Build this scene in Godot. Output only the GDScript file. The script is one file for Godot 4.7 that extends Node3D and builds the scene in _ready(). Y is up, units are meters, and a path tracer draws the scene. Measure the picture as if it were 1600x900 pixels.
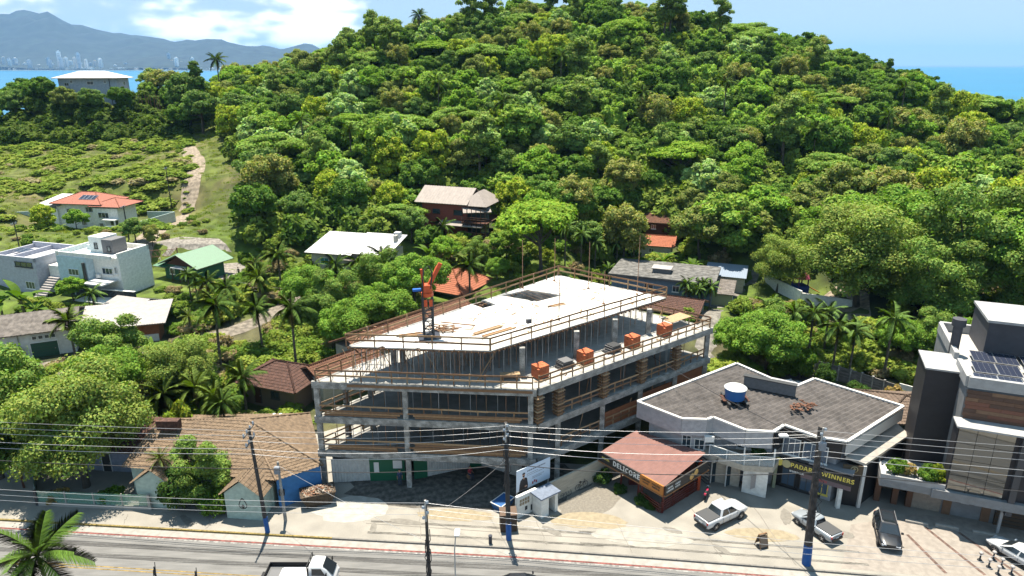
extends Node3D
# An aerial view of a building site between a main road and a wooded hill by the sea.

const DEG := PI / 180.0
var rng := RandomNumberGenerator.new()
var used := {}
var mats := {}
var tex := {}
var fnl := FastNoiseLite.new()
var fnf := FastNoiseLite.new()

# ---------------------------------------------------------------- mesh helper
class B:
	var v := PackedVector3Array()
	var g := PackedByteArray()
	var cols := PackedColorArray()
	var tint := Color(1, 1, 1)
	var smooth := 0
	var xf := Transform3D()
	var coloured := false

	func tri(a: Vector3, b: Vector3, c: Vector3) -> void:
		v.append(xf * a); v.append(xf * b); v.append(xf * c)
		for i in 3:
			g.append(smooth)
			if coloured: cols.append(tint)

	func quad(a: Vector3, b: Vector3, c: Vector3, d: Vector3) -> void:
		tri(a, b, c); tri(a, c, d)

	func hexa(p: Array) -> void:    # p[0..3] bottom ring (counter-clockwise from above), p[4..7] top ring
		quad(p[3], p[2], p[1], p[0])
		quad(p[4], p[5], p[6], p[7])
		for i in 4:
			var j := (i + 1) % 4
			quad(p[i], p[j], p[j + 4], p[i + 4])

	func box(c: Vector3, s: Vector3) -> void:
		var h := s * 0.5
		hexa([c + Vector3(-h.x, -h.y, -h.z), c + Vector3(-h.x, -h.y, h.z), c + Vector3(h.x, -h.y, h.z), c + Vector3(h.x, -h.y, -h.z),
			c + Vector3(-h.x, h.y, -h.z), c + Vector3(-h.x, h.y, h.z), c + Vector3(h.x, h.y, h.z), c + Vector3(h.x, h.y, -h.z)])

	func cbox(c: Vector3, s: Vector3, e: float) -> void:   # box with chamfered edges (octagonal plan, bevelled top)
		var h := s * 0.5
		var ring := func(y: float, k: float) -> Array:
			var a := h.x - k; var b := h.z - k
			return [c + Vector3(-a, y, -b + e), c + Vector3(-a, y, b - e), c + Vector3(-a + e, y, b), c + Vector3(a - e, y, b), c + Vector3(a, y, b - e), c + Vector3(a, y, -b + e), c + Vector3(a - e, y, -b), c + Vector3(-a + e, y, -b)]
		var r0: Array = ring.call(-h.y, 0.0); var r1: Array = ring.call(h.y - e, 0.0); var r2: Array = ring.call(h.y, e)
		for i in 8:
			var j := (i + 1) % 8
			quad(r0[i], r0[j], r1[j], r1[i]); quad(r1[i], r1[j], r2[j], r2[i])
		for i in range(1, 7): tri(r2[0], r2[i], r2[i + 1])

	func bar(p: Vector3, q: Vector3, w: float, h: float, up := Vector3.UP) -> void:
		var d := (q - p).normalized()
		if absf(d.dot(up)) > 0.99: up = Vector3(0, 0, 1)
		var s := d.cross(up).normalized() * w * 0.5
		var u := s.cross(d).normalized() * h * 0.5
		hexa([p - s - u, p + s - u, q + s - u, q - s - u, p - s + u, p + s + u, q + s + u, q - s + u])

	func tube(pts: Array, r0: float, r1: float, n := 8, cap := true) -> void:
		var was := smooth
		smooth = 1
		var rings := []
		for i in pts.size():
			var p: Vector3 = pts[i]
			var d: Vector3 = (pts[mini(i + 1, pts.size() - 1)] - pts[maxi(i - 1, 0)]).normalized()
			var s := d.cross(Vector3(0.013, 0.02, 1) if absf(d.y) > 0.9 else Vector3.UP).normalized()
			var u := s.cross(d)
			var r := lerpf(r0, r1, float(i) / maxf(1, pts.size() - 1))
			var ring := []
			for k in n:
				var a := TAU * k / n
				ring.append(p + (s * cos(a) + u * sin(a)) * r)
			rings.append(ring)
		for i in rings.size() - 1:
			for k in n:
				var j := (k + 1) % n
				quad(rings[i][k], rings[i][j], rings[i + 1][j], rings[i + 1][k])
		smooth = 0
		if cap:
			for k in range(1, n - 1):
				tri(rings[0][0], rings[0][k + 1], rings[0][k])
				tri(rings[-1][0], rings[-1][k], rings[-1][k + 1])
		smooth = was

	func cyl(c: Vector3, r0: float, r1: float, h: float, n := 16) -> void:
		tube([c, c + Vector3(0, h, 0)], r0, r1, n)

	func lathe(prof: Array, n := 16, at := Vector3.ZERO) -> void:   # prof: Vector2(radius, y), upwards
		var was := smooth
		smooth = 1
		for i in prof.size() - 1:
			for k in n:
				var a := TAU * k / n; var b := TAU * (k + 1) / n
				var p: Vector2 = prof[i]; var q: Vector2 = prof[i + 1]
				quad(at + Vector3(cos(b) * p.x, p.y, sin(b) * p.x), at + Vector3(cos(a) * p.x, p.y, sin(a) * p.x), at + Vector3(cos(a) * q.x, q.y, sin(a) * q.x), at + Vector3(cos(b) * q.x, q.y, sin(b) * q.x))
		smooth = was

	func prism(poly: PackedVector2Array, y0: float, y1: float) -> void:   # poly in (x, z)
		var idx := Geometry2D.triangulate_polygon(poly)
		for i in range(0, idx.size(), 3):
			var a := poly[idx[i]]; var b := poly[idx[i + 1]]; var c := poly[idx[i + 2]]
			if (b - a).cross(c - a) > 0: var t := b; b = c; c = t
			tri(Vector3(a.x, y1, a.y), Vector3(c.x, y1, c.y), Vector3(b.x, y1, b.y))
			tri(Vector3(a.x, y0, a.y), Vector3(b.x, y0, b.y), Vector3(c.x, y0, c.y))
		var ccw := not Geometry2D.is_polygon_clockwise(poly)
		for i in poly.size():
			var p := poly[i]; var q := poly[(i + 1) % poly.size()]
			if ccw: var t := p; p = q; q = t
			quad(Vector3(p.x, y0, p.y), Vector3(q.x, y0, q.y), Vector3(q.x, y1, q.y), Vector3(p.x, y1, p.y))

	func fan(pts: Array) -> void:
		for i in range(1, pts.size() - 1): tri(pts[0], pts[i], pts[i + 1])

	func mesh() -> ArrayMesh:
		var st := SurfaceTool.new()
		st.begin(Mesh.PRIMITIVE_TRIANGLES)
		for i in v.size():
			st.set_smooth_group(1 if g[i] else -1)
			if coloured: st.set_color(cols[i])
			st.add_vertex(v[i])
		st.generate_normals()
		return st.commit()

func V(x: float, y: float, z: float) -> Vector3: return Vector3(x, y, z)
func V2(x: float, y: float) -> Vector2: return Vector2(x, y)
func rnd(a := 0.0, b := 1.0) -> float: return rng.randf_range(a, b)
func lin(r: float, g: float, b: float) -> Color: return Color(r, g, b).linear_to_srgb()

# ---------------------------------------------------------------- naming
func tag(o: Node, label: String, category := "", group := "", kind := "") -> Node:
	if label: o.set_meta("label", label)
	if category: o.set_meta("category", category)
	if group: o.set_meta("group", group)
	if kind: o.set_meta("kind", kind)
	return o

func put(o: Node3D, called: String, parent: Node) -> void:
	var key := "%d/%s" % [parent.get_instance_id(), called]
	var n: int = used.get(key, 0)
	used[key] = n + 1
	o.name = called if n == 0 else "%s_%03d" % [called, n]
	parent.add_child(o, true)

func thing(called: String, label: String, category: String, at := Vector3.ZERO, turn := 0.0, group := "") -> Node3D:
	var o := Node3D.new()
	put(o, called, self)
	o.position = at
	o.rotation.y = turn
	tag(o, label, category, group)
	return o

func part(parent: Node, called: String, shape, m: Material, at := Transform3D()) -> MeshInstance3D:
	var o := MeshInstance3D.new()
	o.mesh = shape.mesh() if shape is B else shape
	o.material_override = m
	o.transform = at
	put(o, called, parent)
	return o

func solo(called: String, shape, m: Material, label: String, category: String, group := "", at := Transform3D()) -> MeshInstance3D:
	var o := part(self, called, shape, m, at)
	tag(o, label, category, group)
	return o

func struct(called: String, shape, m: Material, at := Transform3D()) -> MeshInstance3D:
	var o := part(self, called, shape, m, at)
	o.set_meta("kind", "structure")
	return o

func stuff(parent: Node, called: String, shape, m: Material, at := Transform3D()) -> MeshInstance3D:
	var o := part(parent, called, shape, m, at)
	o.set_meta("kind", "stuff")
	return o

func dup(o: Node3D, at: Vector3, turn: float, label: String, group := "") -> Node3D:
	var c: Node3D = o.duplicate()
	put(c, String(o.name).rstrip("0123456789").rstrip("_") if String(o.name).rstrip("0123456789").ends_with("_") else String(o.name), self)
	c.position = at
	c.rotation.y = turn
	c.set_meta("label", label)
	if group: c.set_meta("group", group)
	return c

func bx(c: Vector3, s: Vector3) -> B:
	var b := B.new()
	b.box(c, s)
	return b

func TR(p: Vector3, turn := 0.0, s := 1.0) -> Transform3D:
	return Transform3D(Basis(Vector3.UP, turn).scaled(Vector3(s, s, s)), p)

# ---------------------------------------------------------------- materials
func noise_tex(key: String, freq: float, lo: float, hi: float, contrast := 1.0, size := 512, type := FastNoiseLite.TYPE_SIMPLEX_SMOOTH) -> Texture2D:
	if tex.has(key): return tex[key]
	var n := FastNoiseLite.new()
	n.seed = hash(key) % 9999
	n.noise_type = type
	n.frequency = freq
	n.fractal_type = FastNoiseLite.FRACTAL_FBM
	n.fractal_octaves = 5
	var im := n.get_seamless_image(size, size)
	im.convert(Image.FORMAT_L8)
	var d := im.get_data()
	for i in d.size():
		var t := clampf((d[i] / 255.0 - 0.5) * contrast + 0.5, 0.0, 1.0)
		d[i] = int(255.0 * lerpf(lo, hi, t))
	im = Image.create_from_data(size, size, false, Image.FORMAT_L8, d)
	im.convert(Image.FORMAT_RGB8)
	tex[key] = ImageTexture.create_from_image(im)
	return tex[key]

# a surface: linear base colour, roughness; fine grain times coarse blotches, both by triplanar mapping
func surf(key: String, c: Color, rough := 0.8, fine := Vector3(1, 1, 1), coarse := Vector3.ZERO, metal := 0.0, bump := 0.0, strong := false) -> StandardMaterial3D:
	if mats.has(key): return mats[key]
	var m := StandardMaterial3D.new()
	m.resource_name = key
	m.albedo_color = c.linear_to_srgb()
	m.roughness = rough
	m.metallic = metal
	m.metallic_specular = 0.4
	if fine != Vector3.ZERO:
		m.albedo_texture = noise_tex("grain2", 0.03, 0.7, 1.0, 1.4) if strong else noise_tex("grain", 0.03, 0.9, 1.0, 1.2)
		m.uv1_triplanar = true
		m.uv1_world_triplanar = true
		m.uv1_scale = fine
		if bump > 0:
			m.heightmap_enabled = true
			m.heightmap_texture = noise_tex("relief", 0.03, 0.0, 1.0, 1.5)
			m.heightmap_scale = bump
	if coarse != Vector3.ZERO:
		m.detail_enabled = true
		m.detail_albedo = noise_tex("blotch2", 0.012, 0.68, 1.0, 1.7) if strong else noise_tex("blotch", 0.012, 0.88, 1.0, 1.4)
		m.detail_blend_mode = BaseMaterial3D.BLEND_MODE_MUL
		m.detail_uv_layer = BaseMaterial3D.DETAIL_UV_2
		m.uv2_triplanar = true
		m.uv2_world_triplanar = true
		m.uv2_scale = coarse
	mats[key] = m
	return m

func glass(key: String, c: Color, alpha: float, rough := 0.05) -> StandardMaterial3D:
	if mats.has(key): return mats[key]
	var m := StandardMaterial3D.new()
	m.resource_name = key
	m.albedo_color = Color(c.r, c.g, c.b, alpha)
	m.transparency = BaseMaterial3D.TRANSPARENCY_ALPHA
	m.roughness = rough
	m.metallic_specular = 0.6
	mats[key] = m
	return m

func darkglass(key := "window glass", c := Color(0.03, 0.045, 0.055)) -> StandardMaterial3D:
	var m := surf(key, c, 0.06, Vector3.ZERO)
	m.metallic_specular = 0.8
	return m

func leafmat(key: String) -> StandardMaterial3D:
	if mats.has(key): return mats[key]
	var m := StandardMaterial3D.new()
	m.resource_name = key
	m.vertex_color_use_as_albedo = true
	m.roughness = 0.55
	m.metallic_specular = 0.12
	m.backlight_enabled = true
	m.backlight = Color(0.78, 0.85, 0.35)
	m.cull_mode = BaseMaterial3D.CULL_DISABLED
	mats[key] = m
	return m

# ribbed roof sheet over a convex polygon whose first edge is the eave; each column follows the slope
func ribs(b: B, poly: Array, pitch: float, amp: float, row := 0.0, rowamp := 0.0, along_ := Vector3.ZERO) -> void:
	var o: Vector3 = poly[0]
	var s: Vector3 = (poly[1] - o).normalized()
	var n: Vector3 = s.cross(poly[poly.size() - 1] - o).normalized()
	if n.y < 0: n = -n
	var t := n.cross(s)
	if t.dot(poly[poly.size() - 1] - o) < 0: t = -t
	if along_ != Vector3.ZERO:
		t = (along_ - n * along_.dot(n)).normalized(); s = t.cross(n); o -= s * o.dot(s)
	var q := []
	var smin := 1e9; var smax := -1e9; var tmax := 0.0
	for p in poly:
		var w := Vector2((p - o).dot(s), (p - o).dot(t))
		q.append(w)
		smin = minf(smin, w.x); smax = maxf(smax, w.x); tmax = maxf(tmax, w.y)
	var cols := int(ceil((smax - smin) / (pitch * 0.5)))
	var k0 := 0
	if along_ != Vector3.ZERO:
		k0 = int(floor(smin / (pitch * 0.5))); cols = int(ceil(smax / (pitch * 0.5))) - k0
	var rows := 1 if row <= 0.0 else int(ceil(tmax / row))
	var range_at := func(x: float) -> Vector2:
		var lo := 1e9; var hi := -1e9
		for i in q.size():
			var a: Vector2 = q[i]; var c: Vector2 = q[(i + 1) % q.size()]
			if (a.x <= x + 1e-4 and c.x >= x - 1e-4) or (c.x <= x + 1e-4 and a.x >= x - 1e-4):
				if absf(a.x - c.x) < 1e-5:
					lo = minf(lo, minf(a.y, c.y)); hi = maxf(hi, maxf(a.y, c.y))
				else:
					var y := a.y + (c.y - a.y) * clampf((x - a.x) / (c.x - a.x), 0, 1)
					lo = minf(lo, y); hi = maxf(hi, y)
		return Vector2(lo, hi)
	for k in cols:
		var x0 := lerpf(smin, smax, float(k) / cols); var x1 := lerpf(smin, smax, float(k + 1) / cols)
		if along_ != Vector3.ZERO: x0 = clampf((k0 + k) * pitch * 0.5, smin, smax); x1 = clampf((k0 + k + 1) * pitch * 0.5, smin, smax)
		var r0: Vector2 = range_at.call(x0); var r1: Vector2 = range_at.call(x1)
		var h0 := amp * posmod(k + k0, 2); var h1 := amp * posmod(k + k0 + 1, 2)
		for j in rows:
			var ya := -1e9 if j == 0 else row * j
			var yb := 1e9 if j == rows - 1 else row * (j + 1)
			var a0 := clampf(ya, r0.x, r0.y); var b0 := clampf(yb, r0.x, r0.y)
			var a1 := clampf(ya, r1.x, r1.y); var b1 := clampf(yb, r1.x, r1.y)
			if b0 - a0 < 1e-3 and b1 - a1 < 1e-3: continue
			var jit := 0.0 if row <= 0 else (hash(k / 2 * 91 + j * 7) % 100) * 0.0001
			var up := n * (rowamp + jit)
			var A := o + s * x0 + t * a0 + n * h0 + up; var D := o + s * x0 + t * b0 + n * h0
			var Bb := o + s * x1 + t * a1 + n * h1 + up; var C := o + s * x1 + t * b1 + n * h1
			b.quad(A, D, C, Bb)
			if rowamp > 0 and j > 0: b.quad(A - up, A, Bb, Bb - up)

func slab_poly(b: B, poly: Array, thick: float) -> void:   # thickness under a sloping sheet
	var n: Vector3 = (poly[1] - poly[0]).cross(poly[poly.size() - 1] - poly[0]).normalized()
	if n.y < 0: n = -n
	var low := []
	for p in poly: low.append(p - n * thick)
	b.fan(low)
	for i in poly.size():
		var j := (i + 1) % poly.size()
		b.quad(poly[i], poly[j], low[j], low[i])

# window on a wall: centre at, facing turn; frame > pane, sill
func window(parent: Node, at: Vector3, w: float, h: float, turn: float, fm: Material, gm: Material, cols := 2, rows := 1, called := "window", sill := true) -> MeshInstance3D:
	var b := B.new()
	var t := 0.07
	b.box(V(0, h / 2 - t / 2, 0.03), V(w, t, 0.1)); b.box(V(0, -h / 2 + t / 2, 0.03), V(w, t, 0.1))
	b.box(V(-w / 2 + t / 2, 0, 0.03), V(t, h - 2 * t, 0.1)); b.box(V(w / 2 - t / 2, 0, 0.03), V(t, h - 2 * t, 0.1))
	for i in range(1, cols): b.box(V(-w / 2 + w * i / cols, 0, 0.025), V(0.05, h - 2 * t, 0.07))
	for i in range(1, rows): b.box(V(0, -h / 2 + h * i / rows, 0.022), V(w - 2 * t, 0.05, 0.06))
	var f := part(parent, called, b, fm, TR(at, turn))
	part(f, "pane", bx(V(0, 0, 0.012), V(w - t, h - t, 0.015)), gm)
	if sill: part(f, "sill", bx(V(0, -h / 2 - 0.04, 0.07), V(w + 0.16, 0.08, 0.22)), fm)
	return f

func door(parent: Node, at: Vector3, w: float, h: float, turn: float, fm: Material, dm: Material) -> MeshInstance3D:
	var b := B.new()
	b.box(V(0, h + 0.03, 0.03), V(w + 0.14, 0.07, 0.1)); b.box(V(-w / 2 - 0.035, h / 2, 0.03), V(0.07, h, 0.1)); b.box(V(w / 2 + 0.035, h / 2, 0.03), V(0.07, h, 0.1))
	var f := part(parent, "door", b, fm, TR(at, turn))
	part(f, "door_leaf", bx(V(0, h / 2, 0.02), V(w, h, 0.04)), dm)
	part(f, "handle", bx(V(w * 0.38, h * 0.48, 0.06), V(0.12, 0.03, 0.04)), surf("steel", Color(0.5, 0.5, 0.5), 0.3, Vector3.ZERO, Vector3.ZERO, 0.9))
	return f

func flat_text(parent: Node, called: String, s: String, size: float, m: Material, at: Transform3D, depth := 0.03, bold := true, font := "Droid Sans") -> MeshInstance3D:
	var t := TextMesh.new()
	var f := SystemFont.new()
	f.font_names = PackedStringArray([font])
	f.font_weight = 700 if bold else 400
	t.font = f
	t.text = s
	t.font_size = 32
	t.pixel_size = size / 32.0
	t.depth = depth
	t.curve_step = 2.0
	return part(parent, called, t, m, at)

# ---------------------------------------------------------------- the lie of the land
func sst(a: float, b: float, x: float) -> float: return smoothstep(a, b, x)
func gs(x: float) -> float: return exp(-0.5 * x * x)

var pads := []      # [x, z, half x, half z, height, blend]

func hill_at(x: float, z: float) -> float:
	var sx := 100.0 if x < 30 else 112.0
	var h := 52.0 * gs((x - 30) / sx) * gs((z + 300) / 80.0)
	h += 12.0 * gs((x + 185) / 60.0) * gs((z + 280) / 80.0)
	h -= sst(135, 205, x) * 21.0 * sst(-190, -290, z)
	return h

func h0(x: float, z: float) -> float:
	var back := sst(-64, -150, z)
	var base := back * lerpf(3.6, 1.2, sst(0, 40, x))
	var h := base + hill_at(x, z)
	var r := sst(-62, -110, z)
	h += r * (fnl.get_noise_2d(x * 1.2, z * 1.2) * 1.2 + fnl.get_noise_2d(x * 6, z * 6) * 0.25 * sst(-150, -170, z))
	h -= sst(-365, -470, z) * 60.0
	return h

func ht(x: float, z: float) -> float:
	var h := h0(x, z)
	for p in pads:
		var d := Vector2(maxf(absf(x - p[0]) - p[2], 0), maxf(absf(z - p[1]) - p[3], 0)).length()
		if d < p[5]: h = lerpf(p[4], h, smoothstep(0.0, p[5], d))
	return h - 0.3 * sst(-63.5, -60.5, z)

func ground_colour(x: float, z: float) -> Color:
	var n := fnl.get_noise_2d(x * 3, z * 3) * 0.5 + 0.5
	var n2 := fnf.get_noise_2d(x * 9, z * 9) * 0.5 + 0.5
	var lawn := Color(0.11, 0.19, 0.02).lerp(Color(0.18, 0.22, 0.04), n)
	var weeds := Color(0.14, 0.18, 0.03).lerp(Color(0.25, 0.20, 0.10), sst(0.45, 0.75, n * 0.6 + n2 * 0.4))
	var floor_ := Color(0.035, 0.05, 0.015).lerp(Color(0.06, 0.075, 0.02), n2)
	var soil := Color(0.16, 0.125, 0.08).lerp(Color(0.07, 0.085, 0.03), sst(0.35, 0.6, n))
	var c := soil
	if z < -100: c = lawn
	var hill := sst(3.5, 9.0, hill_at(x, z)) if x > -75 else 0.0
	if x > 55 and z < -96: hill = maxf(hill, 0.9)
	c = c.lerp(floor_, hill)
	if x < -62 and z < -128: c = c.lerp(weeds, sst(-62, -74, x) * sst(-128, -145, z))
	if x > -62 and x < 55 and z > -100 and z < -64: c = soil.lerp(lawn, 0.5 * n)
	return c

func build_land() -> void:
	pads = [[0, -30, 200, 32, 0.0, 8], [-92, -156, 15, 8, 5.5, 12], [-70, -116, 14, 8, 3.2, 8], [-64, -92, 12, 9, 1.3, 8], [-57, -121, 7, 6, 3.3, 6],
		[-27, -121, 9, 7, 4.0, 8], [-10, -142, 9, 9, 7.5, 12], [28, -117, 12, 8, 1.6, 8], [48, -114, 6, 6, 1.4, 6], [29, -137, 5, 6, 3.5, 8], [-140, -243, 13, 8, 27.6, 14], [-130, -274, 10, 5, 24.5, 10], [2, -70, 30, 20, 0.0, 14], [40, -72, 20, 12, 0.0, 14], [-42, -62, 26, 6, 0.0, 10]]
	var xs := [-6000.0, -3000.0, -1500.0, -900.0, -600.0, -480.0]
	var x := -420.0
	while x <= 420: xs.append(x); x += 3.0
	xs.append_array([480.0, 600.0, 900.0, 1500.0, 3000.0, 6000.0])
	var zs := [6000.0, 2500.0, 1000.0, 500.0, 250.0, 120.0, 60.0, 0.0, -20.0]
	var z := -26.0
	while z >= -480: zs.append(z); z -= 3.0
	var nx := xs.size()
	var vs := PackedVector3Array(); var cs := PackedColorArray(); var ix := PackedInt32Array(); var ns := PackedVector3Array()
	for zz in zs:
		for xx in xs:
			var y := ht(xx, zz)
			vs.append(V(xx, y, zz))
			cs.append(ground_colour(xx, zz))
			ns.append(V(ht(xx - 1.5, zz) - ht(xx + 1.5, zz), 3.0, ht(xx, zz - 1.5) - ht(xx, zz + 1.5)).normalized())
	for j in zs.size() - 1:
		for i in nx - 1:
			var a := j * nx + i
			ix.append_array([a, a + nx + 1, a + 1, a, a + nx, a + nx + 1])
	var am := ArrayMesh.new()
	var arr := []
	arr.resize(Mesh.ARRAY_MAX)
	arr[Mesh.ARRAY_VERTEX] = vs; arr[Mesh.ARRAY_NORMAL] = ns; arr[Mesh.ARRAY_COLOR] = cs; arr[Mesh.ARRAY_INDEX] = ix
	am.add_surface_from_arrays(Mesh.PRIMITIVE_TRIANGLES, arr)
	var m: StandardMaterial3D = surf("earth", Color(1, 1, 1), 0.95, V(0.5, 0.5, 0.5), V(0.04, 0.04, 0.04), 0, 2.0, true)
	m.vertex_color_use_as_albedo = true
	struct("ground", am, m)
	# the sea, to the horizon
	var b := B.new()
	b.quad(V(-40000, -6, -26000), V(40000, -6, -26000), V(40000, -6, -380), V(-40000, -6, -380))
	var sm := surf("sea", Color(0.006, 0.15, 0.30), 0.3, V(0.004, 0.004, 0.004), V(0.0006, 0.0006, 0.0003), 0, 60.0)
	struct("sea", b, sm)

# strip of path draped over the ground
func drape(called: String, pts: Array, w: float, lift: float, m: Material) -> void:
	var c := Curve3D.new()
	for i in pts.size():
		var a: Vector2 = pts[maxi(i - 1, 0)]; var d: Vector2 = pts[mini(i + 1, pts.size() - 1)]
		var t := (d - a) * 0.22
		c.add_point(V(pts[i].x, 0, pts[i].y), -V(t.x, 0, t.y), V(t.x, 0, t.y))
	var b := B.new()
	var n := int(c.get_baked_length() / 1.5) + 1
	var prev := []
	for i in n + 1:
		var p := c.sample_baked(c.get_baked_length() * i / n)
		var q := c.sample_baked(minf(c.get_baked_length(), c.get_baked_length() * i / n + 0.5))
		if i == n: q = p; p = c.sample_baked(c.get_baked_length() - 0.5)
		var s := (q - p).cross(Vector3.UP).normalized()
		if i == n: p = q
		var row := []
		for k in 5:
			var ww := w * (1.0 + 0.18 * fnf.get_noise_2d(p.x * 9, p.z * 9 + k * 40))
			var e := p + s * ww * (k / 4.0 - 0.5)
			e.y = ht(e.x, e.z) + lift * (0.15 if k == 0 or k == 4 else 1.0)
			row.append(e)
		if prev:
			for k in 4: b.quad(prev[k + 1], prev[k], row[k], row[k + 1])
		prev = row
	struct(called, b, m)

func patch(called: String, poly: PackedVector2Array, lift: float, m: Material) -> void:  # an irregular sheet draped on the ground
	var b := B.new()
	var r := Rect2(poly[0], Vector2.ZERO)
	for p in poly: r = r.expand(p)
	var x := r.position.x
	while x < r.end.x:
		var z := r.position.y
		while z < r.end.y:
			for c in Geometry2D.intersect_polygons(poly, PackedVector2Array([V2(x, z), V2(x + 3, z), V2(x + 3, z + 3), V2(x, z + 3)])):
				var idx := Geometry2D.triangulate_polygon(c)
				for i in range(0, idx.size(), 3):
					var t := []
					for k in 3: t.append(V(c[idx[i + k]].x, ht(c[idx[i + k]].x, c[idx[i + k]].y) + lift, c[idx[i + k]].y))
					if (t[1] - t[0]).cross(t[2] - t[0]).y > 0: b.tri(t[0], t[2], t[1])
					else: b.tri(t[0], t[1], t[2])
			z += 3
		x += 3
	struct(called, b, m)

# ---------------------------------------------------------------- across the bay
func sky_at(dx: float) -> float:   # height of the far ridge over x
	var k := [[-16000, 520], [-9000, 560], [-6950, 545], [-6350, 600], [-5900, 640], [-5600, 618], [-5350, 500], [-4950, 395], [-4500, 370], [-4100, 300], [-3650, 340], [-3250, 255], [-2900, 215], [-2500, 260], [-2300, 190], [-1900, 80], [-1500, 10]]
	for i in k.size() - 1:
		if dx < k[i + 1][0]:
			var t: float = clampf((dx - k[i][0]) / (k[i + 1][0] - k[i][0]), 0, 1)
			return lerpf(k[i][1], k[i + 1][1], t * t * (3 - 2 * t))
	return 0.0

func build_bay() -> void:
	var n := FastNoiseLite.new()
	n.seed = 5; n.frequency = 0.0011; n.fractal_octaves = 5
	var vs := PackedVector3Array(); var ix := PackedInt32Array()
	var nx := 160; var nz := 44
	for j in nz:
		for i in nx:
			var x := -16000.0 + 15200.0 * i / (nx - 1)
			var t := float(j) / (nz - 1)
			var z := -6900.0 - 6000.0 * t
			var px := x * 9000.0 / -z      # ridges run along the shore
			var main := sky_at(px) * (gs((t - 0.42) / 0.16))
			var low := 210.0 * gs((px + 7300) / 900.0) * gs((t - 0.13) / 0.09) + 130.0 * gs((px + 4350) / 420.0) * gs((t - 0.1) / 0.06)
			var y := -8.0 + maxf(main, low) * (1.0 + 0.16 * n.get_noise_2d(x, z * 1.6)) + 90.0 * absf(n.get_noise_2d(x * 2 + 900, z * 2)) * sst(0.06, 0.3, t) * minf(1.0, main / 200.0)
			y += 12.0 * sst(0.0, 0.04, t)
			vs.append(V(x, y, z))
	for j in nz - 1:
		for i in nx - 1:
			var a := j * nx + i
			ix.append_array([a, a + nx + 1, a + 1, a, a + nx, a + nx + 1])
	var st := SurfaceTool.new()
	st.begin(Mesh.PRIMITIVE_TRIANGLES)
	st.set_smooth_group(0)
	for i in ix: st.add_vertex(vs[i])
	st.generate_normals()
	struct("mountains", st.commit(), surf("far forest", Color(0.03, 0.05, 0.04), 0.9, V(0.004, 0.004, 0.004), V(0.001, 0.001, 0.001), 0, 0, true))
	var beach := B.new()
	beach.prism(PackedVector2Array([V2(-12000, -6840), V2(-1800, -6840), V2(-1800, -6930), V2(-12000, -6930)]), -7, 2)
	struct("beach", beach, surf("far sand", Color(0.8, 0.76, 0.66), 0.9, Vector3.ZERO))
	# the town on the far shore
	rng.seed = 77
	var facade := [surf("far white", Color(0.75, 0.75, 0.72), 0.7, Vector3.ZERO), surf("far cream", Color(0.6, 0.55, 0.48), 0.7, Vector3.ZERO), surf("far grey", Color(0.42, 0.45, 0.48), 0.6, Vector3.ZERO)]
	var win := darkglass("far windows", Color(0.08, 0.1, 0.12))
	var protos := []
	for k in 3:
		var o := thing("apartment_tower", "", "tower", V(0, -6, -7000), 0.0, "high-rise towers on the far shore")
		var b := B.new()
		b.box(V(0, 0.5, 0), V(26, 1, 24)); b.box(V(0, 1.03, 0), V(14, 0.06, 12))
		part(o, "wall", b, facade[k])
		var w := B.new()
		for i in 12:
			w.box(V(0, 0.06 + i * 0.075, 0), V(20, 0.03, 24.6))
		part(o, "window_band", w, win)
		protos.append(o)
	var clusters := [[-6600, 300, 12], [-5950, 520, 30], [-5350, 360, 26], [-4750, 450, 26], [-4050, 300, 9], [-3300, 300, 9]]
	var count := 0
	for c in clusters:
		for i in c[2]:
			var k: int = count % 3
			var o: Node3D = protos[k] if count < 3 else dup(protos[k], Vector3.ZERO, 0, "")
			var x: float = c[0] + rng.randfn(0, 1) * c[1] * 0.6
			o.position = V(x, -6, -6960 - rnd(0, 380))
			o.rotation.y = rnd(-0.3, 0.3)
			var tall := rnd(55, 130)
			if i == 1: tall = rnd(150, 190)
			if c[0] == -5950 and i == 2: o.position = V(-5790, -6, -6980); tall = 255
			o.scale = V(rnd(0.8, 1.3), tall, 1)
			tag(o, "pale high-rise tower in the hazy town on the far shore", "tower", "high-rise towers on the far shore")
			count += 1
	var low := B.new()
	for i in 900:
		var x := rnd(-8200, -2300)
		var s := rnd(14, 34)
		low.box(V(x, rnd(2, 9), -6930 - rnd(0, 520)), V(s, rnd(18, 42), s))
	tag(stuff(self, "far_town_houses", low, facade[0]), "low pale houses spread along the foot of the hazy mountains", "houses")

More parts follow.
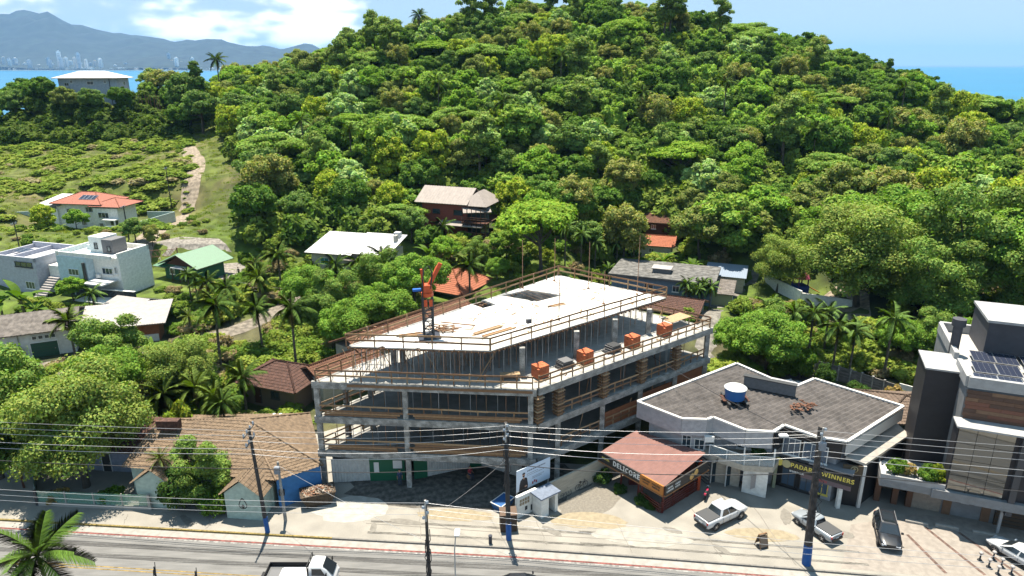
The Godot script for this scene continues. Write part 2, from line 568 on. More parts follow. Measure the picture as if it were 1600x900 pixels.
# ---------------------------------------------------------------- plants
# many small folded leaves spread over the shells of the lobes that make a crown
func leaves(lobes: Array, n: int, size: float, base: Color, vary := 0.25, updown := -0.45, long := 1.35, spread := 0.35) -> ArrayMesh:
	var vs := PackedVector3Array(); var ns := PackedVector3Array(); var cs := PackedColorArray(); var ix := PackedInt32Array()
	var acc := []
	var total := 0.0
	for l in lobes:
		var r: Vector3 = l[1]
		total += r.x * r.y + r.x * r.z + r.y * r.z
		acc.append(total)
	var tints := []
	for l in lobes: tints.append(1.0 + rnd(-vary, vary))
	for k in n:
		var pick := rng.randf() * total
		var li := acc.bsearch(pick)
		li = mini(li, lobes.size() - 1)
		var c: Vector3 = lobes[li][0]; var r: Vector3 = lobes[li][1]
		var y := rnd(updown, 1.0)
		var a := rng.randf() * TAU
		var q := sqrt(maxf(0, 1.0 - y * y))
		var d := V(q * cos(a), y, q * sin(a))
		var deep := rng.randf()
		var far := 1.06 - spread * deep * deep
		if rng.randf() < 0.12: far = 1.06 + 0.38 * deep * deep
		var p := c + d * r * far
		var nn := (d / r * r.x + V(rnd(-1, 1), rnd(-0.5, 1.1), rnd(-1, 1)) * 0.9).normalized()
		var t := nn.cross(V(rnd(-1, 1), rnd(-1, 1), rnd(-1, 1))).normalized()
		var u := nn.cross(t)
		var s := size * rnd(0.6, 1.35)
		var L := t * s * 0.5 * long; var W := u * s * 0.5
		var dn := nn * s * 0.16
		var col: Color = base * (tints[li] * rnd(0.72, 1.3))
		col.r *= rnd(0.8, 1.25)
		col.a = 1
		var i0 := vs.size()
		vs.append(p - L); vs.append(p - W * 0.9 + L * 0.1 - dn); vs.append(p + L); vs.append(p + W * 0.9 + L * 0.1 - dn)
		for j in 4:
			ns.append(nn); cs.append(col)
		ix.append_array([i0, i0 + 2, i0 + 1, i0, i0 + 3, i0 + 2])
	var arr := []
	arr.resize(Mesh.ARRAY_MAX)
	arr[Mesh.ARRAY_VERTEX] = vs; arr[Mesh.ARRAY_NORMAL] = ns; arr[Mesh.ARRAY_COLOR] = cs; arr[Mesh.ARRAY_INDEX] = ix
	var am := ArrayMesh.new()
	am.add_surface_from_arrays(Mesh.PRIMITIVE_TRIANGLES, arr)
	return am

# lobes for a crown: kind of outline, radius about 5 m, crown centre at height hc
func crown_lobes(shape: String, n: int, hc: float) -> Array:
	var out_ := []
	for i in n:
		var a := rng.randf() * TAU
		var t := sqrt(rng.randf())
		match shape:
			"round":
				var e := rnd(-0.55, 1.0)
				var q := sqrt(maxf(0.0, 1 - e * e)) * rnd(0.62, 1.12)
				var s := rnd(0.4, 1.0) + 0.7 * pow(rng.randf(), 4.0)
				out_.append([V(cos(a) * q * 4.1, hc + e * rnd(2.3, 3.5), sin(a) * q * 4.1), V(s, s * 0.8, s)])
			"umbrella":
				var s := rnd(0.8, 1.7)
				out_.append([V(cos(a) * t * 4.9, hc + 1.6 * (1 - t * t) + rnd(-0.3, 0.25), sin(a) * t * 4.9), V(s * 1.15, s * 0.42, s * 1.15)])
			"loose":
				var e := rnd(-0.8, 1.0)
				var s := rnd(0.6, 1.35)
				var q := (1.0 - 0.35 * absf(e)) * t
				out_.append([V(cos(a) * q * 4.3, hc + e * 3.6, sin(a) * q * 4.3), V(s, s * 0.85, s)])
			"tall":
				var e := rng.randf()
				var s := rnd(0.7, 1.5)
				out_.append([V(cos(a) * t * (1.6 + 2.0 * sin(e * PI)), hc - 3 + e * 8.5, sin(a) * t * (1.6 + 2.0 * sin(e * PI))), V(s, s * 0.75, s)])
			"conic":
				var e := rng.randf()
				var s := rnd(0.6, 1.2) * (1.1 - 0.5 * e)
				out_.append([V(cos(a) * t * 3.0 * (1.02 - e), hc - 3.5 + e * 8.5, sin(a) * t * 3.0 * (1.02 - e)), V(s * 1.1, s * 0.7, s * 1.1)])
			"plume":
				var e := t * 3.2
				for k in 4:
					var f := k / 3.0
					out_.append([V(cos(a) * (e * 0.4 + f * f * e), hc - 2.5 + f * (6.5 - e * 0.9) - f * f * 1.2, sin(a) * (e * 0.4 + f * f * e)), V(0.75, 0.75, 0.75) * (1.15 - 0.45 * f)])
	if shape == "round": out_.append([V(0, hc - 0.3, 0), V(2.9, 2.2, 2.9)])
	return out_

func trunk_shape(h: float, r: float, lobes: Array, limbs: int) -> ArrayMesh:
	var b := B.new()
	var top := V(rnd(-0.5, 0.5), h, rnd(-0.5, 0.5))
	b.tube([V(0, -1.2, 0), V(0, 0.2, 0), top * 0.5 + V(rnd(-0.2, 0.2), 0, rnd(-0.2, 0.2)), top], r * 1.35, r * 0.6, 7)
	for i in limbs:
		var e: Vector3 = lobes[(i * 7 + 3) % lobes.size()][0]
		var s := top * rnd(0.6, 0.98)
		b.tube([s, s.lerp(e, 0.5) + V(0, -0.35, 0), e], r * 0.42, r * 0.1, 5)
	return b.mesh()

const WORDS := ["leftmost", "second", "third", "fourth", "fifth", "sixth", "seventh", "eighth", "ninth", "tenth", "eleventh", "twelfth", "thirteenth", "fourteenth", "fifteenth", "sixteenth", "seventeenth", "eighteenth", "nineteenth", "twentieth", "twenty-first", "twenty-second", "twenty-third", "twenty-fourth", "twenty-fifth", "twenty-sixth", "twenty-seventh", "twenty-eighth", "twenty-ninth", "thirtieth"]
var tree_protos := {}

func tree_proto(key: String) -> Array:
	if tree_protos.has(key): return tree_protos[key]
	# shape, lobes, centre height, leaves, leaf size, colour, trunk height, radius, limbs, sparse
	var K := {
		"dark": ["round", 58, 6.2, 12800, 0.429, Color(0.099, 0.180, 0.0320), 5.0, 0.26, 4],
		"dark2": ["round", 66, 6.6, 12800, 0.39, Color(0.132, 0.213, 0.0545), 5.0, 0.26, 4],
		"mid": ["round", 60, 6.0, 12800, 0.429, Color(0.162, 0.281, 0.0369), 4.6, 0.24, 4],
		"mid2": ["loose", 52, 6.2, 12000, 0.429, Color(0.182, 0.286, 0.0490), 5.0, 0.24, 7],
		"yellow": ["loose", 56, 5.8, 12000, 0.39, Color(0.298, 0.375, 0.0449), 4.4, 0.22, 7],
		"olive": ["loose", 60, 6.0, 12000, 0.351, Color(0.222, 0.239, 0.0694), 5.0, 0.22, 8],
		"olive2": ["round", 60, 6.0, 12800, 0.351, Color(0.182, 0.226, 0.0613), 4.6, 0.24, 5],
		"silver": ["round", 44, 6.0, 8320, 0.663, Color(0.259, 0.370, 0.1266), 4.6, 0.22, 5],
		"umbrella": ["umbrella", 42, 6.4, 14400, 0.328, Color(0.173, 0.281, 0.0330), 5.4, 0.26, 9],
		"umbrella2": ["umbrella", 34, 6.2, 12800, 0.328, Color(0.164, 0.259, 0.0490), 5.4, 0.26, 9],
		"tall": ["tall", 30, 10.5, 7360, 0.39, Color(0.172, 0.244, 0.0594), 13.0, 0.28, 9],
		"plume": ["plume", 13, 4.6, 13600, 0.328, Color(0.259, 0.394, 0.0716), 3.0, 0.14, 8],
		"conic": ["conic", 44, 7.0, 12000, 0.351, Color(0.095, 0.158, 0.0422), 9.0, 0.24, 4],
		"garden": ["round", 90, 5.4, 38000, 0.204, Color(0.156, 0.273, 0.0430), 4.4, 0.24, 6],
		"garden2": ["loose", 90, 5.6, 50000, 0.155, Color(0.187, 0.251, 0.0577), 4.8, 0.26, 10],
		"garden3": ["loose", 50, 5.6, 34200, 0.204, Color(0.153, 0.236, 0.0528), 4.6, 0.24, 9],
	}
	var k: Array = K[key]
	var lobes := crown_lobes(k[0], k[1], k[2])
	var crown := leaves(lobes, k[3], k[4], k[5], 0.24, -0.5, 2.6 if key == "plume" else 1.35, 0.75 if k[0] == "loose" or k[0] == "tall" else 0.5)
	var tk := trunk_shape(k[6], k[7], lobes, k[8])
	tree_protos[key] = [crown, tk]
	return tree_protos[key]

const LOOKS := {"dark": "dark green round-crowned tree", "dark2": "deep green dense round tree", "mid": "mid green bushy tree", "mid2": "loose-leaved green tree", "yellow": "yellow-green open-crowned tree", "olive": "olive loose-crowned tree", "olive2": "olive brown round tree", "silver": "pale silvery large-leaved tree", "umbrella": "bright green flat-topped spreading tree", "umbrella2": "green flat-topped spreading tree", "tall": "tall thin open tree", "plume": "feathery bright green bamboo clump", "conic": "dark pointed tree", "garden": "fresh green bushy garden tree", "garden2": "light green spreading garden tree", "garden3": "green loose-crowned garden tree"}
const TREE_NAMES := {"dark": "dark_round_tree", "dark2": "dense_round_tree", "mid": "bushy_tree", "mid2": "loose_tree", "yellow": "yellow_green_tree", "olive": "olive_tree", "olive2": "olive_round_tree", "silver": "silvery_tree", "umbrella": "bright_spreading_tree", "umbrella2": "spreading_tree", "tall": "tall_tree", "plume": "bamboo_clump", "conic": "pointed_tree", "garden": "garden_tree", "garden2": "spreading_garden_tree", "garden3": "loose_garden_tree"}

func tree(key: String, x: float, z: float, s: float, label := "", tall := 1.0, group := "") -> Node3D:
	var pr := tree_proto(key)
	var o := thing(TREE_NAMES[key], label, "bamboo" if key == "plume" else "tree", V(x, ht(x, z), z), rnd(0, TAU), group)
	o.scale = V(s * rnd(0.86, 1.18), s * tall, s * rnd(0.86, 1.18))
	o.rotation.x = rnd(-0.07, 0.07); o.rotation.z = rnd(-0.07, 0.07)
	part(o, "trunk", pr[1], surf("bark", Color(0.16, 0.13, 0.10), 0.9, V(1, 0.4, 1), V(0.2, 0.1, 0.2), 0, 3, true))
	part(o, "crown", pr[0], leafmat("leaves"))
	return o

func forest_edge(z: float) -> float:
	var k := [[-120, -54], [-130, -58], [-150, -63], [-170, -69], [-182, -73], [-200, -80], [-226, -97], [-252, -111], [-300, -118], [-340, -120]]
	for i in k.size() - 1:
		if z > k[i + 1][0]: return lerpf(k[i][1], k[i + 1][1], clampf((z - k[i][0]) / float(k[i + 1][0] - k[i][0]), 0, 1))
	return -120.0

func in_forest(x: float, z: float) -> bool:
	if z < -322 or x > 205 or x < forest_edge(z) + (5.5 if z > -178 else 1.5): return false
	if x < -22: return z < -131
	if x < 2: return z < -131 - 0 and not (absf(x + 10) < 10 and z > -151)
	if x < 22: return z < -128
	if x < 44: return z < -146 or (z < -133 and x > 36)
	if x < 58: return z < -126
	if x < 90: return z < -112
	return z < -98

func zone(x: float, z: float) -> String:
	var u := x / -z
	if z < -255:
		if u < -0.2: return "on the far shoulder above the track"
		if u < 0.02: return "on the skyline above the brick house"
		if u < 0.3: return "on top of the wooded hill"
		return "on the ridge towards the open sea"
	if z < -205:
		if u < -0.2: return "high up beside the dirt track"
		if u < 0.02: return "high up behind the brick house"
		if u < 0.26: return "high up behind the building site"
		return "high up towards the open sea"
	if z < -165:
		if u < -0.18: return "half-way up beside the dirt track"
		if u < 0.03: return "half-way up behind the brick house"
		if u < 0.3: return "half-way up above the flat-roofed house"
		return "half-way up above the dirt yard"
	if u < -0.3: return "at hill foot behind the green-roofed house"
	if u < 0.03: return "at hill foot behind the white-roofed house"
	if u < 0.35: return "at hill foot behind the flat-roofed house"
	return "at hill foot behind the dirt yard"

func build_forest() -> void:
	rng.seed = 42
	var cand := []
	var z := -97.0
	while z > -322:
		var x := -122.0
		while x < 205:
			var px := x + rnd(-3.6, 3.6); var pz := z + rnd(-3.4, 3.4)
			if in_forest(px, pz) and absf(px / pz) < 0.82: cand.append(V2(px, pz))
			x += 7.3
		z -= 7.0
	# what stands where: patches of one kind
	var kinds := ["dark", "mid", "olive", "dark2", "mid2", "yellow", "olive2", "silver", "mid", "dark", "mid2", "mid2", "yellow", "tall", "conic", "plume"]
	var made := {}
	var rest := {}
	var order := []
	for p in cand:
		var n := fnl.get_noise_2d(p.x * 2.0 + 300, p.y * 2.0)
		var i := int(clampf((n * 1.5 + 0.5) * 9.0 + rnd(-3.0, 3.0), 0, 9.99))
		var key: String = kinds[i]
		var roll := rng.randf()
		if roll < 0.035: key = "umbrella2"
		elif roll < 0.06: key = "umbrella"
		elif roll < 0.105: key = "tall"
		elif roll < 0.13: key = "conic"
		if p.x > 22 and p.x < 82 and p.y < -190 and p.y > -262 and rng.randf() < 0.6: key = "plume"
		if p.y > -150 and key == "tall": key = "mid"
		var s := rnd(0.55, 1.05) + 0.3 * pow(rng.randf(), 3.0)
		if key == "umbrella" or key == "umbrella2": s *= 1.15
		if p.x > 60 and p.y > -150: s *= 1.25
		order.append([p, key, s])
	# the nearest 300 are things of their own, what stands behind them is woodland nobody could count
	order.sort_custom(func(a, b): return a[0].y * 1.0 + absf(a[0].x) * -0.15 > b[0].y * 1.0 + absf(b[0].x) * -0.15)
	var singles := 430
	var lists := {}
	for i in order.size():
		var p: Vector2 = order[i][0]; var key: String = order[i][1]
		if i < singles or p.y < -296 and p.y > -306 or key == "tall":
			var o := tree(key, p.x, p.y, order[i][2], "", rnd(0.85, 1.15))
			var id := LOOKS[key] + " " + zone(p.x, p.y) as String
			if not lists.has(id): lists[id] = []
			lists[id].append([p.x / -p.y, o])
			o.set_meta("group", "trees of the wooded hill")
		else:
			if not rest.has(key): rest[key] = []
			rest[key].append(Transform3D(Basis(Vector3.UP, rnd(0, TAU)).scaled(V(1, rnd(0.85, 1.15), 1) * order[i][2]), V(p.x, ht(p.x, p.y), p.y)))
	for id in lists:
		var l: Array = lists[id]
		l.sort_custom(func(a, b): return a[0] < b[0])
		for i in l.size():
			l[i][1].set_meta("label", id if l.size() == 1 else ("%s%s, %s" % [WORDS[mini(i, 29)], "" if i == 0 else " from the left", id]))
	for key in rest:
		scatter("far_wood", tree_proto(key)[0], rest[key], leafmat("leaves"), [], "%s seen as one mass on the upper slopes" % LOOKS[key].replace("tree", "trees"))
	# low growth between the trunks
	var bush := leaves(crown_lobes("round", 14, 1.0).map(func(l): return [l[0] * 0.28 + V(0, 0.5, 0), l[1] * 0.36]), 900, 0.30, Color(1, 1, 1), 0.25)
	var xs := []; var cs := []
	for i in 7600:
		var x := rnd(-115, 200); var zz := rnd(-96, -300)
		if not in_forest(x, zz) or absf(x / zz) > 0.82: continue
		var s := rnd(1.1, 3.0)
		xs.append(Transform3D(Basis(Vector3.UP, rnd(0, TAU)).scaled(V(s, s * rnd(0.7, 1.3), s)), V(x, ht(x, zz) - 0.2, zz)))
		cs.append(Color(0.08, 0.14, 0.025).lerp(Color(0.19, 0.25, 0.045), rng.randf()))
	scatter("undergrowth", bush, xs, leafmat("leaves"), cs, "low green undergrowth between the trees of the wooded hill")
	# rough scrub on the open slope
	xs = []; cs = []
	for i in 15000:
		var x := rnd(-220, -60); var zz := rnd(-140, -262)
		if x > forest_edge(zz) - 10 or clear_of(x, zz): continue
		var n := fnl.get_noise_2d(x * 4, zz * 4)
		if rng.randf() < 0.35 - n * 1.3: continue
		var s := pow(rng.randf(), 4.0) * 1.1 + 0.14
		xs.append(Transform3D(Basis(Vector3.UP, rnd(0, TAU)).scaled(V(s * 1.7, s * 0.75, s * 1.7)), V(x, ht(x, zz) - 0.15, zz)))
		var c := Color(0.14, 0.22, 0.03).lerp(Color(0.27, 0.32, 0.06), rng.randf())
		if rng.randf() < 0.05: c = Color(0.30, 0.26, 0.14)
		cs.append(c)
	for i in 260:
		var x := rnd(-178, -96); var zz := rnd(-216, -256)
		if x > forest_edge(zz) - 8 or clear_of(x, zz): continue
		var s := rnd(1.4, 3.0)
		xs.append(Transform3D(Basis(Vector3.UP, rnd(0, TAU)).scaled(V(s, s * rnd(0.8, 1.2), s)), V(x, ht(x, zz) - 0.3, zz)))
		cs.append(Color(0.06, 0.10, 0.02).lerp(Color(0.12, 0.17, 0.03), rng.randf()))
	scatter("scrub", bush, xs, leafmat("leaves"), cs, "rough green and brown scrub over the open slope")

func clear_of(x: float, z: float) -> bool:   # houses and yards on the left slope
	for r in [[-92, -156, 20, 10], [-140, -243, 13, 9], [-128, -270, 9, 5], [-70, -116, 14, 9]]:
		if absf(x - r[0]) < r[2] and absf(z - r[1]) < r[3]: return true
	return false

func scatter(called: String, mesh: Mesh, xs: Array, m: Material, cs: Array, label: String) -> void:
	if xs.is_empty(): return
	var mm := MultiMesh.new()
	mm.transform_format = MultiMesh.TRANSFORM_3D
	mm.use_colors = not cs.is_empty()
	mm.mesh = mesh
	mm.instance_count = xs.size()
	for i in xs.size():
		mm.set_instance_transform(i, xs[i])
		if cs: mm.set_instance_color(i, cs[i])
	var o := MultiMeshInstance3D.new()
	o.multimesh = mm
	o.material_override = m
	put(o, called, self)
	tag(o, label, "", "", "stuff")

# ---------------------------------------------------------------- palms, banana plants, shrubs
func frond(length: float, droop: float, pairs: int, leaf: float, base: Color, hang := 0.5) -> ArrayMesh:
	var vs := PackedVector3Array(); var ns := PackedVector3Array(); var cs := PackedColorArray()
	var at := func(t: float) -> Vector3: return V(length * (t - 0.12 * t * t * droop), length * (0.28 * t - 0.62 * droop * t * t), 0)
	var add := func(a: Vector3, b: Vector3, c: Vector3, col: Color) -> void:
		var n := (c - a).cross(b - a).normalized()
		if n.y < 0: n = -n
		for p in [a, b, c]:
			vs.append(p); ns.append(n); cs.append(col)
	for i in 10:      # midrib
		var p: Vector3 = at.call(i / 10.0); var q: Vector3 = at.call((i + 1) / 10.0)
		var w := 0.045 * (1.0 - i / 11.0) * length / 3.0
		add.call(p + V(0, 0, w), q + V(0, 0, w), q - V(0, 0, w), Color(0.14, 0.17, 0.05))
		add.call(p + V(0, 0, w), q - V(0, 0, w), p - V(0, 0, w), Color(0.14, 0.17, 0.05))
	for i in pairs:
		var t := 0.1 + 0.9 * i / pairs
		var p: Vector3 = at.call(t)
		var dir: Vector3 = (at.call(minf(t + 0.02, 1.02)) - p).normalized()
		var l := leaf * (0.45 + 0.75 * sin(PI * minf(1, t * 0.85 + 0.12))) * rnd(0.85, 1.1)
		for sd in [-1.0, 1.0]:
			var out_ := V(0, 0, sd)
			var e: Vector3 = p + (dir * 0.55 + out_ * 0.85 + V(0, 0.18 - hang * rnd(0.6, 1.3), 0)).normalized() * l
			var mid := p.lerp(e, 0.5) + V(0, 0.07 * l, 0)
			var w := dir * leaf * (0.062 if pairs < 40 else 0.036)
			var c: Color = base * rnd(0.75, 1.3)
			c.a = 1
			add.call(p - w, p + w, mid + w, c); add.call(p - w, mid + w, mid - w, c); add.call(mid - w, mid + w, e, c)
	var arr := []
	arr.resize(Mesh.ARRAY_MAX)
	arr[Mesh.ARRAY_VERTEX] = vs; arr[Mesh.ARRAY_NORMAL] = ns; arr[Mesh.ARRAY_COLOR] = cs
	var am := ArrayMesh.new()
	am.add_surface_from_arrays(Mesh.PRIMITIVE_TRIANGLES, arr)
	return am

var frond_sets := {}
func fronds(key: String) -> Array:
	if not frond_sets.has(key):
		var k: Array = {"coconut": [3.0, 0.75, 26, 0.85, Color(0.132, 0.188, 0.0390), 0.55], "queen": [2.9, 0.95, 24, 0.8, Color(0.085, 0.143, 0.0300), 0.8], "royal": [2.6, 1.0, 22, 0.75, Color(0.124, 0.203, 0.0525), 0.6], "date": [1.9, 0.6, 22, 0.42, Color(0.139, 0.180, 0.0525), 0.35], "near": [3.5, 0.66, 46, 0.85, Color(0.085, 0.15, 0.028), 0.35]}[key]
		var l := []
		for i in 3: l.append(frond(k[0], k[1] * (0.75 + 0.3 * i), k[2], k[3], k[4] * (0.85 + 0.18 * i), k[5]))
		l.append(frond(k[0] * 0.95, 1.5, k[2], k[3] * 0.7, Color(0.19, 0.15, 0.055), 0.9))
		frond_sets[key] = l
	return frond_sets[key]

func palm(key: String, x: float, z: float, h: float, s: float, label: String, n := 15, lean := 0.0, dead := 2, y0 := -99.0) -> Node3D:
	var o := thing("palm_tree", label, "palm tree", V(x, ht(x, z) if y0 < -90 else y0, z), rnd(0, TAU), "palms of the gardens")
	var b := B.new()
	var pts := []
	var top := V(lean, h, lean * 0.4)
	for i in 7:
		var t := i / 6.0
		pts.append(V(lean * t * t, -0.6 + (h + 0.6) * t, lean * 0.4 * t * t))
	b.tube(pts, 0.17 * s if key != "date" else 0.2 * s, 0.11 * s, 8)
	for i in int(h / 0.35):     # leaf scars
		var t := (i + 0.5) / int(h / 0.35)
		b.tube([V(lean * t * t, h * t, lean * 0.4 * t * t), V(lean * t * t, h * t + 0.06, lean * 0.4 * t * t)], 0.185 * s * lerpf(1, 0.68, t), 0.18 * s * lerpf(1, 0.68, t), 8, false)
	part(o, "trunk", b, surf("palm bark", Color(0.24, 0.20, 0.15), 0.9, V(1, 3, 1), V(0.3, 0.3, 0.3), 0, 2, true))
	if key == "royal":
		var cs := B.new()
		cs.tube([top - V(0, 0.9, 0), top - V(0, 0.45, 0), top + V(0, 0.2, 0)], 0.16 * s, 0.10 * s, 8)
		part(o, "crownshaft", cs, surf("crownshaft green", Color(0.12, 0.17, 0.05), 0.5, V(1, 0.2, 1)))
	var fs := fronds(key)
	var lm := leafmat("leaves")
	for i in n:
		var a := i * 2.39996 + rnd(-0.25, 0.25)
		var t := float(i) / n
		var pitch := lerpf(-0.45, 1.15, t) + rnd(-0.12, 0.12)
		var which := int(clampf(2.9 - 3.0 * t, 0, 2))
		var sc := s * rnd(0.88, 1.1) * (1.0 if t < 0.85 else 0.8)
		part(o, "frond", fs[which], lm, Transform3D(Basis(Vector3.UP, a) * Basis(Vector3.BACK, pitch) * Basis(Vector3.RIGHT, rnd(-0.3, 0.3)) * Basis.from_scale(V(sc, sc, sc)), top))
	for i in dead:
		part(o, "dry_frond", fs[3], lm, Transform3D(Basis(Vector3.UP, rnd(0, TAU)) * Basis(Vector3.BACK, -0.85) * Basis.from_scale(V(s, s, s) * 0.8), top - V(0, 0.15, 0)))
	return o

var banana_leaf_mesh: ArrayMesh
func banana(x: float, z: float, s: float, label: String, called := "banana_plant") -> void:
	var o := thing(called, label, "banana plant", V(x, ht(x, z), z), rnd(0, TAU), "banana plants of the gardens")
	if banana_leaf_mesh == null:
		var b := B.new()
		b.coloured = true
		for i in 8:
			var t := i / 8.0; var u := (i + 1) / 8.0
			var p := V(2.3 * t, 1.5 * t - 1.6 * t * t, 0); var q := V(2.3 * u, 1.5 * u - 1.6 * u * u, 0)
			var w := 0.36 * sin(PI * clampf(t * 0.92 + 0.06, 0, 1)); var w2 := 0.36 * sin(PI * clampf(u * 0.92 + 0.06, 0, 1))
			b.tint = Color(0.10, 0.17, 0.03) * rnd(0.85, 1.2)
			b.quad(p + V(0, 0.1 * w, w), q + V(0, 0.1 * w2, w2), q - V(0, 0.05, 0), p - V(0, 0.05, 0))
			b.quad(p - V(0, 0.05, 0), q - V(0, 0.05, 0), q + V(0, 0.1 * w2, -w2), p + V(0, 0.1 * w, -w))
		banana_leaf_mesh = b.mesh()
	var st := B.new()
	st.tube([V(0, -0.3, 0), V(0.05, 1.0, 0), V(0, 2.0, 0)], 0.16, 0.09, 8)
	part(o, "stem", st, surf("banana stem", Color(0.16, 0.16, 0.06), 0.7, V(2, 0.3, 2)), TR(Vector3.ZERO, 0, s))
	for i in 8:
		part(o, "leaf", banana_leaf_mesh, leafmat("leaves"), Transform3D(Basis(Vector3.UP, i * 2.4 + rnd(-0.3, 0.3)) * Basis(Vector3.BACK, rnd(-0.05, 0.9)) * Basis.from_scale(V(s, s, s)), V(0, 1.95 * s, 0)))

var shrub_meshes := {}
func shrub(key: String, x: float, z: float, s: float, label: String, tall := 1.0, y0 := -99.0) -> Node3D:
	if not shrub_meshes.has(key):
		var k: Array = {"green": [Color(0.08, 0.15, 0.022), 0.15], "lime": [Color(0.17, 0.22, 0.025), 0.16], "dark": [Color(0.045, 0.085, 0.02), 0.14], "dry": [Color(0.25, 0.19, 0.07), 0.2], "flower": [Color(0.12, 0.12, 0.05), 0.14]}[key]
		var lobes := crown_lobes("round", 26, 1.0).map(func(l): return [l[0] * 0.27 + V(0, 0.75, 0), l[1] * 0.34])
		var st := B.new()
		for i in 5:
			var e: Vector3 = lobes[i][0]
			st.tube([V(0, -0.2, 0), e * 0.5 + V(0, 0.1, 0), e], 0.05, 0.015, 5)
		shrub_meshes[key] = [leaves(lobes, 4200, k[1], k[0], 0.3), st.mesh()]
	var o := thing("shrub", label, "shrub", V(x, ht(x, z) if y0 < -90 else y0, z), rnd(0, TAU), "shrubs of the gardens")
	o.scale = V(s, s * tall, s)
	part(o, "foliage", shrub_meshes[key][0], leafmat("leaves"))
	part(o, "stem", shrub_meshes[key][1], surf("bark", Color(0.16, 0.13, 0.10)))
	return o

# ---------------------------------------------------------------- the building site
const CA := Vector2(-19.2, -60.5)
const CB := Vector2(2.3, -58.7)
const CC := Vector2(23.2, -74.9)
const CD := Vector2(6.0, -88.2)

func along(a: Vector2, b: Vector2, t: float, inset := 0.0, y := 0.0) -> Vector3:   # t metres from a towards b, inset to the inside
	var d := (b - a).normalized()
	var p := a + d * t + Vector2(d.y, -d.x) * inset
	return V(p.x, y, p.y)

var wood := []
func woods() -> Array:
	if wood.is_empty():
		for i in 4:
			var c: Color = [Color(0.24, 0.135, 0.07), Color(0.34, 0.21, 0.11), Color(0.20, 0.115, 0.065), Color(0.40, 0.27, 0.155)][i]
			wood.append(surf("sawn wood %s" % ["brown", "tan", "dark", "fresh"][i], c, 0.85, V(0.6, 6, 0.6), V(0.5, 0.5, 0.5), 0, 1))
	return wood

var unit_post: ArrayMesh
func rail_run(o: Node, p: Vector3, q: Vector3, step: float, h: float, fresh := 0, brace := false) -> void:
	if unit_post == null:
		var b := B.new(); b.cbox(V(0, 0.5, 0), V(1, 1, 1), 0.06); unit_post = b.mesh()
	var L := p.distance_to(q)
	var d := (q - p).normalized()
	var yaw := atan2(-d.z, d.x)
	var n := int(round(L / step))
	var ws := woods()
	for i in n + 1:
		var at := p.lerp(q, float(i) / n)
		var hh := h * rnd(0.97, 1.08)
		part(o, "rail_post", unit_post, ws[(i * 3 + fresh) % 4], Transform3D(Basis(Vector3.UP, yaw) * Basis(Vector3.BACK, rnd(-0.015, 0.015)) * Basis.from_scale(V(0.11, hh, 0.09)), at))
		if brace and i % 3 == 1:
			var s := d.cross(Vector3.UP)
			var b := B.new()
			b.bar(at + V(0, hh * 0.7, 0), at - s * 0.7 + V(0, 0.03, 0), 0.05, 0.05)
			part(o, "rail_brace", b, ws[(i + 1) % 4])
	var m := int(ceil(L / 4.6))
	for lv in 2:
		var y: float = [h * 0.5, h * 0.97][lv]
		for i in m:
			var a := p.lerp(q, float(i) / m - (0.25 / L if i > 0 else 0.0)) + V(0, y + rnd(-0.03, 0.03) + 0.012 * (i % 2), 0)
			var c := p.lerp(q, float(i + 1) / m) + V(0, y + rnd(-0.03, 0.03), 0)
			var b := B.new()
			b.bar(a, c, 0.04, 0.17)
			var s := d.cross(Vector3.UP) * (0.065 + 0.02 * (i % 2))
			part(o, "rail_board", b, ws[(i * 2 + lv + fresh) % 4], Transform3D(Basis(), s))

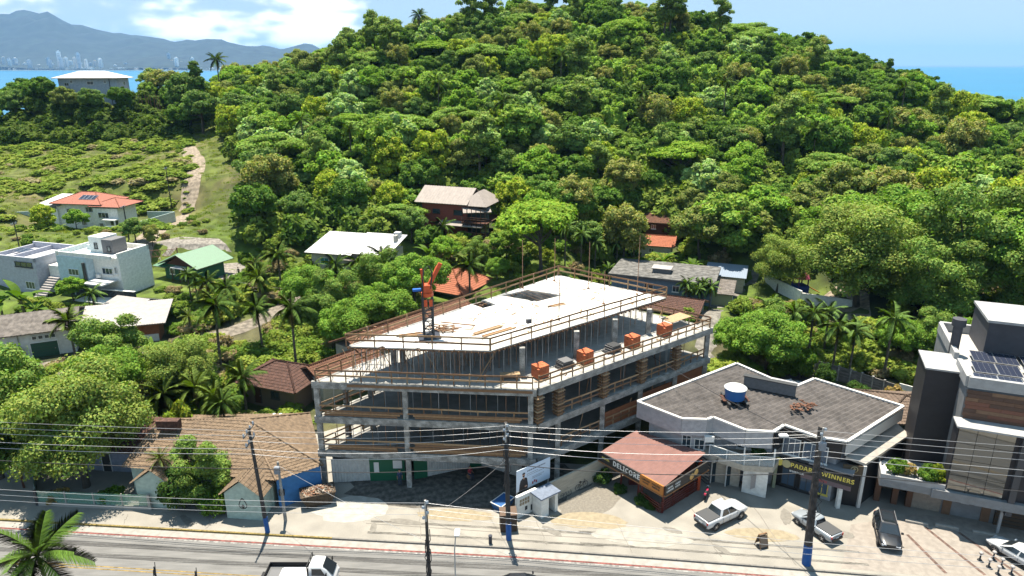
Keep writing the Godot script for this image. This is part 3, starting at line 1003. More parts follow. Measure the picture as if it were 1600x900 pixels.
func build_site() -> void:
	rng.seed = 5
	var con := surf("raw concrete", Color(0.483, 0.471, 0.437), 0.85, V(0.8, 0.3, 0.8), V(0.15, 0.15, 0.15), 0, 1, true)
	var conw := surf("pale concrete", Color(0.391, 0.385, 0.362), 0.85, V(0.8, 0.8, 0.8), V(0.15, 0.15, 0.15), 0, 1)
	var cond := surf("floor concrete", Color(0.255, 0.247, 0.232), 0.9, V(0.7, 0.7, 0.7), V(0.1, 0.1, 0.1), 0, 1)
	var ws := woods()
	var rust := surf("rusty steel", Color(0.36, 0.20, 0.12), 0.8, V(2, 2, 2))
	var steel := surf("grey steel", Color(0.38, 0.37, 0.35), 0.5, V(2, 2, 2))
	var o := thing("unfinished_building", "four-level concrete building under construction with wooden railings and a white deck", "building")
	var poly := PackedVector2Array([CA, CB, CC, CD])
	var edges := [[CA, CB], [CB, CC], [CC, CD], [CD, CA]]
	for k in 3:
		var y: float = [3.9, 7.6, 11.3][k]
		var b := B.new()
		var inner := PackedVector2Array()
		for p in Geometry2D.offset_polygon(poly, -0.28)[0]: inner.append(p)
		b.prism(inner, y - 0.22, y - 0.004)
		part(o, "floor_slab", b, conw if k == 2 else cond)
		for e in edges:
			var L: float = e[0].distance_to(e[1])
			var eb := B.new()
			var p0 := along(e[0], e[1], 0.3, 0.15, y - 0.36); var p1 := along(e[0], e[1], L - 0.3, 0.15, y - 0.36)
			if e[0] == CA or e[0] == CC: p0 = along(e[0], e[1], 0.0, 0.15, y - 0.36); p1 = along(e[0], e[1], L, 0.15, y - 0.36)
			eb.bar(p0, p1, 0.3, 0.7)
			part(o, "edge_beam", eb, con)
	# white flashing of concrete paste on the upper edge of level three; formwork board on the front edge
	var fb := B.new()
	fb.bar(along(CA, CB, 3.5, -0.03, 11.02), along(CA, CB, 21.2, -0.03, 11.02), 0.05, 0.26)
	part(o, "formwork_board", fb, ws[0])
	# columns
	var colm := B.new()
	colm.cbox(V(0, 0.5, 0), V(0.5, 1, 0.5), 0.02)
	var cm := colm.mesh()
	var places := []
	for t in [0.35, 9.0, 21.0]: places.append(along(CA, CB, t, 0.35))
	places.append(along(CA, CB, 2.2, 3.2))
	for t in [3.1, 9.2, 14.9, 20.6, 26.0]: places.append(along(CB, CC, t, 0.4))
	for t in [7.0, 14.0]: places.append(along(CA, CB, t, 6.5))
	for t in [4.0, 10.5, 17.0, 23.0]: places.append(along(CB, CC, t, 7.5))
	for t in [6.0, 13.0, 20.0]: places.append(along(CC, CD, t, 0.4))
	for t in [7.0, 15.0, 23.0, 31.0]: places.append(along(CD, CA, t, 0.4))
	for p in places:
		for k in 3:
			var y0: float = [0.0, 3.9, 7.6][k]; var y1: float = [3.2, 6.9, 10.6][k]
			part(o, "column", cm, con, Transform3D(Basis.from_scale(V(1.0, y1 - y0, 1.0)), V(p.x, y0, p.z)))
	# storey under the deck, set back
	var R := [V2(-15.8, -61.3), V2(-2.0, -60.2), V2(17.8, -75.9), V2(5.9, -84.9)]
	var up := []
	for t in [0.9, 8.0, 13.6, 19.0]: up.append(along(CB, CC, t, 3.3))
	for t in [3.5, 10.5]: up.append(along(R[0], R[1], t, 4.0))
	for t in [6.0, 13.0]: up.append(along(R[1], R[2], t, 7.0))
	for t in [8.0, 18.0, 26.0]: up.append(along(R[3], R[0], t, 0.8))
	for p in up: part(o, "column", cm, con, Transform3D(Basis.from_scale(V(1.1, 2.95, 0.9)), V(p.x, 11.3, p.z)))
	# shoring props
	var pm := B.new()
	pm.tube([V(0, 0, 0), V(0, 0.55, 0)], 0.035, 0.035, 6); pm.tube([V(0, 0.55, 0), V(0, 1, 0)], 0.025, 0.025, 6)
	pm.box(V(0, 0.003, 0), V(0.14, 0.005, 0.14)); pm.box(V(0, 0.998, 0), V(0.3, 0.004, 0.1))
	var pmesh := pm.mesh()
	for row in 6:
		for i in 16:
			var p := along(R[0], R[1], 0.35 + i * 0.88 + rnd(-0.15, 0.15), 0.4 + row * 1.15)
			if i < 15: part(o, "prop", pmesh, [rust, steel][(i + row) % 2], Transform3D(Basis.from_scale(V(1, 3.0, 1)), V(p.x, 11.3, p.z)))
	for row in 3:
		for i in 24:
			var p := along(R[1], R[2], 0.8 + i * 1.0 + rnd(-0.2, 0.2), 0.5 + row * 1.8)
			part(o, "prop", pmesh, [steel, rust][(i * 2 + row) % 2], Transform3D(Basis.from_scale(V(1, 3.0, 1)), V(p.x, 11.3, p.z)))
	for i in 9:
		var p := along(R[3], R[0], 2.0 + i * 3.2, 0.7)
		part(o, "prop", pmesh, rust, Transform3D(Basis.from_scale(V(1, 3.0, 1)), V(p.x, 11.3, p.z)))
	for i in 44:
		var p := along(CA, CB, 1.6 + (i % 22) * 0.88 + rnd(-0.3, 0.3), 0.7 + rnd(0, 2.4))
		part(o, "prop", pmesh, [steel, rust, ws[1]][i % 3], Transform3D(Basis.from_scale(V(1, 3.46 if i < 22 else 3.4, 1)), V(p.x, 7.6 if i < 22 else 3.9, p.z)))
	for i in 24:
		var p := along(CB, CC, 1.2 + i * 1.02, 0.8 + rnd(0, 2.2))
		part(o, "prop", pmesh, [steel, rust][i % 2], Transform3D(Basis.from_scale(V(1, 3.46, 1)), V(p.x, 7.6, p.z)))
	# plank screens and loose timber on the lower floors
	for q in [[9.5, 20.6, 3.9], [0.8, 8.4, 3.9], [0.9, 8.6, 7.6], [9.6, 20.4, 7.6]]:
		for i in (5 if q[0] == 9.5 else 2):
			var pb := B.new()
			pb.bar(along(CA, CB, q[0] + rnd(0, 0.4), 0.14, q[2] + 0.16 + 0.235 * i), along(CA, CB, q[1] - rnd(0, 0.5), 0.14, q[2] + 0.16 + 0.235 * i + rnd(-0.04, 0.04)), 0.03, 0.2)
			part(o, "screen_plank", pb, ws[(i + int(q[0])) % 3])
	for i in 14:
		var p := along(CB, CC, 1.0 + i * 1.8, 0.9 + rnd(0, 1.5), 3.95 if i % 2 else 7.65)
		var sb := B.new(); sb.bar(p, p + V(rnd(-0.6, 0.6), rnd(1.4, 3.0), rnd(-0.6, 0.6)), 0.1, 0.05)
		part(o, "brace", sb, ws[i % 4])
	for i in 10:
		var p := along(R[0], R[1], 0.8 + i * 1.35, 0.5 + 1.15 * (i % 3), 11.4)
		var sb := B.new(); sb.bar(p, p + V(1.3 if i % 2 else -1.3, 2.7, 0), 0.09, 0.04)
		part(o, "brace", sb, ws[(i + 1) % 4])
	# a loose brace and timber under the front of the deck
	var br := B.new()
	br.bar(V(-3.4, 11.4, -60.0), V(-1.6, 14.0, -61.4), 0.1, 0.06)
	part(o, "brace", br, ws[1])
	# deck: white sheets on joists, with two openings
	var holes := [PackedVector2Array([V2(-1.3, -76.6), V2(1.75, -78.75), V2(5.9, -76.8), V2(2.9, -74.5)]), PackedVector2Array([V2(-4.7, -73.8), V2(-3.2, -74.9), V2(-1.7, -73.4), V2(-3.2, -72.2)])]
	var sheets := [surf("deck sheet white", Color(0.69, 0.678, 0.644), 0.7, V(0.5, 0.5, 0.5), V(0.08, 0.08, 0.08)), surf("deck sheet ivory", Color(0.52, 0.50, 0.46), 0.7, V(0.5, 0.5, 0.5), V(0.08, 0.08, 0.08)), surf("deck sheet grey", Color(0.42, 0.41, 0.39), 0.75, V(0.5, 0.5, 0.5), V(0.1, 0.1, 0.1))]
	var d := (R[2] - R[1]).normalized() as Vector2
	var nrm := V2(d.y, -d.x)
	var deckp := PackedVector2Array(R)
	for i in range(-14, 14):
		for j in range(-10, 24):
			var a: Vector2 = R[1] + d * (i * 2.44) + nrm * (j * 1.22)
			var cell := PackedVector2Array([a, a + d * 2.43, a + d * 2.43 + nrm * 1.21, a + nrm * 1.21])
			for c in Geometry2D.intersect_polygons(cell, deckp):
				var pieces := [c]
				for h in holes:
					var nx := []
					for pc in pieces: nx.append_array(Geometry2D.clip_polygons(pc, h))
					pieces = nx
				for pc in pieces:
					var area := 0.0
					for k in pc.size(): area += pc[k].cross(pc[(k + 1) % pc.size()])
					if absf(area) < 0.3: continue
					var b := B.new()
					var y := 14.6 + rnd(-0.004, 0.004)
					b.prism(pc, 14.5, y)
					var roll := rng.randf()
					part(o, "deck_sheet", b, sheets[2 if roll > 0.88 else (1 if roll > 0.5 else 0)])
	var db := B.new()
	for i in 110:
		var p := along(R[1], R[2], rnd(1, 24), rnd(0.6, 9.5), 14.625)
		if Geometry2D.is_point_in_polygon(V2(p.x, p.z), holes[0]) or Geometry2D.is_point_in_polygon(V2(p.x, p.z), holes[1]) or not Geometry2D.is_point_in_polygon(V2(p.x, p.z), deckp): continue
		var a := rnd(0, TAU); var l := rnd(0.1, 0.9) * rnd(0.3, 1.0)
		db.bar(p, p + V(cos(a) * l, 0.01, sin(a) * l), rnd(0.04, 0.16), 0.04)
	stuff(o, "deck_offcuts", db, ws[1])
	# joists and bearers under the deck (ends show all round the edge)
	var js := B.new()
	for e in [[R[0], R[1]], [R[1], R[2]], [R[2], R[3]], [R[3], R[0]]]:
		var L: float = e[0].distance_to(e[1])
		js.bar(along(e[0], e[1], 0.05, 0.06, 14.41), along(e[0], e[1], L - 0.05, 0.06, 14.41), 0.05, 0.18)
		for i in int(L / 0.62):
			js.bar(along(e[0], e[1], 0.3 + i * 0.62, -0.22, 14.38), along(e[0], e[1], 0.3 + i * 0.62, 3.8 if e[0] == R[0] or e[0] == R[1] else 1.0, 14.38), 0.08, 0.14)
		for k in 3:
			if k == 0 or e[0] == R[0] or e[0] == R[1]: js.bar(along(e[0], e[1], 0.3, 0.5 + k * 1.75, 14.26), along(e[0], e[1], L - 0.3, 0.5 + k * 1.75, 14.26), 0.1, 0.12)
	stuff(o, "joists", js, ws[2])
	for h in holes:
		var wb := B.new()
		for k in h.size():
			var a: Vector2 = h[k]; var c: Vector2 = h[(k + 1) % h.size()]
			wb.bar(V(a.x, 13.0, a.y), V(c.x, 13.0, c.y), 0.12, 2.95)
		part(o, "stair_opening_wall", wb, con)
	# railings of every level
	for k in 4:
		if k == 3:
			for e in [[R[0], R[1]], [R[1], R[2]], [R[2], R[3]], [R[3], R[0]]]:
				rail_run(o, along(e[0], e[1], 0.0, 0.1, 14.6), along(e[0], e[1], e[0].distance_to(e[1]), 0.1, 14.6), 2.55, 1.25, 0 if e[0] == R[0] else 1)
			continue
		var y: float = [3.9, 7.6, 11.3][k]
		for e in edges:
			var L: float = e[0].distance_to(e[1])
			if k < 2 and e[0] == CC: continue
			if k < 2 and e[0] == CB:
				for s in [[3.6, 8.8], [9.7, 14.5], [15.4, 20.2], [21.0, 25.6]]: rail_run(o, along(CB, CC, s[0], 0.4, y), along(CB, CC, s[1], 0.4, y), 1.3, 1.15, 0)
			else:
				rail_run(o, along(e[0], e[1], 0.4, 0.2, y), along(e[0], e[1], L - 0.4, 0.2, y), 1.45 if k == 2 else 1.7, 1.2, 1 if k == 2 else 0, k == 2)
	# column forms with battens on level two
	var bat := B.new()
	bat.cbox(V(0, 0, 0), V(0.95, 0.09, 0.95), 0.03)
	var batm := bat.mesh()
	for t in [0.5, 3.1, 9.2, 14.9, 20.6]:
		var p := along(CB, CC, t, 0.4)
		var yaw := atan2(0.6136, 0.7917)
		var fbx := part(o, "column_form", bx(V(0, 1.45, 0), V(0.66, 2.9, 0.66)), ws[0], TR(V(p.x, 7.6, p.z), yaw))
		for i in 8: part(fbx, "form_batten", batm, ws[i % 4], TR(V(0, 0.3 + i * 0.34, 0)))
	# ground floor: back wall in the dark, brick infill at the side
	var brick := surf("clay block", Color(0.26, 0.105, 0.05), 0.9, V(1.4, 1.4, 1.4), V(0.3, 0.3, 0.3), 0, 2)
	var iw := B.new()
	iw.bar(along(CB, CC, 9.6, 0.5, 4.75), along(CB, CC, 14.5, 0.5, 4.75), 0.14, 1.7)
	iw.bar(along(CB, CC, 15.2, 0.5, 5.0), along(CB, CC, 20.2, 0.5, 5.0), 0.14, 2.2)
	iw.bar(along(CB, CC, 21.0, 0.5, 5.3), along(CB, CC, 25.6, 0.5, 5.3), 0.14, 2.8)
	part(o, "block_infill", iw, brick)
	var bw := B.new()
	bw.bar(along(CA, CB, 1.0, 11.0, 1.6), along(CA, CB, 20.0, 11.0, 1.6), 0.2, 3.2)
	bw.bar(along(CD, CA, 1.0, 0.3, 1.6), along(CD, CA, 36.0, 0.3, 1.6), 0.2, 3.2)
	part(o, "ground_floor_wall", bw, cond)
	# starter bars standing on the deck edge and steel mesh laid at its back
	var rb := B.new()
	for i in 26:
		var p := along(R[3], R[0], 0.5 + i * 0.35, 0.7 + 0.4 * (i % 2), 14.6)
		rb.tube([p, p + V(rnd(-0.05, 0.05), rnd(0.4, 0.9), rnd(-0.05, 0.05))], 0.012, 0.012, 4, false)
	for i in 12:
		var p := along(R[3], R[0], 1.0 + i * 0.7, 0.6, 14.64)
		rb.bar(p, p + V(d.x, 0, d.y).rotated(Vector3.UP, 0.0) * -0.0 + V(nrm.x, 0, nrm.y) * -4.5, 0.02, 0.02)
	stuff(o, "starter_bars", rb, rust)

	# poles planted on the deck
	var pi := 0
	for q in [[1.23, -79.49, 5.9], [5.24, -82.36, 5.4], [9.12, -79.24, 5.7], [10.25, -73.61, 3.8], [14.56, -77.04, 7.0], [4.9, -68.46, 4.6]]:
		var b := B.new()
		b.tube([V(0, 0, 0), V(0.02, q[2] * 0.5, 0), V(0, q[2], 0.03)], 0.045, 0.035, 6)
		var po := thing("steel_pole", ["rusty pole beside the large opening in the white deck", "rusty pole at the far corner of the white deck", "thin rusty pole on the deck in front of the garden palms", "short rusty pole in the middle of the white deck", "tallest rusty pole on the deck before the flat-roofed house", "grey-brown pole on the deck nearest the brick pallets"][pi], "pole", V(q[0], 14.61, q[1]), 0, "poles on the deck")
		part(po, "shaft", b, rust)
		part(po, "foot", bx(V(0, 0.04, 0), V(0.3, 0.08, 0.3)), ws[0])
		pi += 1
	# things lying on the deck
	var piles := [[-10.1, -64.2, 0.35, 2.6, 5, "short stack of planks lying by the front railing of the deck"], [-2.6, -65.4, 0.72, 3.6, 6, "long stack of brown planks lying in the middle of the deck"], [-1.4, -65.0, 0.7, 4.0, 4, "stack of long grey-brown planks beside the deck's side railing"], [4.9, -73.2, 0.55, 2.2, 3, "dark planks lying on the white deck near the short pole"], [-5.6, -67.3, -0.25, 4.4, 1, "single long pole lying across the white deck"]]
	for q in piles:
		var t := thing("plank_stack", q[5], "planks", V(q[0], 14.61, q[1]), q[2], "timber lying on the deck")
		for i in q[4]:
			part(t, "plank", bx(V(rnd(-0.2, 0.2), 0.03 + 0.055 * (i / 2), (i % 2) * 0.28 + rnd(-0.05, 0.05)), V(q[3] * rnd(0.85, 1.05), 0.05, 0.22)), ws[(i + 2) % 4], TR(Vector3.ZERO, rnd(-0.04, 0.04)))
	var mx := thing("vibrator_stand", "small dark work trestle standing on the deck by the railing", "trestle", V(1.7, 14.61, -66.3), 0.4)
	var fr := B.new()
	for sx in [-1, 1]:
		for sz in [-1, 1]: fr.tube([V(sx * 0.5, 0, sz * 0.35), V(sx * 0.42, 1.2, sz * 0.3)], 0.025, 0.025, 6)
	for sz in [-1, 1]: fr.bar(V(-0.45, 1.0, sz * 0.3), V(0.45, 1.0, sz * 0.3), 0.04, 0.04)
	part(mx, "frame", fr, steel)
	part(mx, "motor", bx(V(0, 0.66, 0), V(0.5, 0.4, 0.4)), surf("dark machine", Color(0.03, 0.035, 0.05), 0.5))
	# brick pallets and slab form stacks on level three
	var yaw2 := atan2(0.6136, 0.7917)
	var n := 0
	for q in [[2.72, -61.5], [7.4, -64.95], [12.85, -69.1], [17.0, -72.5]]:
		var t := thing("brick_pallet", ["pallet of red clay blocks nearest the building's front corner", "second pallet of red clay blocks from the front corner", "third pallet of red clay blocks from the front corner", "pallet of red clay blocks farthest back by the wooden table"][n], "pallet", V(q[0], 11.3, q[1]), yaw2 + rnd(-0.08, 0.08), "pallets of clay blocks on the terrace")
		var pb := B.new()
		for i in 5: pb.box(V(0, 0.11, -0.5 + i * 0.25), V(1.3, 0.025, 0.12))
		for i in 3: pb.box(V(-0.55 + i * 0.55, 0.05, 0), V(0.1, 0.09, 1.15))
		part(t, "pallet_base", pb, ws[1])
		var bb := B.new()
		bb.coloured = true
		for ly in 6:
			for i in 7:
				for j in 4:
					if ly == 5 and (i + j) % 7 == 3: continue
					var kk := rnd(0.75, 1.2)
					bb.tint = Color(0.40 * kk, 0.115 * kk, 0.05 * kk)
					bb.box(V(-0.56 + i * 0.188 + rnd(-0.01, 0.01), 0.13 + 0.1 + ly * 0.198, -0.43 + j * 0.29 + rnd(-0.01, 0.01)), V(0.18, 0.19, 0.28))
		var bm := surf("clay block colours", Color(1, 1, 1), 0.9, V(2, 2, 2))
		bm.vertex_color_use_as_albedo = true
		stuff(t, "clay_blocks", bb, bm)
		n += 1
	n = 0
	for q in [[5.3, -63.9], [10.6, -67.9]]:
		var t := thing("form_stack", ["stack of dark plastic slab forms between the first two brick pallets", "stack of grey slab forms between the second and third brick pallets"][n], "forms", V(q[0], 11.3, q[1]), yaw2, "stacks of slab forms on the terrace")
		for i in 7:
			part(t, "slab_form", bx(V(rnd(-0.1, 0.1), 0.08 + i * 0.11, rnd(-0.08, 0.08)), V(1.9 - 0.12 * i, 0.09, 1.1)), surf("form dark", Color(0.035, 0.037, 0.04), 0.6) if (i + n) % 2 else surf("form grey", Color(0.12, 0.12, 0.125), 0.6), TR(Vector3.ZERO, rnd(-0.15, 0.15)))
		n += 1
	var tb := thing("work_table", "pale plywood table on the terrace corner behind the pallets", "table", V(19.0, 11.3, -75.6), yaw2)
	part(tb, "table_top", bx(V(0, 0.95, 0), V(3.4, 0.06, 1.7)), ws[3])
	for sx in [-1, 1]:
		for sz in [-1, 1]: part(tb, "leg", bx(V(sx * 1.5, 0.46, sz * 0.7), V(0.1, 0.92, 0.1)), ws[1])
	var tb2 := thing("plank_bench", "low stack of fresh boards beside the first brick pallet", "boards", V(-0.2, 11.3, -60.9), 0.15)
	part(tb2, "board_top", bx(V(0, 0.62, 0), V(1.9, 0.1, 0.7)), ws[3])
	for sx in [-1, 1]: part(tb2, "trestle_leg", bx(V(sx * 0.7, 0.285, 0), V(0.12, 0.57, 0.6)), ws[0])
	# scrap timber on the terrace
	for i in 9:
		var p := along(CB, CC, 1.2 + i * 2.9, 0.9 + rnd(0, 0.6), 11.3)
		var sb := B.new()
		for k in 5: sb.bar(V(rnd(-0.5, 0.5), 0.03 + k * 0.03, rnd(-0.3, 0.3)), V(rnd(-0.5, 0.5), 0.05 + k * 0.03, rnd(-0.3, 0.3)), 0.08, 0.03)
		tag(part(self, "timber_scrap", sb, ws[3 - i % 2], TR(p)), "%s heap of timber offcuts along the terrace railing from the front corner" % ["first", "second", "third", "fourth", "fifth", "sixth", "seventh", "eighth", "last"][i], "offcuts", "timber offcuts along the terrace railing")

	# placing boom on its lattice mast
	var cr := thing("placing_boom", "orange concrete placing boom folded on a dark lattice mast", "crane", V(-8.2, 14.6, -63.9), 0.25)
	var dark := surf("mast paint", Color(0.05, 0.055, 0.06), 0.6, V(2, 2, 2))
	var org := surf("boom orange", Color(0.62, 0.10, 0.03), 0.45, V(2, 2, 2), V(0.5, 0.5, 0.5))
	for sx in [-1, 1]:
		for sz in [-1, 1]: part(cr, "mast_leg", bx(V(sx * 0.45, 2.1, sz * 0.45), V(0.14, 4.2, 0.14)), dark)
	for i in 5:
		for f in 4:
			var lb := B.new()
			var y := 0.1 + i * 0.82
			var q := Basis(Vector3.UP, f * PI / 2)
			lb.bar(q * V(-0.45, y, 0.45), q * V(0.45, y, 0.45), 0.08, 0.08)
			lb.bar(q * V(-0.45, y, 0.45), q * V(0.45, y + 0.8, 0.45), 0.07, 0.07)
			part(cr, "lattice", lb, dark)
	part(cr, "base_plate", bx(V(0, 0.06, 0), V(2.2, 0.1, 2.2)), surf("dark machine", Color(0.03, 0.035, 0.05), 0.5))
	var sl := B.new()
	sl.cyl(V(0, 4.2, 0), 0.6, 0.6, 0.35, 16); sl.cbox(V(0, 4.95, 0), V(0.9, 0.9, 0.8), 0.08)
	part(cr, "slewing_head", sl, org)
	for sx in [-1, 1]: part(cr, "mast_panel", bx(V(sx * 0.25, 3.6, 0.52), V(0.32, 0.7, 0.06)), org)
	var bm2 := B.new()
	bm2.bar(V(0.15, 5.2, 0.1), V(1.35, 7.4, 0.1), 0.3, 0.36); bm2.bar(V(0.3, 5.2, -0.25), V(1.1, 7.0, -0.25), 0.22, 0.26)
	part(cr, "boom_section", bm2, org)
	var bm3 := B.new()
	bm3.bar(V(-0.35, 5.2, 0), V(-0.5, 6.9, 0), 0.22, 0.24)
	part(cr, "folded_section", bm3, org)
	var hp := B.new()
	hp.tube([V(0.3, 5.0, 0.35), V(0.5, 6.6, 0.4), V(0.2, 7.3, 0.3), V(-0.3, 6.9, 0.3), V(-0.45, 5.6, 0.3), V(-0.6, 3.5, 0.6), V(-0.55, 0.2, 0.6)], 0.07, 0.06, 8)
	part(cr, "hose", hp, surf("rubber", Color(0.03, 0.03, 0.032), 0.7))
	part(cr, "control_box", bx(V(-1.0, 4.9, 0.1), V(0.8, 0.22, 0.35)), surf("signal blue", Color(0.02, 0.12, 0.45), 0.5))
	var heap := B.new()
	for i in 16: heap.bar(V(rnd(-1.4, 2.2), 0.05 + rnd(0, 0.25), rnd(-1, 1.2)), V(rnd(-1.4, 2.2), 0.05 + rnd(0, 0.25), rnd(-1, 1.2)), 0.14, 0.05)
	tag(part(self, "timber_scrap", heap, ws[2], TR(V(-7.2, 14.62, -65.6))), "dark tangle of timber around the foot of the lattice mast", "offcuts")

	# corrugated hoarding of the ground floor
	var hb := thing("site_hoarding", "white corrugated hoarding under the first slab with green doors", "hoarding")
	var wm := surf("white sheet", Color(0.483, 0.483, 0.46), 0.6, V(1, 0.2, 1), V(0.4, 0.2, 0.4))
	var gm := surf("green door paint", Color(0.012, 0.10, 0.05), 0.5, V(1, 1, 1))
	for q in [[V(-18.0, 0, -60.6), V(-14.3, 0, -61.0), 0], [V(-14.3, 0, -61.0), V(-12.4, 0, -61.1), 1], [V(-12.4, 0, -61.1), V(-10.8, 0, -61.2), 1], [V(-9.9, 0, -61.3), V(-8.6, 0, -61.7), 1], [V(-8.6, 0, -61.7), V(-4.4, 0, -63.4), 0], [V(-4.4, 0, -63.4), V(-3.2, 0, -63.8), 1], [V(-3.2, 0, -63.8), V(1.0, 0, -61.5), 0]]:
		var b := B.new()
		var a: Vector3 = q[0]; var c: Vector3 = q[1]
		if q[2]:
			b.bar(a + V(0, 1.35, 0), c + V(0, 1.35, 0), 0.06, 2.6)
			part(hb, "green_door", b, gm)
		else:
			ribs(b, [a + V(0, 0.12, 0), c + V(0, 0.12, 0), c + V(0, 2.75, 0), a + V(0, 2.75, 0)], 0.28, 0.035)
			part(hb, "corrugated_sheet", b, wm)
	part(hb, "poster", bx(V(-11.5, 1.9, -61.08), V(0.9, 0.9, 0.02)), surf("paper white", Color(0.6, 0.6, 0.58), 0.7))
	part(hb, "poster", bx(V(-13.6, 1.6, -60.96), V(0.5, 1.2, 0.02)), surf("paper white", Color(0.6, 0.6, 0.58), 0.7))
	part(hb, "sign_plate", bx(V(-6.3, 2.3, -62.55), V(1.3, 0.35, 0.03)), surf("form dark", Color(0.035, 0.037, 0.04)), TR(Vector3.ZERO))

	# boundary wall along the open side, with the sign and the meter hut
	var wl := surf("cream render", Color(0.414, 0.38, 0.31), 0.85, V(0.8, 0.8, 0.8), V(0.15, 0.4, 0.15), 0, 1)
	var wb2 := B.new()
	wb2.bar(V(3.6, 1.15, -57.3), V(16.6, 1.15, -67.4), 0.2, 2.3)
	solo("boundary_wall", wb2, wl, "long cream boundary wall along the open side of the building site", "wall")
	var bb2 := thing("billboard", "white billboard with a bearded man in a dark suit above the boundary wall", "billboard", V(0.42, 0, -56.35), yaw2)
	var fbm := B.new()
	for x in [0.12, 4.0]: fbm.box(V(x, 1.9, -0.1), V(0.1, 3.8, 0.1))
	part(bb2, "post", fbm, steel)
	part(bb2, "panel", bx(V(2.05, 2.95, 0), V(4.1, 2.3, 0.06)), surf("poster pale", Color(0.552, 0.621, 0.713), 0.6, Vector3.ZERO))
	var dk := surf("print dark", Color(0.035, 0.03, 0.03), 0.7, Vector3.ZERO)
	var skin := surf("print skin", Color(0.45, 0.26, 0.18), 0.7, Vector3.ZERO)
	var suit := B.new()
	var sil := [V2(0.28, 1.82), V2(1.32, 1.82), V2(1.36, 2.2), V2(1.28, 2.75), V2(1.22, 2.98), V2(0.98, 3.08), V2(0.84, 3.1), V2(0.66, 3.06), V2(0.44, 2.9), V2(0.34, 2.5)]
	suit.prism(PackedVector2Array(sil.map(func(p): return V2(p.x, -p.y))), 0.034, 0.037)
	part(bb2, "printed_suit", suit, dk, Transform3D(Basis(Vector3.RIGHT, PI / 2), Vector3.ZERO))
	var face := B.new()
	for e in [[0.83, 3.4, 0.17, 0.22], [1.1, 2.12, 0.16, 0.1], [0.86, 3.05, 0.09, 0.12]]:
		var pts := []
		for i in 14: pts.append(V(e[0] + cos(TAU * i / 14) * e[2], e[1] + sin(TAU * i / 14) * e[3], 0.04))
		face.fan(pts)
	part(bb2, "printed_face", face, skin)
	var hair := B.new()
	for e in [[0.83, 3.55, 0.18, 0.1], [0.83, 3.26, 0.13, 0.1]]:
		var pts := []
		for i in 14: pts.append(V(e[0] + cos(TAU * i / 14) * e[2], e[1] + sin(TAU * i / 14) * e[3], 0.043))
		hair.fan(pts)
	part(bb2, "printed_hair", hair, dk)
	var ln := B.new()
	for q in [[1.25, 3.62, 2.2, 0.13], [1.2, 3.3, 1.4, 0.05], [1.2, 3.12, 2.0, 0.05], [1.9, 2.75, 1.3, 0.05], [1.9, 2.6, 1.1, 0.05]]:
		var x: float = q[0]
		while x < q[0] + q[2]:
			var w := rnd(0.05, 0.16)
			ln.box(V(x + w / 2, q[1] + 0.02 * x, 0.034), V(w, q[3], 0.006))
			x += w + 0.05
	part(bb2, "printed_lines", ln, surf("print grey", Color(0.12, 0.12, 0.15), 0.7, Vector3.ZERO))
	var lg := B.new()
	for q in [[1.95, 2.15], [2.18, 2.28], [2.4, 2.15]]: lg.box(V(q[0], q[1], 0.034), V(0.16, 0.26, 0.006))
	part(bb2, "printed_logo", lg, surf("print red", Color(0.35, 0.05, 0.05), 0.7, Vector3.ZERO))
	var hut := thing("meter_hut", "small white meter hut with a flat bluish roof slab", "hut", V(3.1, 0, -56.0), yaw2)
	var hw := B.new()
	hw.box(V(-0.55, 1.05, 0), V(0.9, 2.1, 1.3)); hw.box(V(0.85, 1.05, 0.0), V(0.35, 2.1, 1.3)); hw.box(V(0.3, 1.05, -0.6), V(0.8, 2.1, 0.1)); hw.box(V(0.3, 1.95, 0), V(0.8, 0.3, 1.2))
	part(hut, "wall", hw, surf("white render", Color(0.8, 0.79, 0.741), 0.8, V(1, 1, 1), V(0.3, 0.3, 0.3)))
	var rf := B.new(); rf.cbox(V(0.0, 2.18, 0), V(2.4, 0.14, 1.75), 0.03)
	part(hut, "roof_slab", rf, surf("blue grey slab", Color(0.15, 0.18, 0.24), 0.8, V(1, 1, 1), V(0.3, 0.3, 0.3)))
	part(hut, "doorway", bx(V(0.28, 0.9, -0.5), V(0.7, 1.8, 0.06)), surf("form dark", Color(0.035, 0.037, 0.04)))
	var mp := thing("meter_wall", "white wall panel with rows of electricity meters beside the billboard", "meter panel", V(1.3, 0, -55.7), yaw2)
	var mw := B.new(); mw.cbox(V(0, 1.15, 0), V(2.4, 2.3, 0.3), 0.03)
	part(mp, "wall", mw, surf("white render", Color(0.8, 0.79, 0.741)))
	for i in 8: part(mp, "meter_box", bx(V(-0.75 + (i % 4) * 0.3, 1.75 - 0.36 * (i / 4), 0.17), V(0.2, 0.26, 0.06)), surf("meter beige", Color(0.28, 0.22, 0.14), 0.5))
	part(mp, "meter_cabinet", bx(V(0.7, 0.55, 0.16), V(0.5, 0.6, 0.04)), surf("form dark", Color(0.035, 0.037, 0.04)))
	part(mp, "meter_cabinet", bx(V(-0.1, 0.75, 0.16), V(0.28, 0.4, 0.04)), surf("form dark", Color(0.035, 0.037, 0.04)))
	# sloping ramp panel, blue skip box, rubble skip
	var wsk := thing("rubble_skip", "brown steel skip heaped with broken rubble beside the blue wall", "skip", V(-18.6, 0, -57.4), 0.35)
	var sk := B.new()
	sk.hexa([V(-1.1, 0.1, -0.75), V(-1.1, 0.1, 0.75), V(1.1, 0.1, 0.75), V(1.1, 0.1, -0.75), V(-1.6, 1.35, -0.9), V(-1.6, 1.35, 0.9), V(1.6, 1.35, 0.9), V(1.6, 1.35, -0.9)])
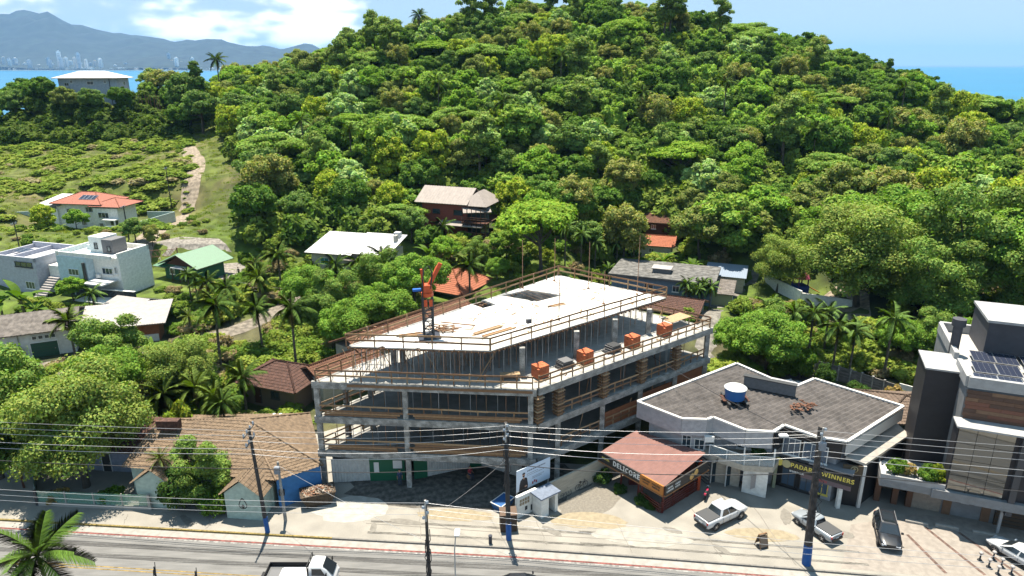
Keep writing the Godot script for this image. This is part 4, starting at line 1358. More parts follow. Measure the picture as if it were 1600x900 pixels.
	for s in [-1, 1]: sk.box(V(0, 1.36, s * 0.9), V(3.2, 0.1, 0.08)); sk.box(V(s * 1.6, 1.36, 0), V(0.08, 0.1, 1.8))
	for x in [-0.9, 0.0, 0.9]:
		for s in [-1, 1]: sk.bar(V(x, 0.2, s * 0.8), V(x * 1.2, 1.3, s * 0.93), 0.08, 0.06)
	part(wsk, "skip_body", sk, surf("rusty skip", Color(0.12, 0.085, 0.055), 0.8, V(1, 1, 1), V(0.4, 0.4, 0.4), 0, 1, true))
	var ru := B.new()
	ru.coloured = true
	for i in 260:
		var x := rnd(-1.4, 1.4); var zz := rnd(-0.75, 0.75)
		var c := [Color(0.25, 0.13, 0.08), Color(0.32, 0.27, 0.21), Color(0.16, 0.11, 0.08)][i % 3] as Color
		ru.tint = c
		ru.xf = Transform3D(Basis.from_euler(V(rnd(0, 3), rnd(0, 3), rnd(0, 3))), V(x, 1.35 + 0.35 * (1 - absf(x) / 1.5) * (1 - absf(zz) / 0.9) + rnd(-0.1, 0.05), zz))
		ru.box(Vector3.ZERO, V(rnd(0.08, 0.3), rnd(0.05, 0.16), rnd(0.08, 0.22)))
	var rum := surf("rubble", Color(1, 1, 1), 0.95, V(2, 2, 2)); rum.vertex_color_use_as_albedo = true
	stuff(wsk, "rubble", ru, rum)
	var bt := thing("mortar_box", "blue and white mortar box in front of the pole at the site entrance", "box", V(-0.9, 0, -56.8), 0.9)
	var bo := B.new()
	bo.hexa([V(-0.8, 0, -0.5), V(-0.8, 0, 0.5), V(0.8, 0, 0.5), V(0.8, 0, -0.5), V(-1.0, 0.7, -0.65), V(-1.0, 0.7, 0.65), V(1.0, 0.7, 0.65), V(1.0, 0.7, -0.65)])
	part(bt, "body", bo, surf("box blue", Color(0.02, 0.09, 0.25), 0.5, V(1, 1, 1)))
	var ri := B.new()
	for s in [-1, 1]: ri.box(V(0, 0.72, s * 0.65), V(2.08, 0.06, 0.07)); ri.box(V(s * 1.0, 0.72, 0), V(0.07, 0.06, 1.24))
	part(bt, "rim", ri, surf("paper white", Color(0.6, 0.6, 0.58)))
	var dumps := thing("brown_bin", "dark brown rubbish container behind the centre pole", "container", V(-0.35, 0, -53.6), 0.1)
	var dbx := B.new(); dbx.cbox(V(0, 0.85, 0), V(1.5, 1.7, 1.3), 0.05)
	part(dumps, "body", dbx, surf("bin brown", Color(0.07, 0.045, 0.03), 0.7, V(1, 1, 1), V(0.4, 0.4, 0.4)))
	part(dumps, "lid", bx(V(0, 1.74, 0), V(1.56, 0.07, 1.36)), surf("bin brown lid", Color(0.1, 0.065, 0.045), 0.7))

# ---------------------------------------------------------------- houses
func roof(o: Node, style: String, c: Vector3, w: float, d: float, rise: float, m: Material, tiles := false, over := 0.45, turn := 0.0, pitch := 0.0) -> void:
	var x := w / 2 + over; var z := d / 2 + over
	var r := V(0, rise, 0)
	var P := []
	match style:
		"gable":
			P = [[V(-x, 0, z), V(x, 0, z), V(x, 0, 0) + r, V(-x, 0, 0) + r], [V(x, 0, -z), V(-x, 0, -z), V(-x, 0, 0) + r, V(x, 0, 0) + r]]
		"hip":
			var k := maxf(x - z, 0.0); var kz := maxf(z - x, 0.0)
			if k > 0.01:
				P = [[V(-x, 0, z), V(x, 0, z), V(k, 0, 0) + r, V(-k, 0, 0) + r], [V(x, 0, -z), V(-x, 0, -z), V(-k, 0, 0) + r, V(k, 0, 0) + r], [V(x, 0, z), V(x, 0, -z), V(k, 0, 0) + r], [V(-x, 0, -z), V(-x, 0, z), V(-k, 0, 0) + r]]
			elif kz > 0.01:
				P = [[V(-x, 0, z), V(x, 0, z), V(0, 0, kz) + r], [V(x, 0, -z), V(-x, 0, -z), V(0, 0, -kz) + r], [V(x, 0, z), V(x, 0, -z), V(0, 0, -kz) + r, V(0, 0, kz) + r], [V(-x, 0, -z), V(-x, 0, z), V(0, 0, kz) + r, V(0, 0, -kz) + r]]
			else:
				P = [[V(-x, 0, z), V(x, 0, z), r], [V(x, 0, -z), V(-x, 0, -z), r], [V(x, 0, z), V(x, 0, -z), r], [V(-x, 0, -z), V(-x, 0, z), r]]
		"mono":
			P = [[V(-x, 0, z), V(x, 0, z), V(x, 0, -z) + r, V(-x, 0, -z) + r]]
	var t := TR(c, turn)
	var under := B.new()
	var rd := B.new()
	for p in P:
		var b := B.new()
		ribs(b, p, pitch if pitch > 0 else (0.3 if tiles else 0.35), 0.07 if tiles else 0.045, 0.42 if tiles else 0.0, 0.035 if tiles else 0.0)
		var q := part(o, "roof_tiles" if tiles else "roof_sheet", b, m, t)
		if tiles: q.set_meta("kind", "stuff")
		slab_poly(under, p.map(func(v): return v - V(0, 0.02, 0)), 0.13)
		if tiles:
			for i in p.size():
				var a: Vector3 = p[i]; var e: Vector3 = p[(i + 1) % p.size()]
				if a.y > 0.01 or e.y > 0.01: rd.tube([a + V(0, 0.06, 0), e + V(0, 0.06, 0)], 0.12, 0.12, 6)
	part(o, "roof_underside", under, surf("eaves wood", Color(0.2, 0.17, 0.13), 0.8), t)
	if tiles: part(o, "ridge_tiles", rd, m, t)

func walls(o: Node, c: Vector3, s: Vector3, m: Material, turn := 0.0, gable := 0.0, below := 0.8, called := "wall") -> void:
	var b := B.new()
	b.box(V(0, s.y / 2 - below / 2, 0), V(s.x, s.y + below, s.z))
	if gable > 0:
		for sx in [-1, 1]:
			var x: float = sx * (s.x / 2 - 0.01)
			b.hexa([V(x - 0.09, s.y, -s.z / 2), V(x - 0.09, s.y, s.z / 2), V(x + 0.09, s.y, s.z / 2), V(x + 0.09, s.y, -s.z / 2), V(x - 0.09, s.y + gable, -0.02), V(x - 0.09, s.y + gable, 0.02), V(x + 0.09, s.y + gable, 0.02), V(x + 0.09, s.y + gable, -0.02)])
	part(o, called, b, m, TR(c, turn))

func solar(o: Node, at: Transform3D, cols: int, rows: int, pw := 1.0, ph := 1.7) -> void:
	var cell := surf("solar cell", Color(0.022, 0.027, 0.045), 0.12, Vector3.ZERO)
	var fr := surf("aluminium", Color(0.55, 0.56, 0.57), 0.35, Vector3.ZERO, Vector3.ZERO, 0.8)
	for i in cols:
		for j in rows:
			var b := B.new()
			b.box(V(0, 0, 0), V(pw - 0.03, 0.04, ph - 0.03))
			var p := part(o, "solar_panel", b, fr, at * Transform3D(Basis(), V((i + 0.5) * pw, 0, (j + 0.5) * ph)))
			var c := B.new()
			for a in 4:
				for e in 6: c.box(V((a - 1.5) * (pw - 0.1) / 4, 0.022, (e - 2.5) * (ph - 0.1) / 6), V((pw - 0.1) / 4 - 0.012, 0.006, (ph - 0.1) / 6 - 0.012))
			part(p, "cells", c, cell)

func build_houses() -> void:
	rng.seed = 19
	var gl := darkglass()
	var white := surf("white render", Color(0.7, 0.686, 0.644), 0.8, V(1, 1, 1), V(0.3, 0.3, 0.3))
	var wframe := surf("white frame", Color(0.6, 0.6, 0.58), 0.5, Vector3.ZERO)
	var dframe := surf("dark frame", Color(0.04, 0.04, 0.04), 0.5, Vector3.ZERO)
	var grey := surf("grey render", Color(0.27, 0.275, 0.29), 0.85, V(1, 1, 1), V(0.25, 0.25, 0.25))
	var clay := surf("clay tile", Color(0.21, 0.095, 0.055), 0.85, V(1.2, 1.2, 1.2), V(0.3, 0.3, 0.3), 0, 0, true)
	var clayo := surf("orange tile", Color(0.37, 0.125, 0.065), 0.8, V(1.2, 1.2, 1.2), V(0.3, 0.3, 0.3))
	var clayp := surf("weathered tile", Color(0.29, 0.205, 0.132), 0.85, V(1.2, 1.2, 1.2), V(0.3, 0.3, 0.3), 0, 0, true)
	var clayb := surf("brown tile", Color(0.15, 0.075, 0.055), 0.85, V(1.2, 1.2, 1.2), V(0.3, 0.3, 0.3), 0, 0, true)
	var fibre := surf("fibre cement", Color(0.215, 0.189, 0.169), 0.9, V(0.6, 0.6, 0.6), V(0.15, 0.15, 0.15), 0, 0, true)
	var pale := surf("pale fibre cement", Color(0.351, 0.325, 0.312), 0.85, V(0.6, 0.6, 0.6), V(0.15, 0.15, 0.15))
	var wroof := surf("white roof sheet", Color(0.55, 0.55, 0.55), 0.5, V(0.5, 0.5, 0.5), V(0.1, 0.1, 0.1))
	var con := surf("raw concrete", Color(0.483, 0.471, 0.437))

	# mansion on the ridge
	var o := thing("ridge_house", "large pale blue-grey house with a white hipped roof on the far ridge", "house", V(-140, 27.6, -243), 0.12)
	var bl := surf("blue grey render", Color(0.375, 0.419, 0.5), 0.85, V(1, 1, 1), V(0.2, 0.2, 0.2))
	walls(o, Vector3.ZERO, V(18, 8.6, 10), bl)
	walls(o, V(11.5, -1, 0.5), V(6, 3.6, 9), bl, 0, 0, 2)
	roof(o, "hip", V(0, 8.6, 0), 18, 10, 2.2, wroof, false, 1.4)
	for q in [[-6.5, 6.6, 1.4, 1.0], [-5.0, 7.4, 0.8, 0.8], [0.8, 7.0, 2.0, 1.1], [5.4, 7.3, 0.7, 0.8], [-6.8, 4.6, 1.6, 1.2], [-3.5, 3.2, 1.2, 1.3], [-0.6, 3.3, 3.4, 1.3], [-6.5, 2.2, 1.2, 1.2], [2.4, 1.4, 0.9, 0.9], [6.0, 3.6, 1.2, 1.2]]:
		window(o, V(q[0], q[1], 5.0), q[2], q[3], 0, wframe, gl, 2)
	for i in 3: window(o, V(9.0, 2.0 + i * 2.4, -1.0), 1.6, 1.1, PI / 2, wframe, gl, 2)
	var por := B.new()
	for y in [3.1, 5.6]: por.box(V(-7.2, y, 5.5), V(3.0, 0.15, 1.2))
	part(o, "balcony_slab", por, bl)
	part(o, "terrace_slab", bx(V(11.8, 2.72, 0.5), V(7, 0.2, 10)), wroof)
	part(o, "drain_pipe", bx(V(6.8, 4.4, 5.06), V(0.16, 8.4, 0.14)), dframe)
	var fz := thing("roof_frame", "row of bare red-brown poles beside the pale ridge house", "poles", V(-124, 25, -238), 0.1)
	for i in 9: part(fz, "pole", bx(V(i * 0.9, 2.6 + 0.4 * (i % 2), (i % 3) * 0.4), V(0.14, 5.2 + 0.8 * (i % 2), 0.14)), surf("pole red", Color(0.28, 0.13, 0.09), 0.8))

	# red-roofed house on the slope
	o = thing("red_roof_house", "white two-storey house with a red tiled roof and solar panels", "house", V(-93, 5.5, -154), -0.16)
	o.scale = V(0.85, 0.95, 0.85)
	walls(o, V(-3, 0, -1), V(12, 6.0, 9), white)
	walls(o, V(6, 0, 1.2), V(7, 5.2, 7), white)
	walls(o, V(-11, 0, 0), V(5, 4.6, 8), white)
	roof(o, "hip", V(-2.2, 6.0, -0.6), 13.5, 9.6, 2.0, surf("salmon tile", Color(0.42, 0.165, 0.115), 0.8, V(1.2, 1.2, 1.2), V(0.3, 0.3, 0.3)), true, 0.7)
	roof(o, "hip", V(6.2, 5.6, 0.6), 8, 8, 1.4, surf("salmon tile", Color(0.42, 0.165, 0.115)), true, 0.6)
	roof(o, "mono", V(-10.6, 5.5, 0), 6, 8.6, 1.2, wroof, false, 0.4)
	solar(o, Transform3D(Basis(Vector3.RIGHT, 0.34), V(-2.6, 7.56, 1.0)), 4, 1, 1.15, 2.1)
	for q in [[-5.5, 4.2, 3.52, 1.2, 1.0], [0.8, 4.6, 3.52, 2.6, 1.2], [-1.6, 1.4, 3.52, 1.4, 1.2], [5.4, 3.6, 4.72, 3.0, 1.3], [4.4, 1.2, 4.72, 1.2, 1.2], [-11.0, 3.2, 4.02, 1.0, 0.9]]:
		window(o, V(q[0], q[1], q[2]), q[3], q[4], 0, wframe, gl, 3)
	door(o, V(8.2, 0, 4.7), 2.2, 2.6, 0, wframe, gl)
	for i in 2: part(o, "porch_column", bx(V(7.0 + i * 2.6, 1.4, 6.4), V(0.25, 2.8, 0.25)), white)
	part(o, "porch_roof", bx(V(8.2, 2.9, 5.7), V(3.6, 0.2, 2.2)), white)
	var yw := B.new()
	for q in [[V(9, 1.2, -6), V(16, 1.2, -7)], [V(16, 1.2, -7), V(14, 0.9, 6)], [V(-28, 1.2, 2), V(-14, 1.2, -5)], [V(-28, 1.2, 2), V(-22, 1.0, 8)], [V(8, 0.4, 8), V(14.5, 0.4, 6)]]: yw.bar(q[0], q[1], 0.2, 3.2)
	solo("garden_wall", yw, surf("pale green render", Color(0.425, 0.525, 0.5), 0.85, V(1, 1, 1), V(0.3, 0.3, 0.3)), "pale green garden walls around the red-roofed house", "wall", "", TR(V(-93, 5.5, -154), -0.16, 0.9))

	# white cubic house above the dark retaining wall
	o = thing("white_cubic_house", "white and pale blue three-level cubic house with a flat roof terrace", "house", V(-69.5, 3.2, -114.5), -0.30)
	var pb := surf("pale blue render", Color(0.5, 0.625, 0.675), 0.85, V(1, 1, 1), V(0.25, 0.25, 0.25))
	walls(o, V(-2.8, 0, 0), V(6.2, 6.6, 8), pb, 0, 0, 0.2)
	walls(o, V(3.0, 0, -0.8), V(5.4, 6.6, 6.6), white, 0, 0, 0.2)
	var pp := B.new()
	for q in [[V(-5.75, 7.0, 0), V(0.3, 0.8, 8)], [V(5.5, 7.0, -0.8), V(0.3, 0.8, 6.6)], [V(0, 6.95, 3.72), V(11, 0.7, 0.3)], [V(0, 7.0, -3.9), V(11.3, 0.8, 0.3)]]: pp.box(q[0], q[1])
	part(o, "parapet", pp, white)
	walls(o, V(-0.9, 6.6, -1.2), V(2.9, 2.7, 3.2), white, 0, 0, 0.0, "stair_tower")
	walls(o, V(1.7, 6.6, -0.9), V(2.2, 2.4, 3.0), surf("grey block", Color(0.16, 0.16, 0.165), 0.9, V(1, 1, 1), V(0.4, 0.4, 0.4)), 0, 0, 0.0, "stair_tower")
	part(o, "roof_tank_box", bx(V(-3.8, 7.0, -1.5), V(1.2, 0.8, 1.4)), white)
	for q in [[-2.6, 4.0, 4.03, 2.2, 1.1], [-0.6, 1.2, 4.03, 1.5, 1.4], [3.0, 4.2, 2.53, 2.2, 1.1], [4.8, 4.5, 2.53, 0.6, 1.2]]: window(o, V(q[0], q[1], q[2]), q[3], q[4], 0, wframe, gl, 3)
	door(o, V(-4.0, 0, 4.02), 1.6, 2.2, 0, wframe, gl)
	window(o, V(-0.9, 7.8, 0.42), 0.7, 1.0, 0, dframe, gl, 1)
	window(o, V(2.0, 7.5, 0.62), 0.7, 0.9, 0, dframe, gl, 1)
	part(o, "canopy_slab", bx(V(2.6, 2.75, 4.0), V(4.6, 0.22, 3.6)), wroof)
	part(o, "air_unit", bx(V(1.2, 3.3, 2.8), V(0.8, 0.6, 0.4)), wframe)
	part(o, "chimney", bx(V(0.15, 4.2, 4.4), V(0.35, 3.4, 0.35)), dframe)
	part(o, "terrace_floor", bx(V(3.0, -0.02, 4.4), V(7.4, 0.2, 4.2)), white)
	o = thing("grey_cubic_house", "lilac-grey cubic house with a flat roof beside the white cubic house", "house", V(-83, 3.2, -117), -0.30)
	var lil := surf("lilac render", Color(0.45, 0.456, 0.512), 0.85, V(1, 1, 1), V(0.25, 0.25, 0.25))
	walls(o, V(0, 0, 0), V(9.5, 5.6, 8), lil)
	walls(o, V(-5.8, 0, -0.5), V(2.4, 5.0, 7), surf("blue render", Color(0.08, 0.15, 0.25), 0.85))
	var p2 := B.new()
	for q in [[V(0, 5.9, 3.85), V(9.5, 0.7, 0.3)], [V(-4.6, 5.9, 0), V(0.3, 0.7, 8)], [V(4.6, 5.9, 0), V(0.3, 0.7, 8)], [V(0, 6.1, -3.85), V(9.5, 1.1, 0.3)], [V(-0.4, 5.95, 0), V(0.3, 0.7, 7.4)]]: p2.box(q[0], q[1])
	part(o, "parapet", p2, lil)
	window(o, V(2.2, 5.0, 4.02), 3.8, 0.9, 0, dframe, gl, 3)
	window(o, V(2.8, 1.4, 4.02), 2.0, 1.3, 0, wframe, gl, 3)
	solar(o, Transform3D(Basis(Vector3.RIGHT, 0.12), V(-4.0, 6.2, -1.0)), 3, 1, 1.1, 1.9)
	walls(o, V(6.9, 0, -0.5), V(3.6, 4.6, 5), white, 0, 0, 0.8, "stair_tower")
	var steps := B.new()
	for i in 9: steps.box(V(6.6, 0.15 + i * 0.3, 5.8 - i * 0.4), V(2.2, 0.3, 0.4))
	part(o, "stair", steps, pale)
	o = thing("retaining_wall", "tall dark block retaining wall below the white cubic house", "wall", V(-66.5, 1.0, -109.5), -0.22)
	var rw := surf("dark block", Color(0.075, 0.085, 0.095), 0.9, V(1, 1, 1), V(0.3, 0.3, 0.3), 0, 1, true)
	walls(o, V(-4.4, 0, 0), V(4.6, 3.3, 0.3), rw, 0, 0, 1)
	walls(o, V(1.2, 0, -0.4), V(6.4, 3.5, 0.3), rw, 0, 0, 1, "wall_stretch")
	walls(o, V(7.4, 0, -0.8), V(5.8, 2.4, 0.3), rw, 0, 0, 1, "wall_stretch")
	part(o, "coping", bx(V(1.2, 3.54, -0.4), V(6.4, 0.08, 0.45)), white)
	var ww := B.new()
	ww.bar(V(-8.5, 1.0, -2.6), V(-18, 1.0, -3.2), 0.25, 2.4)
	solo("low_wall", ww, white, "low white wall in front of the lilac-grey house", "wall", "", TR(V(-66.5, 1.6, -107.5), -0.22))
	var ch := thing("brick_shed", "small red brick shed with a sloping fibre roof below the retaining wall", "shed", V(-61.5, 1.3, -104.5), -0.3)
	var br := surf("clay block", Color(0.26, 0.105, 0.05))
	walls(ch, Vector3.ZERO, V(6, 2.4, 3), br)
	roof(ch, "mono", V(0, 2.5, 0), 6, 3, 0.7, pale, false, 0.35)

	# green-roofed house
	o = thing("green_roof_house", "low house with a bright green metal roof and dark timber gable", "house", V(-57.8, 3.3, -121.8), -0.42)
	o.scale = V(0.85, 0.95, 0.85)
	walls(o, V(0, 0, 0), V(9.5, 3.0, 7), surf("green wall paint", Color(0.03, 0.115, 0.07), 0.8, V(1, 1, 1), V(0.3, 0.3, 0.3)))
	var groof := surf("green metal", Color(0.045, 0.165, 0.085), 0.5, V(1, 1, 1), V(0.2, 0.2, 0.2))
	roof(o, "gable", V(0, 3.0, -0.6), 8.6, 10.0, 2.2, groof, false, 0.7, PI / 2)
	roof(o, "mono", V(-5.2, 2.5, 1.2), 3.0, 6.0, 1.0, groof, false, 0.4)
	var gt := B.new()
	gt.hexa([V(-3.9, 3.0, 3.3), V(-3.9, 3.0, 3.6), V(3.9, 3.0, 3.6), V(3.9, 3.0, 3.3), V(-0.05, 5.0, 3.3), V(-0.05, 5.0, 3.6), V(0.05, 5.0, 3.6), V(0.05, 5.0, 3.3)])
	part(o, "timber_gable", gt, surf("timber dark", Color(0.075, 0.03, 0.018), 0.8, V(3, 0.5, 3)))
	part(o, "verandah_roof", bx(V(1.0, 2.75, 4.2), V(4.8, 0.16, 1.5)), wroof)
	for i in 3: part(o, "post", bx(V(-1.2 + i * 2.2, 1.35, 4.8), V(0.14, 2.7, 0.14)), surf("timber dark", Color(0.075, 0.03, 0.018)))
	window(o, V(-2.6, 1.6, 3.52), 1.4, 1.1, 0, wframe, gl, 2)
	window(o, V(2.6, 1.6, 3.52), 1.2, 1.1, 0, wframe, gl, 2)
	door(o, V(0.4, 0, 3.5), 0.9, 2.1, 0, wframe, surf("timber dark", Color(0.075, 0.03, 0.018)))

	# long grey shed house on the left
	o = thing("long_shed_house", "long white house with a grey-brown corrugated roof and green garage door", "house", V(-70.5, 1.3, -92.5), 0.42)
	var ow := surf("off-white render", Color(0.63, 0.63, 0.6), 0.85, V(1, 1, 1), V(0.25, 0.25, 0.25))
	walls(o, Vector3.ZERO, V(15, 3.6, 9), ow)
	roof(o, "gable", V(0, 3.7, 0), 15, 9, 1.6, fibre, false, 0.6, 0, 0.55)
	part(o, "gable_wall", bx(V(7.4, 4.2, 0), V(0.1, 1.0, 4.0)), ow)
	var gd := door(o, V(3.8, 0, 4.52), 3.2, 2.1, 0, wframe, surf("garage green", Color(0.03, 0.09, 0.055), 0.7, V(1, 1, 1), V(0.5, 0.5, 0.5)))
	for i in 5: part(gd, "door_slat", bx(V(0, 0.25 + i * 0.42, 0.045), V(3.1, 0.03, 0.02)), dframe)
	for i in 4: window(o, V(2.8 + i * 0.75, 2.85, 4.53), 0.62, 0.6, 0, wframe, gl, 1, 1, "window", false)
	window(o, V(-3.4, 1.9, 4.53), 1.0, 1.0, 0, wframe, gl, 2)
	part(o, "lean_to", bx(V(-1.2, 0.9, 5.0), V(4.6, 1.8, 0.9)), surf("dark block", Color(0.075, 0.085, 0.095)))
	part(o, "drain_pipe", bx(V(0.9, 1.8, 4.58), V(0.1, 3.6, 0.1)), con)
	o = thing("open_shed", "open shed with a pale flat roof and a red brick end", "shed", V(-58.6, 1.3, -97.5), 0.30)
	walls(o, V(4.2, 0, 2.0), V(3.2, 2.7, 3.4), br)
	walls(o, V(4.2, 0, 3.76), V(2.9, 1.1, 0.1), ow, 0, 0, 0.2, "render_patch")
	walls(o, V(-1.0, 0, -3.4), V(11, 2.7, 0.2), con)
	roof(o, "mono", V(0.2, 2.9, 0), 12.6, 8, 0.9, pale, false, 0.4)
	for i in 4: part(o, "post", bx(V(-5.6 + i * 2.6, 1.35, 3.7), V(0.2, 2.8, 0.2)), con)
	var ls := thing("garden_hut", "small dark-roofed shelter half hidden in the left garden", "hut", V(-55.5, 0.6, -80.5), 0.2)
	walls(ls, Vector3.ZERO, V(4.5, 1.8, 3), con)
	roof(ls, "mono", V(0, 1.9, 0), 4.5, 3, 0.5, fibre, false, 0.3)

	# white-roofed house in the middle
	o = thing("white_roof_house", "beige two-storey house with a bright white stepped roof", "house", V(-27.6, 4.0, -121), -0.26)
	var beige := surf("beige render", Color(0.45, 0.425, 0.362), 0.85, V(1, 1, 1), V(0.25, 0.25, 0.25))
	walls(o, V(-3.4, 0, 0), V(7.4, 4.7, 8), beige)
	walls(o, V(3.5, 0, -0.3), V(6.8, 4.7, 7.4), beige)
	roof(o, "mono", V(-3.6, 4.75, 0), 7.6, 8, 1.7, wroof, false, 0.7)
	roof(o, "mono", V(3.6, 4.95, -0.3), 6.6, 7.4, 1.7, wroof, false, 0.7)
	walls(o, V(6.6, 0, -1.8), V(0.5, 7.2, 1.0), beige, 0, 0, 0.5, "chimney")
	part(o, "water_tank", bx(V(6.2, 6.9, -3.6), V(1.1, 0.9, 1.1)), wroof)
	window(o, V(-4.6, 3.2, 4.02), 1.7, 1.3, 0, wframe, surf("teal glass", Color(0.02, 0.13, 0.14), 0.1, Vector3.ZERO), 2)
	window(o, V(6.92, 3.0, 0.4), 1.0, 1.3, PI / 2, wframe, gl, 2)
	part(o, "verandah_roof", bx(V(1.8, 4.0, 4.4), V(5.2, 0.15, 2.4)), fibre)
	window(o, V(1.6, 2.6, 3.42), 2.2, 1.6, 0, dframe, gl, 3)
	for i in 3: part(o, "post", bx(V(-0.6 + i * 2.4, 1.9, 5.4), V(0.16, 3.9, 0.16)), beige)

	# brick house on the slope
	o = thing("brick_house", "red brick house on the slope with a grey-pink roof and timber verandas", "house", V(-10.6, 8.0, -141.5), -0.34)
	var redb := surf("red brick", Color(0.27, 0.075, 0.05), 0.85, V(1.4, 1.4, 1.4), V(0.3, 0.3, 0.3), 0, 1)
	var pink := surf("pink grey sheet", Color(0.29, 0.25, 0.225), 0.7, V(0.5, 0.5, 0.5), V(0.15, 0.15, 0.15))
	walls(o, V(-1.5, 0, 0), V(10.5, 5.8, 8), redb, 0, 0, 2)
	roof(o, "gable", V(-2.2, 5.8, 0), 10, 8.4, 2.6, pink, false, 0.8, 0, 0.6)
	roof(o, "hip", V(4.6, 5.6, 0), 4.6, 8.0, 2.4, pink, false, 0.7, 0, 0.6)
	roof(o, "mono", V(5.4, 4.6, 4.4), 5.0, 2.0, 0.6, pink, false, 0.3, 0.5)
	for q in [[-3.6, 4.0, 1.6, 0.9], [1.2, 4.0, 1.9, 1.0], [-3.2, 1.4, 1.3, 1.1]]: window(o, V(q[0], q[1], 4.02), q[2], q[3], 0, dframe, gl, 2)
	part(o, "veranda_floor", bx(V(5.6, 2.6, 2.0), V(5.4, 0.2, 9)), surf("timber dark", Color(0.075, 0.03, 0.018)))
	part(o, "veranda_floor", bx(V(5.6, -0.3, 2.0), V(5.4, 0.2, 9)), surf("timber dark", Color(0.075, 0.03, 0.018)))
	roof(o, "mono", V(2.6, 1.9, 5.6), 9.0, 1.8, 0.5, pink, false, 0.3)
	for lv in 2:
		for i in 6:
			part(o, "veranda_post", bx(V(3.2 + i * 0.95, [1.15, 4.0][lv], 6.4), V(0.12, 2.7, 0.12)), surf("timber dark", Color(0.075, 0.03, 0.018)))
		for i in 2: part(o, "veranda_rail", bx(V(5.6, [0.6, 3.6][lv] + 0.4 * i - 0.3, 6.5), V(5.4, 0.1, 0.06)), surf("timber brown", Color(0.14, 0.07, 0.045), 0.8))
		part(o, "veranda_glass", bx(V(5.6, [1.2, 4.0][lv], 4.1), V(4.6, 2.0, 0.08)), gl)
	part(o, "drain_pipe", bx(V(-6.9, 2.9, 4.1), V(0.12, 5.8, 0.12)), dframe)

	# tiled roofs behind the site
	o = thing("orange_tile_house", "house with a pyramid roof of bright orange tiles behind the deck", "house", V(-9.6, 2.6, -111.5), -0.5)
	walls(o, Vector3.ZERO, V(8, 2.6, 8), beige)
	roof(o, "hip", V(0, 2.6, 0), 8.4, 9.2, 2.6, clayo, true, 0.6)
	window(o, V(-2, 1.5, 4.02), 1.2, 1.0, 0, wframe, gl, 2)
	o = thing("long_tile_house", "long house with red-brown tiles along the back of the building site", "house", V(-14.8, 1.6, -93.5), 0.86)
	walls(o, Vector3.ZERO, V(21, 2.6, 6), beige)
	roof(o, "gable", V(0, 2.6, 0), 21, 6.5, 1.7, clay, true, 0.5)
	window(o, V(-6, 1.5, 3.02), 1.2, 1.0, 0, wframe, gl, 2); window(o, V(-2, 1.5, 3.02), 1.2, 1.0, 0, wframe, gl, 2)
	o = thing("low_tile_house", "low tiled roof partly hidden behind the left end of the site", "house", V(-22.0, 1.0, -82), 0.86)
	walls(o, Vector3.ZERO, V(9, 2.4, 5), beige)
	roof(o, "gable", V(0, 2.4, 0), 9, 5.4, 1.4, clay, true, 0.4)
	window(o, V(-2, 1.4, 2.52), 1.1, 1.0, 0, wframe, gl, 2)
	o = thing("brown_tile_house", "dark brown tiled garden house between palms on the site's left", "house", V(-28.6, 0.5, -79.5), -0.35)
	walls(o, Vector3.ZERO, V(7.5, 2.6, 6), surf("brown render", Color(0.16, 0.12, 0.09), 0.85))
	roof(o, "hip", V(0, 2.6, 0), 8.2, 6.6, 1.9, clayb, true, 0.5)
	window(o, V(1, 1.5, 3.02), 1.2, 1.0, 0, dframe, gl, 2)
	door(o, V(-1.6, 0, 3.0), 0.9, 2.1, 0, dframe, surf("timber dark", Color(0.075, 0.03, 0.018)))
	# flat-roofed house with the blue wall, right behind the deck
	o = thing("flat_roof_house", "flat grey-roofed house with a blue wall behind the white deck", "house", V(27, 1.6, -117.5), -0.36)
	walls(o, Vector3.ZERO, V(17, 3.8, 9.5), surf("dusty blue render", Color(0.15, 0.22, 0.30), 0.85, V(1, 1, 1), V(0.25, 0.25, 0.25)))
	var fr := B.new(); fr.cbox(V(0, 4.0, 0), V(18, 0.35, 10.8), 0.05)
	part(o, "roof_slab", fr, surf("stained roof slab", Color(0.20, 0.195, 0.185), 0.9, V(0.5, 0.5, 0.5), V(0.12, 0.12, 0.12), 0, 1, true))
	walls(o, V(-0.4, 4.1, 1.2), V(3.0, 0.8, 2.2), surf("grey block", Color(0.16, 0.16, 0.165)), 0, 0, 0.0, "roof_hatch")
	part(o, "hatch_slab", bx(V(-0.4, 4.96, 1.2), V(3.4, 0.12, 2.6)), pale)
	for q in [[-2.0, 1.6], [2.6, 1.2]]: window(o, V(q[0], 2.4, 4.77), q[1], 1.1, 0, wframe, gl, 2)
	o = thing("brown_roof_house", "low house with a brown tiled roof against the deck's far side", "house", V(22.6, 0.8, -107.5), -0.46)
	walls(o, Vector3.ZERO, V(16, 2.4, 6.5), beige)
	roof(o, "gable", V(0, 2.5, 0), 16, 7, 1.5, clayb, true, 0.6)
	window(o, V(5, 1.4, 3.27), 1.1, 1.0, 0, wframe, gl, 2)
	var n := 0
	for q in [[29.3, 3.5, -136.5, 6.0, 5.0], [31.5, 6.0, -146.5, 5.5, 5.0]]:
		o = thing("hillside_cabin", ["orange-tiled cabin at the hill's foot behind the flat-roofed house", "dark timber cabin with a red roof peeping from the trees"][n], "cabin", V(q[0], q[1], q[2]), -0.3)
		walls(o, Vector3.ZERO, V(q[3], 2.5, q[4]), [beige, surf("timber dark", Color(0.075, 0.03, 0.018))][n], 0, 0, 2)
		roof(o, "gable", V(0, 2.5, 0), q[3], q[4], 1.5, [clayo, clay][n], true, 0.7)
		window(o, V(-0.8, 1.5, q[4] / 2 + 0.02), 1.0, 0.9, 0, wframe, gl, 2)
		n += 1
	o = thing("alley_house", "small house with a bluish metal roof at the end of the alley", "house", V(39.0, 1.2, -121.5), -0.36)
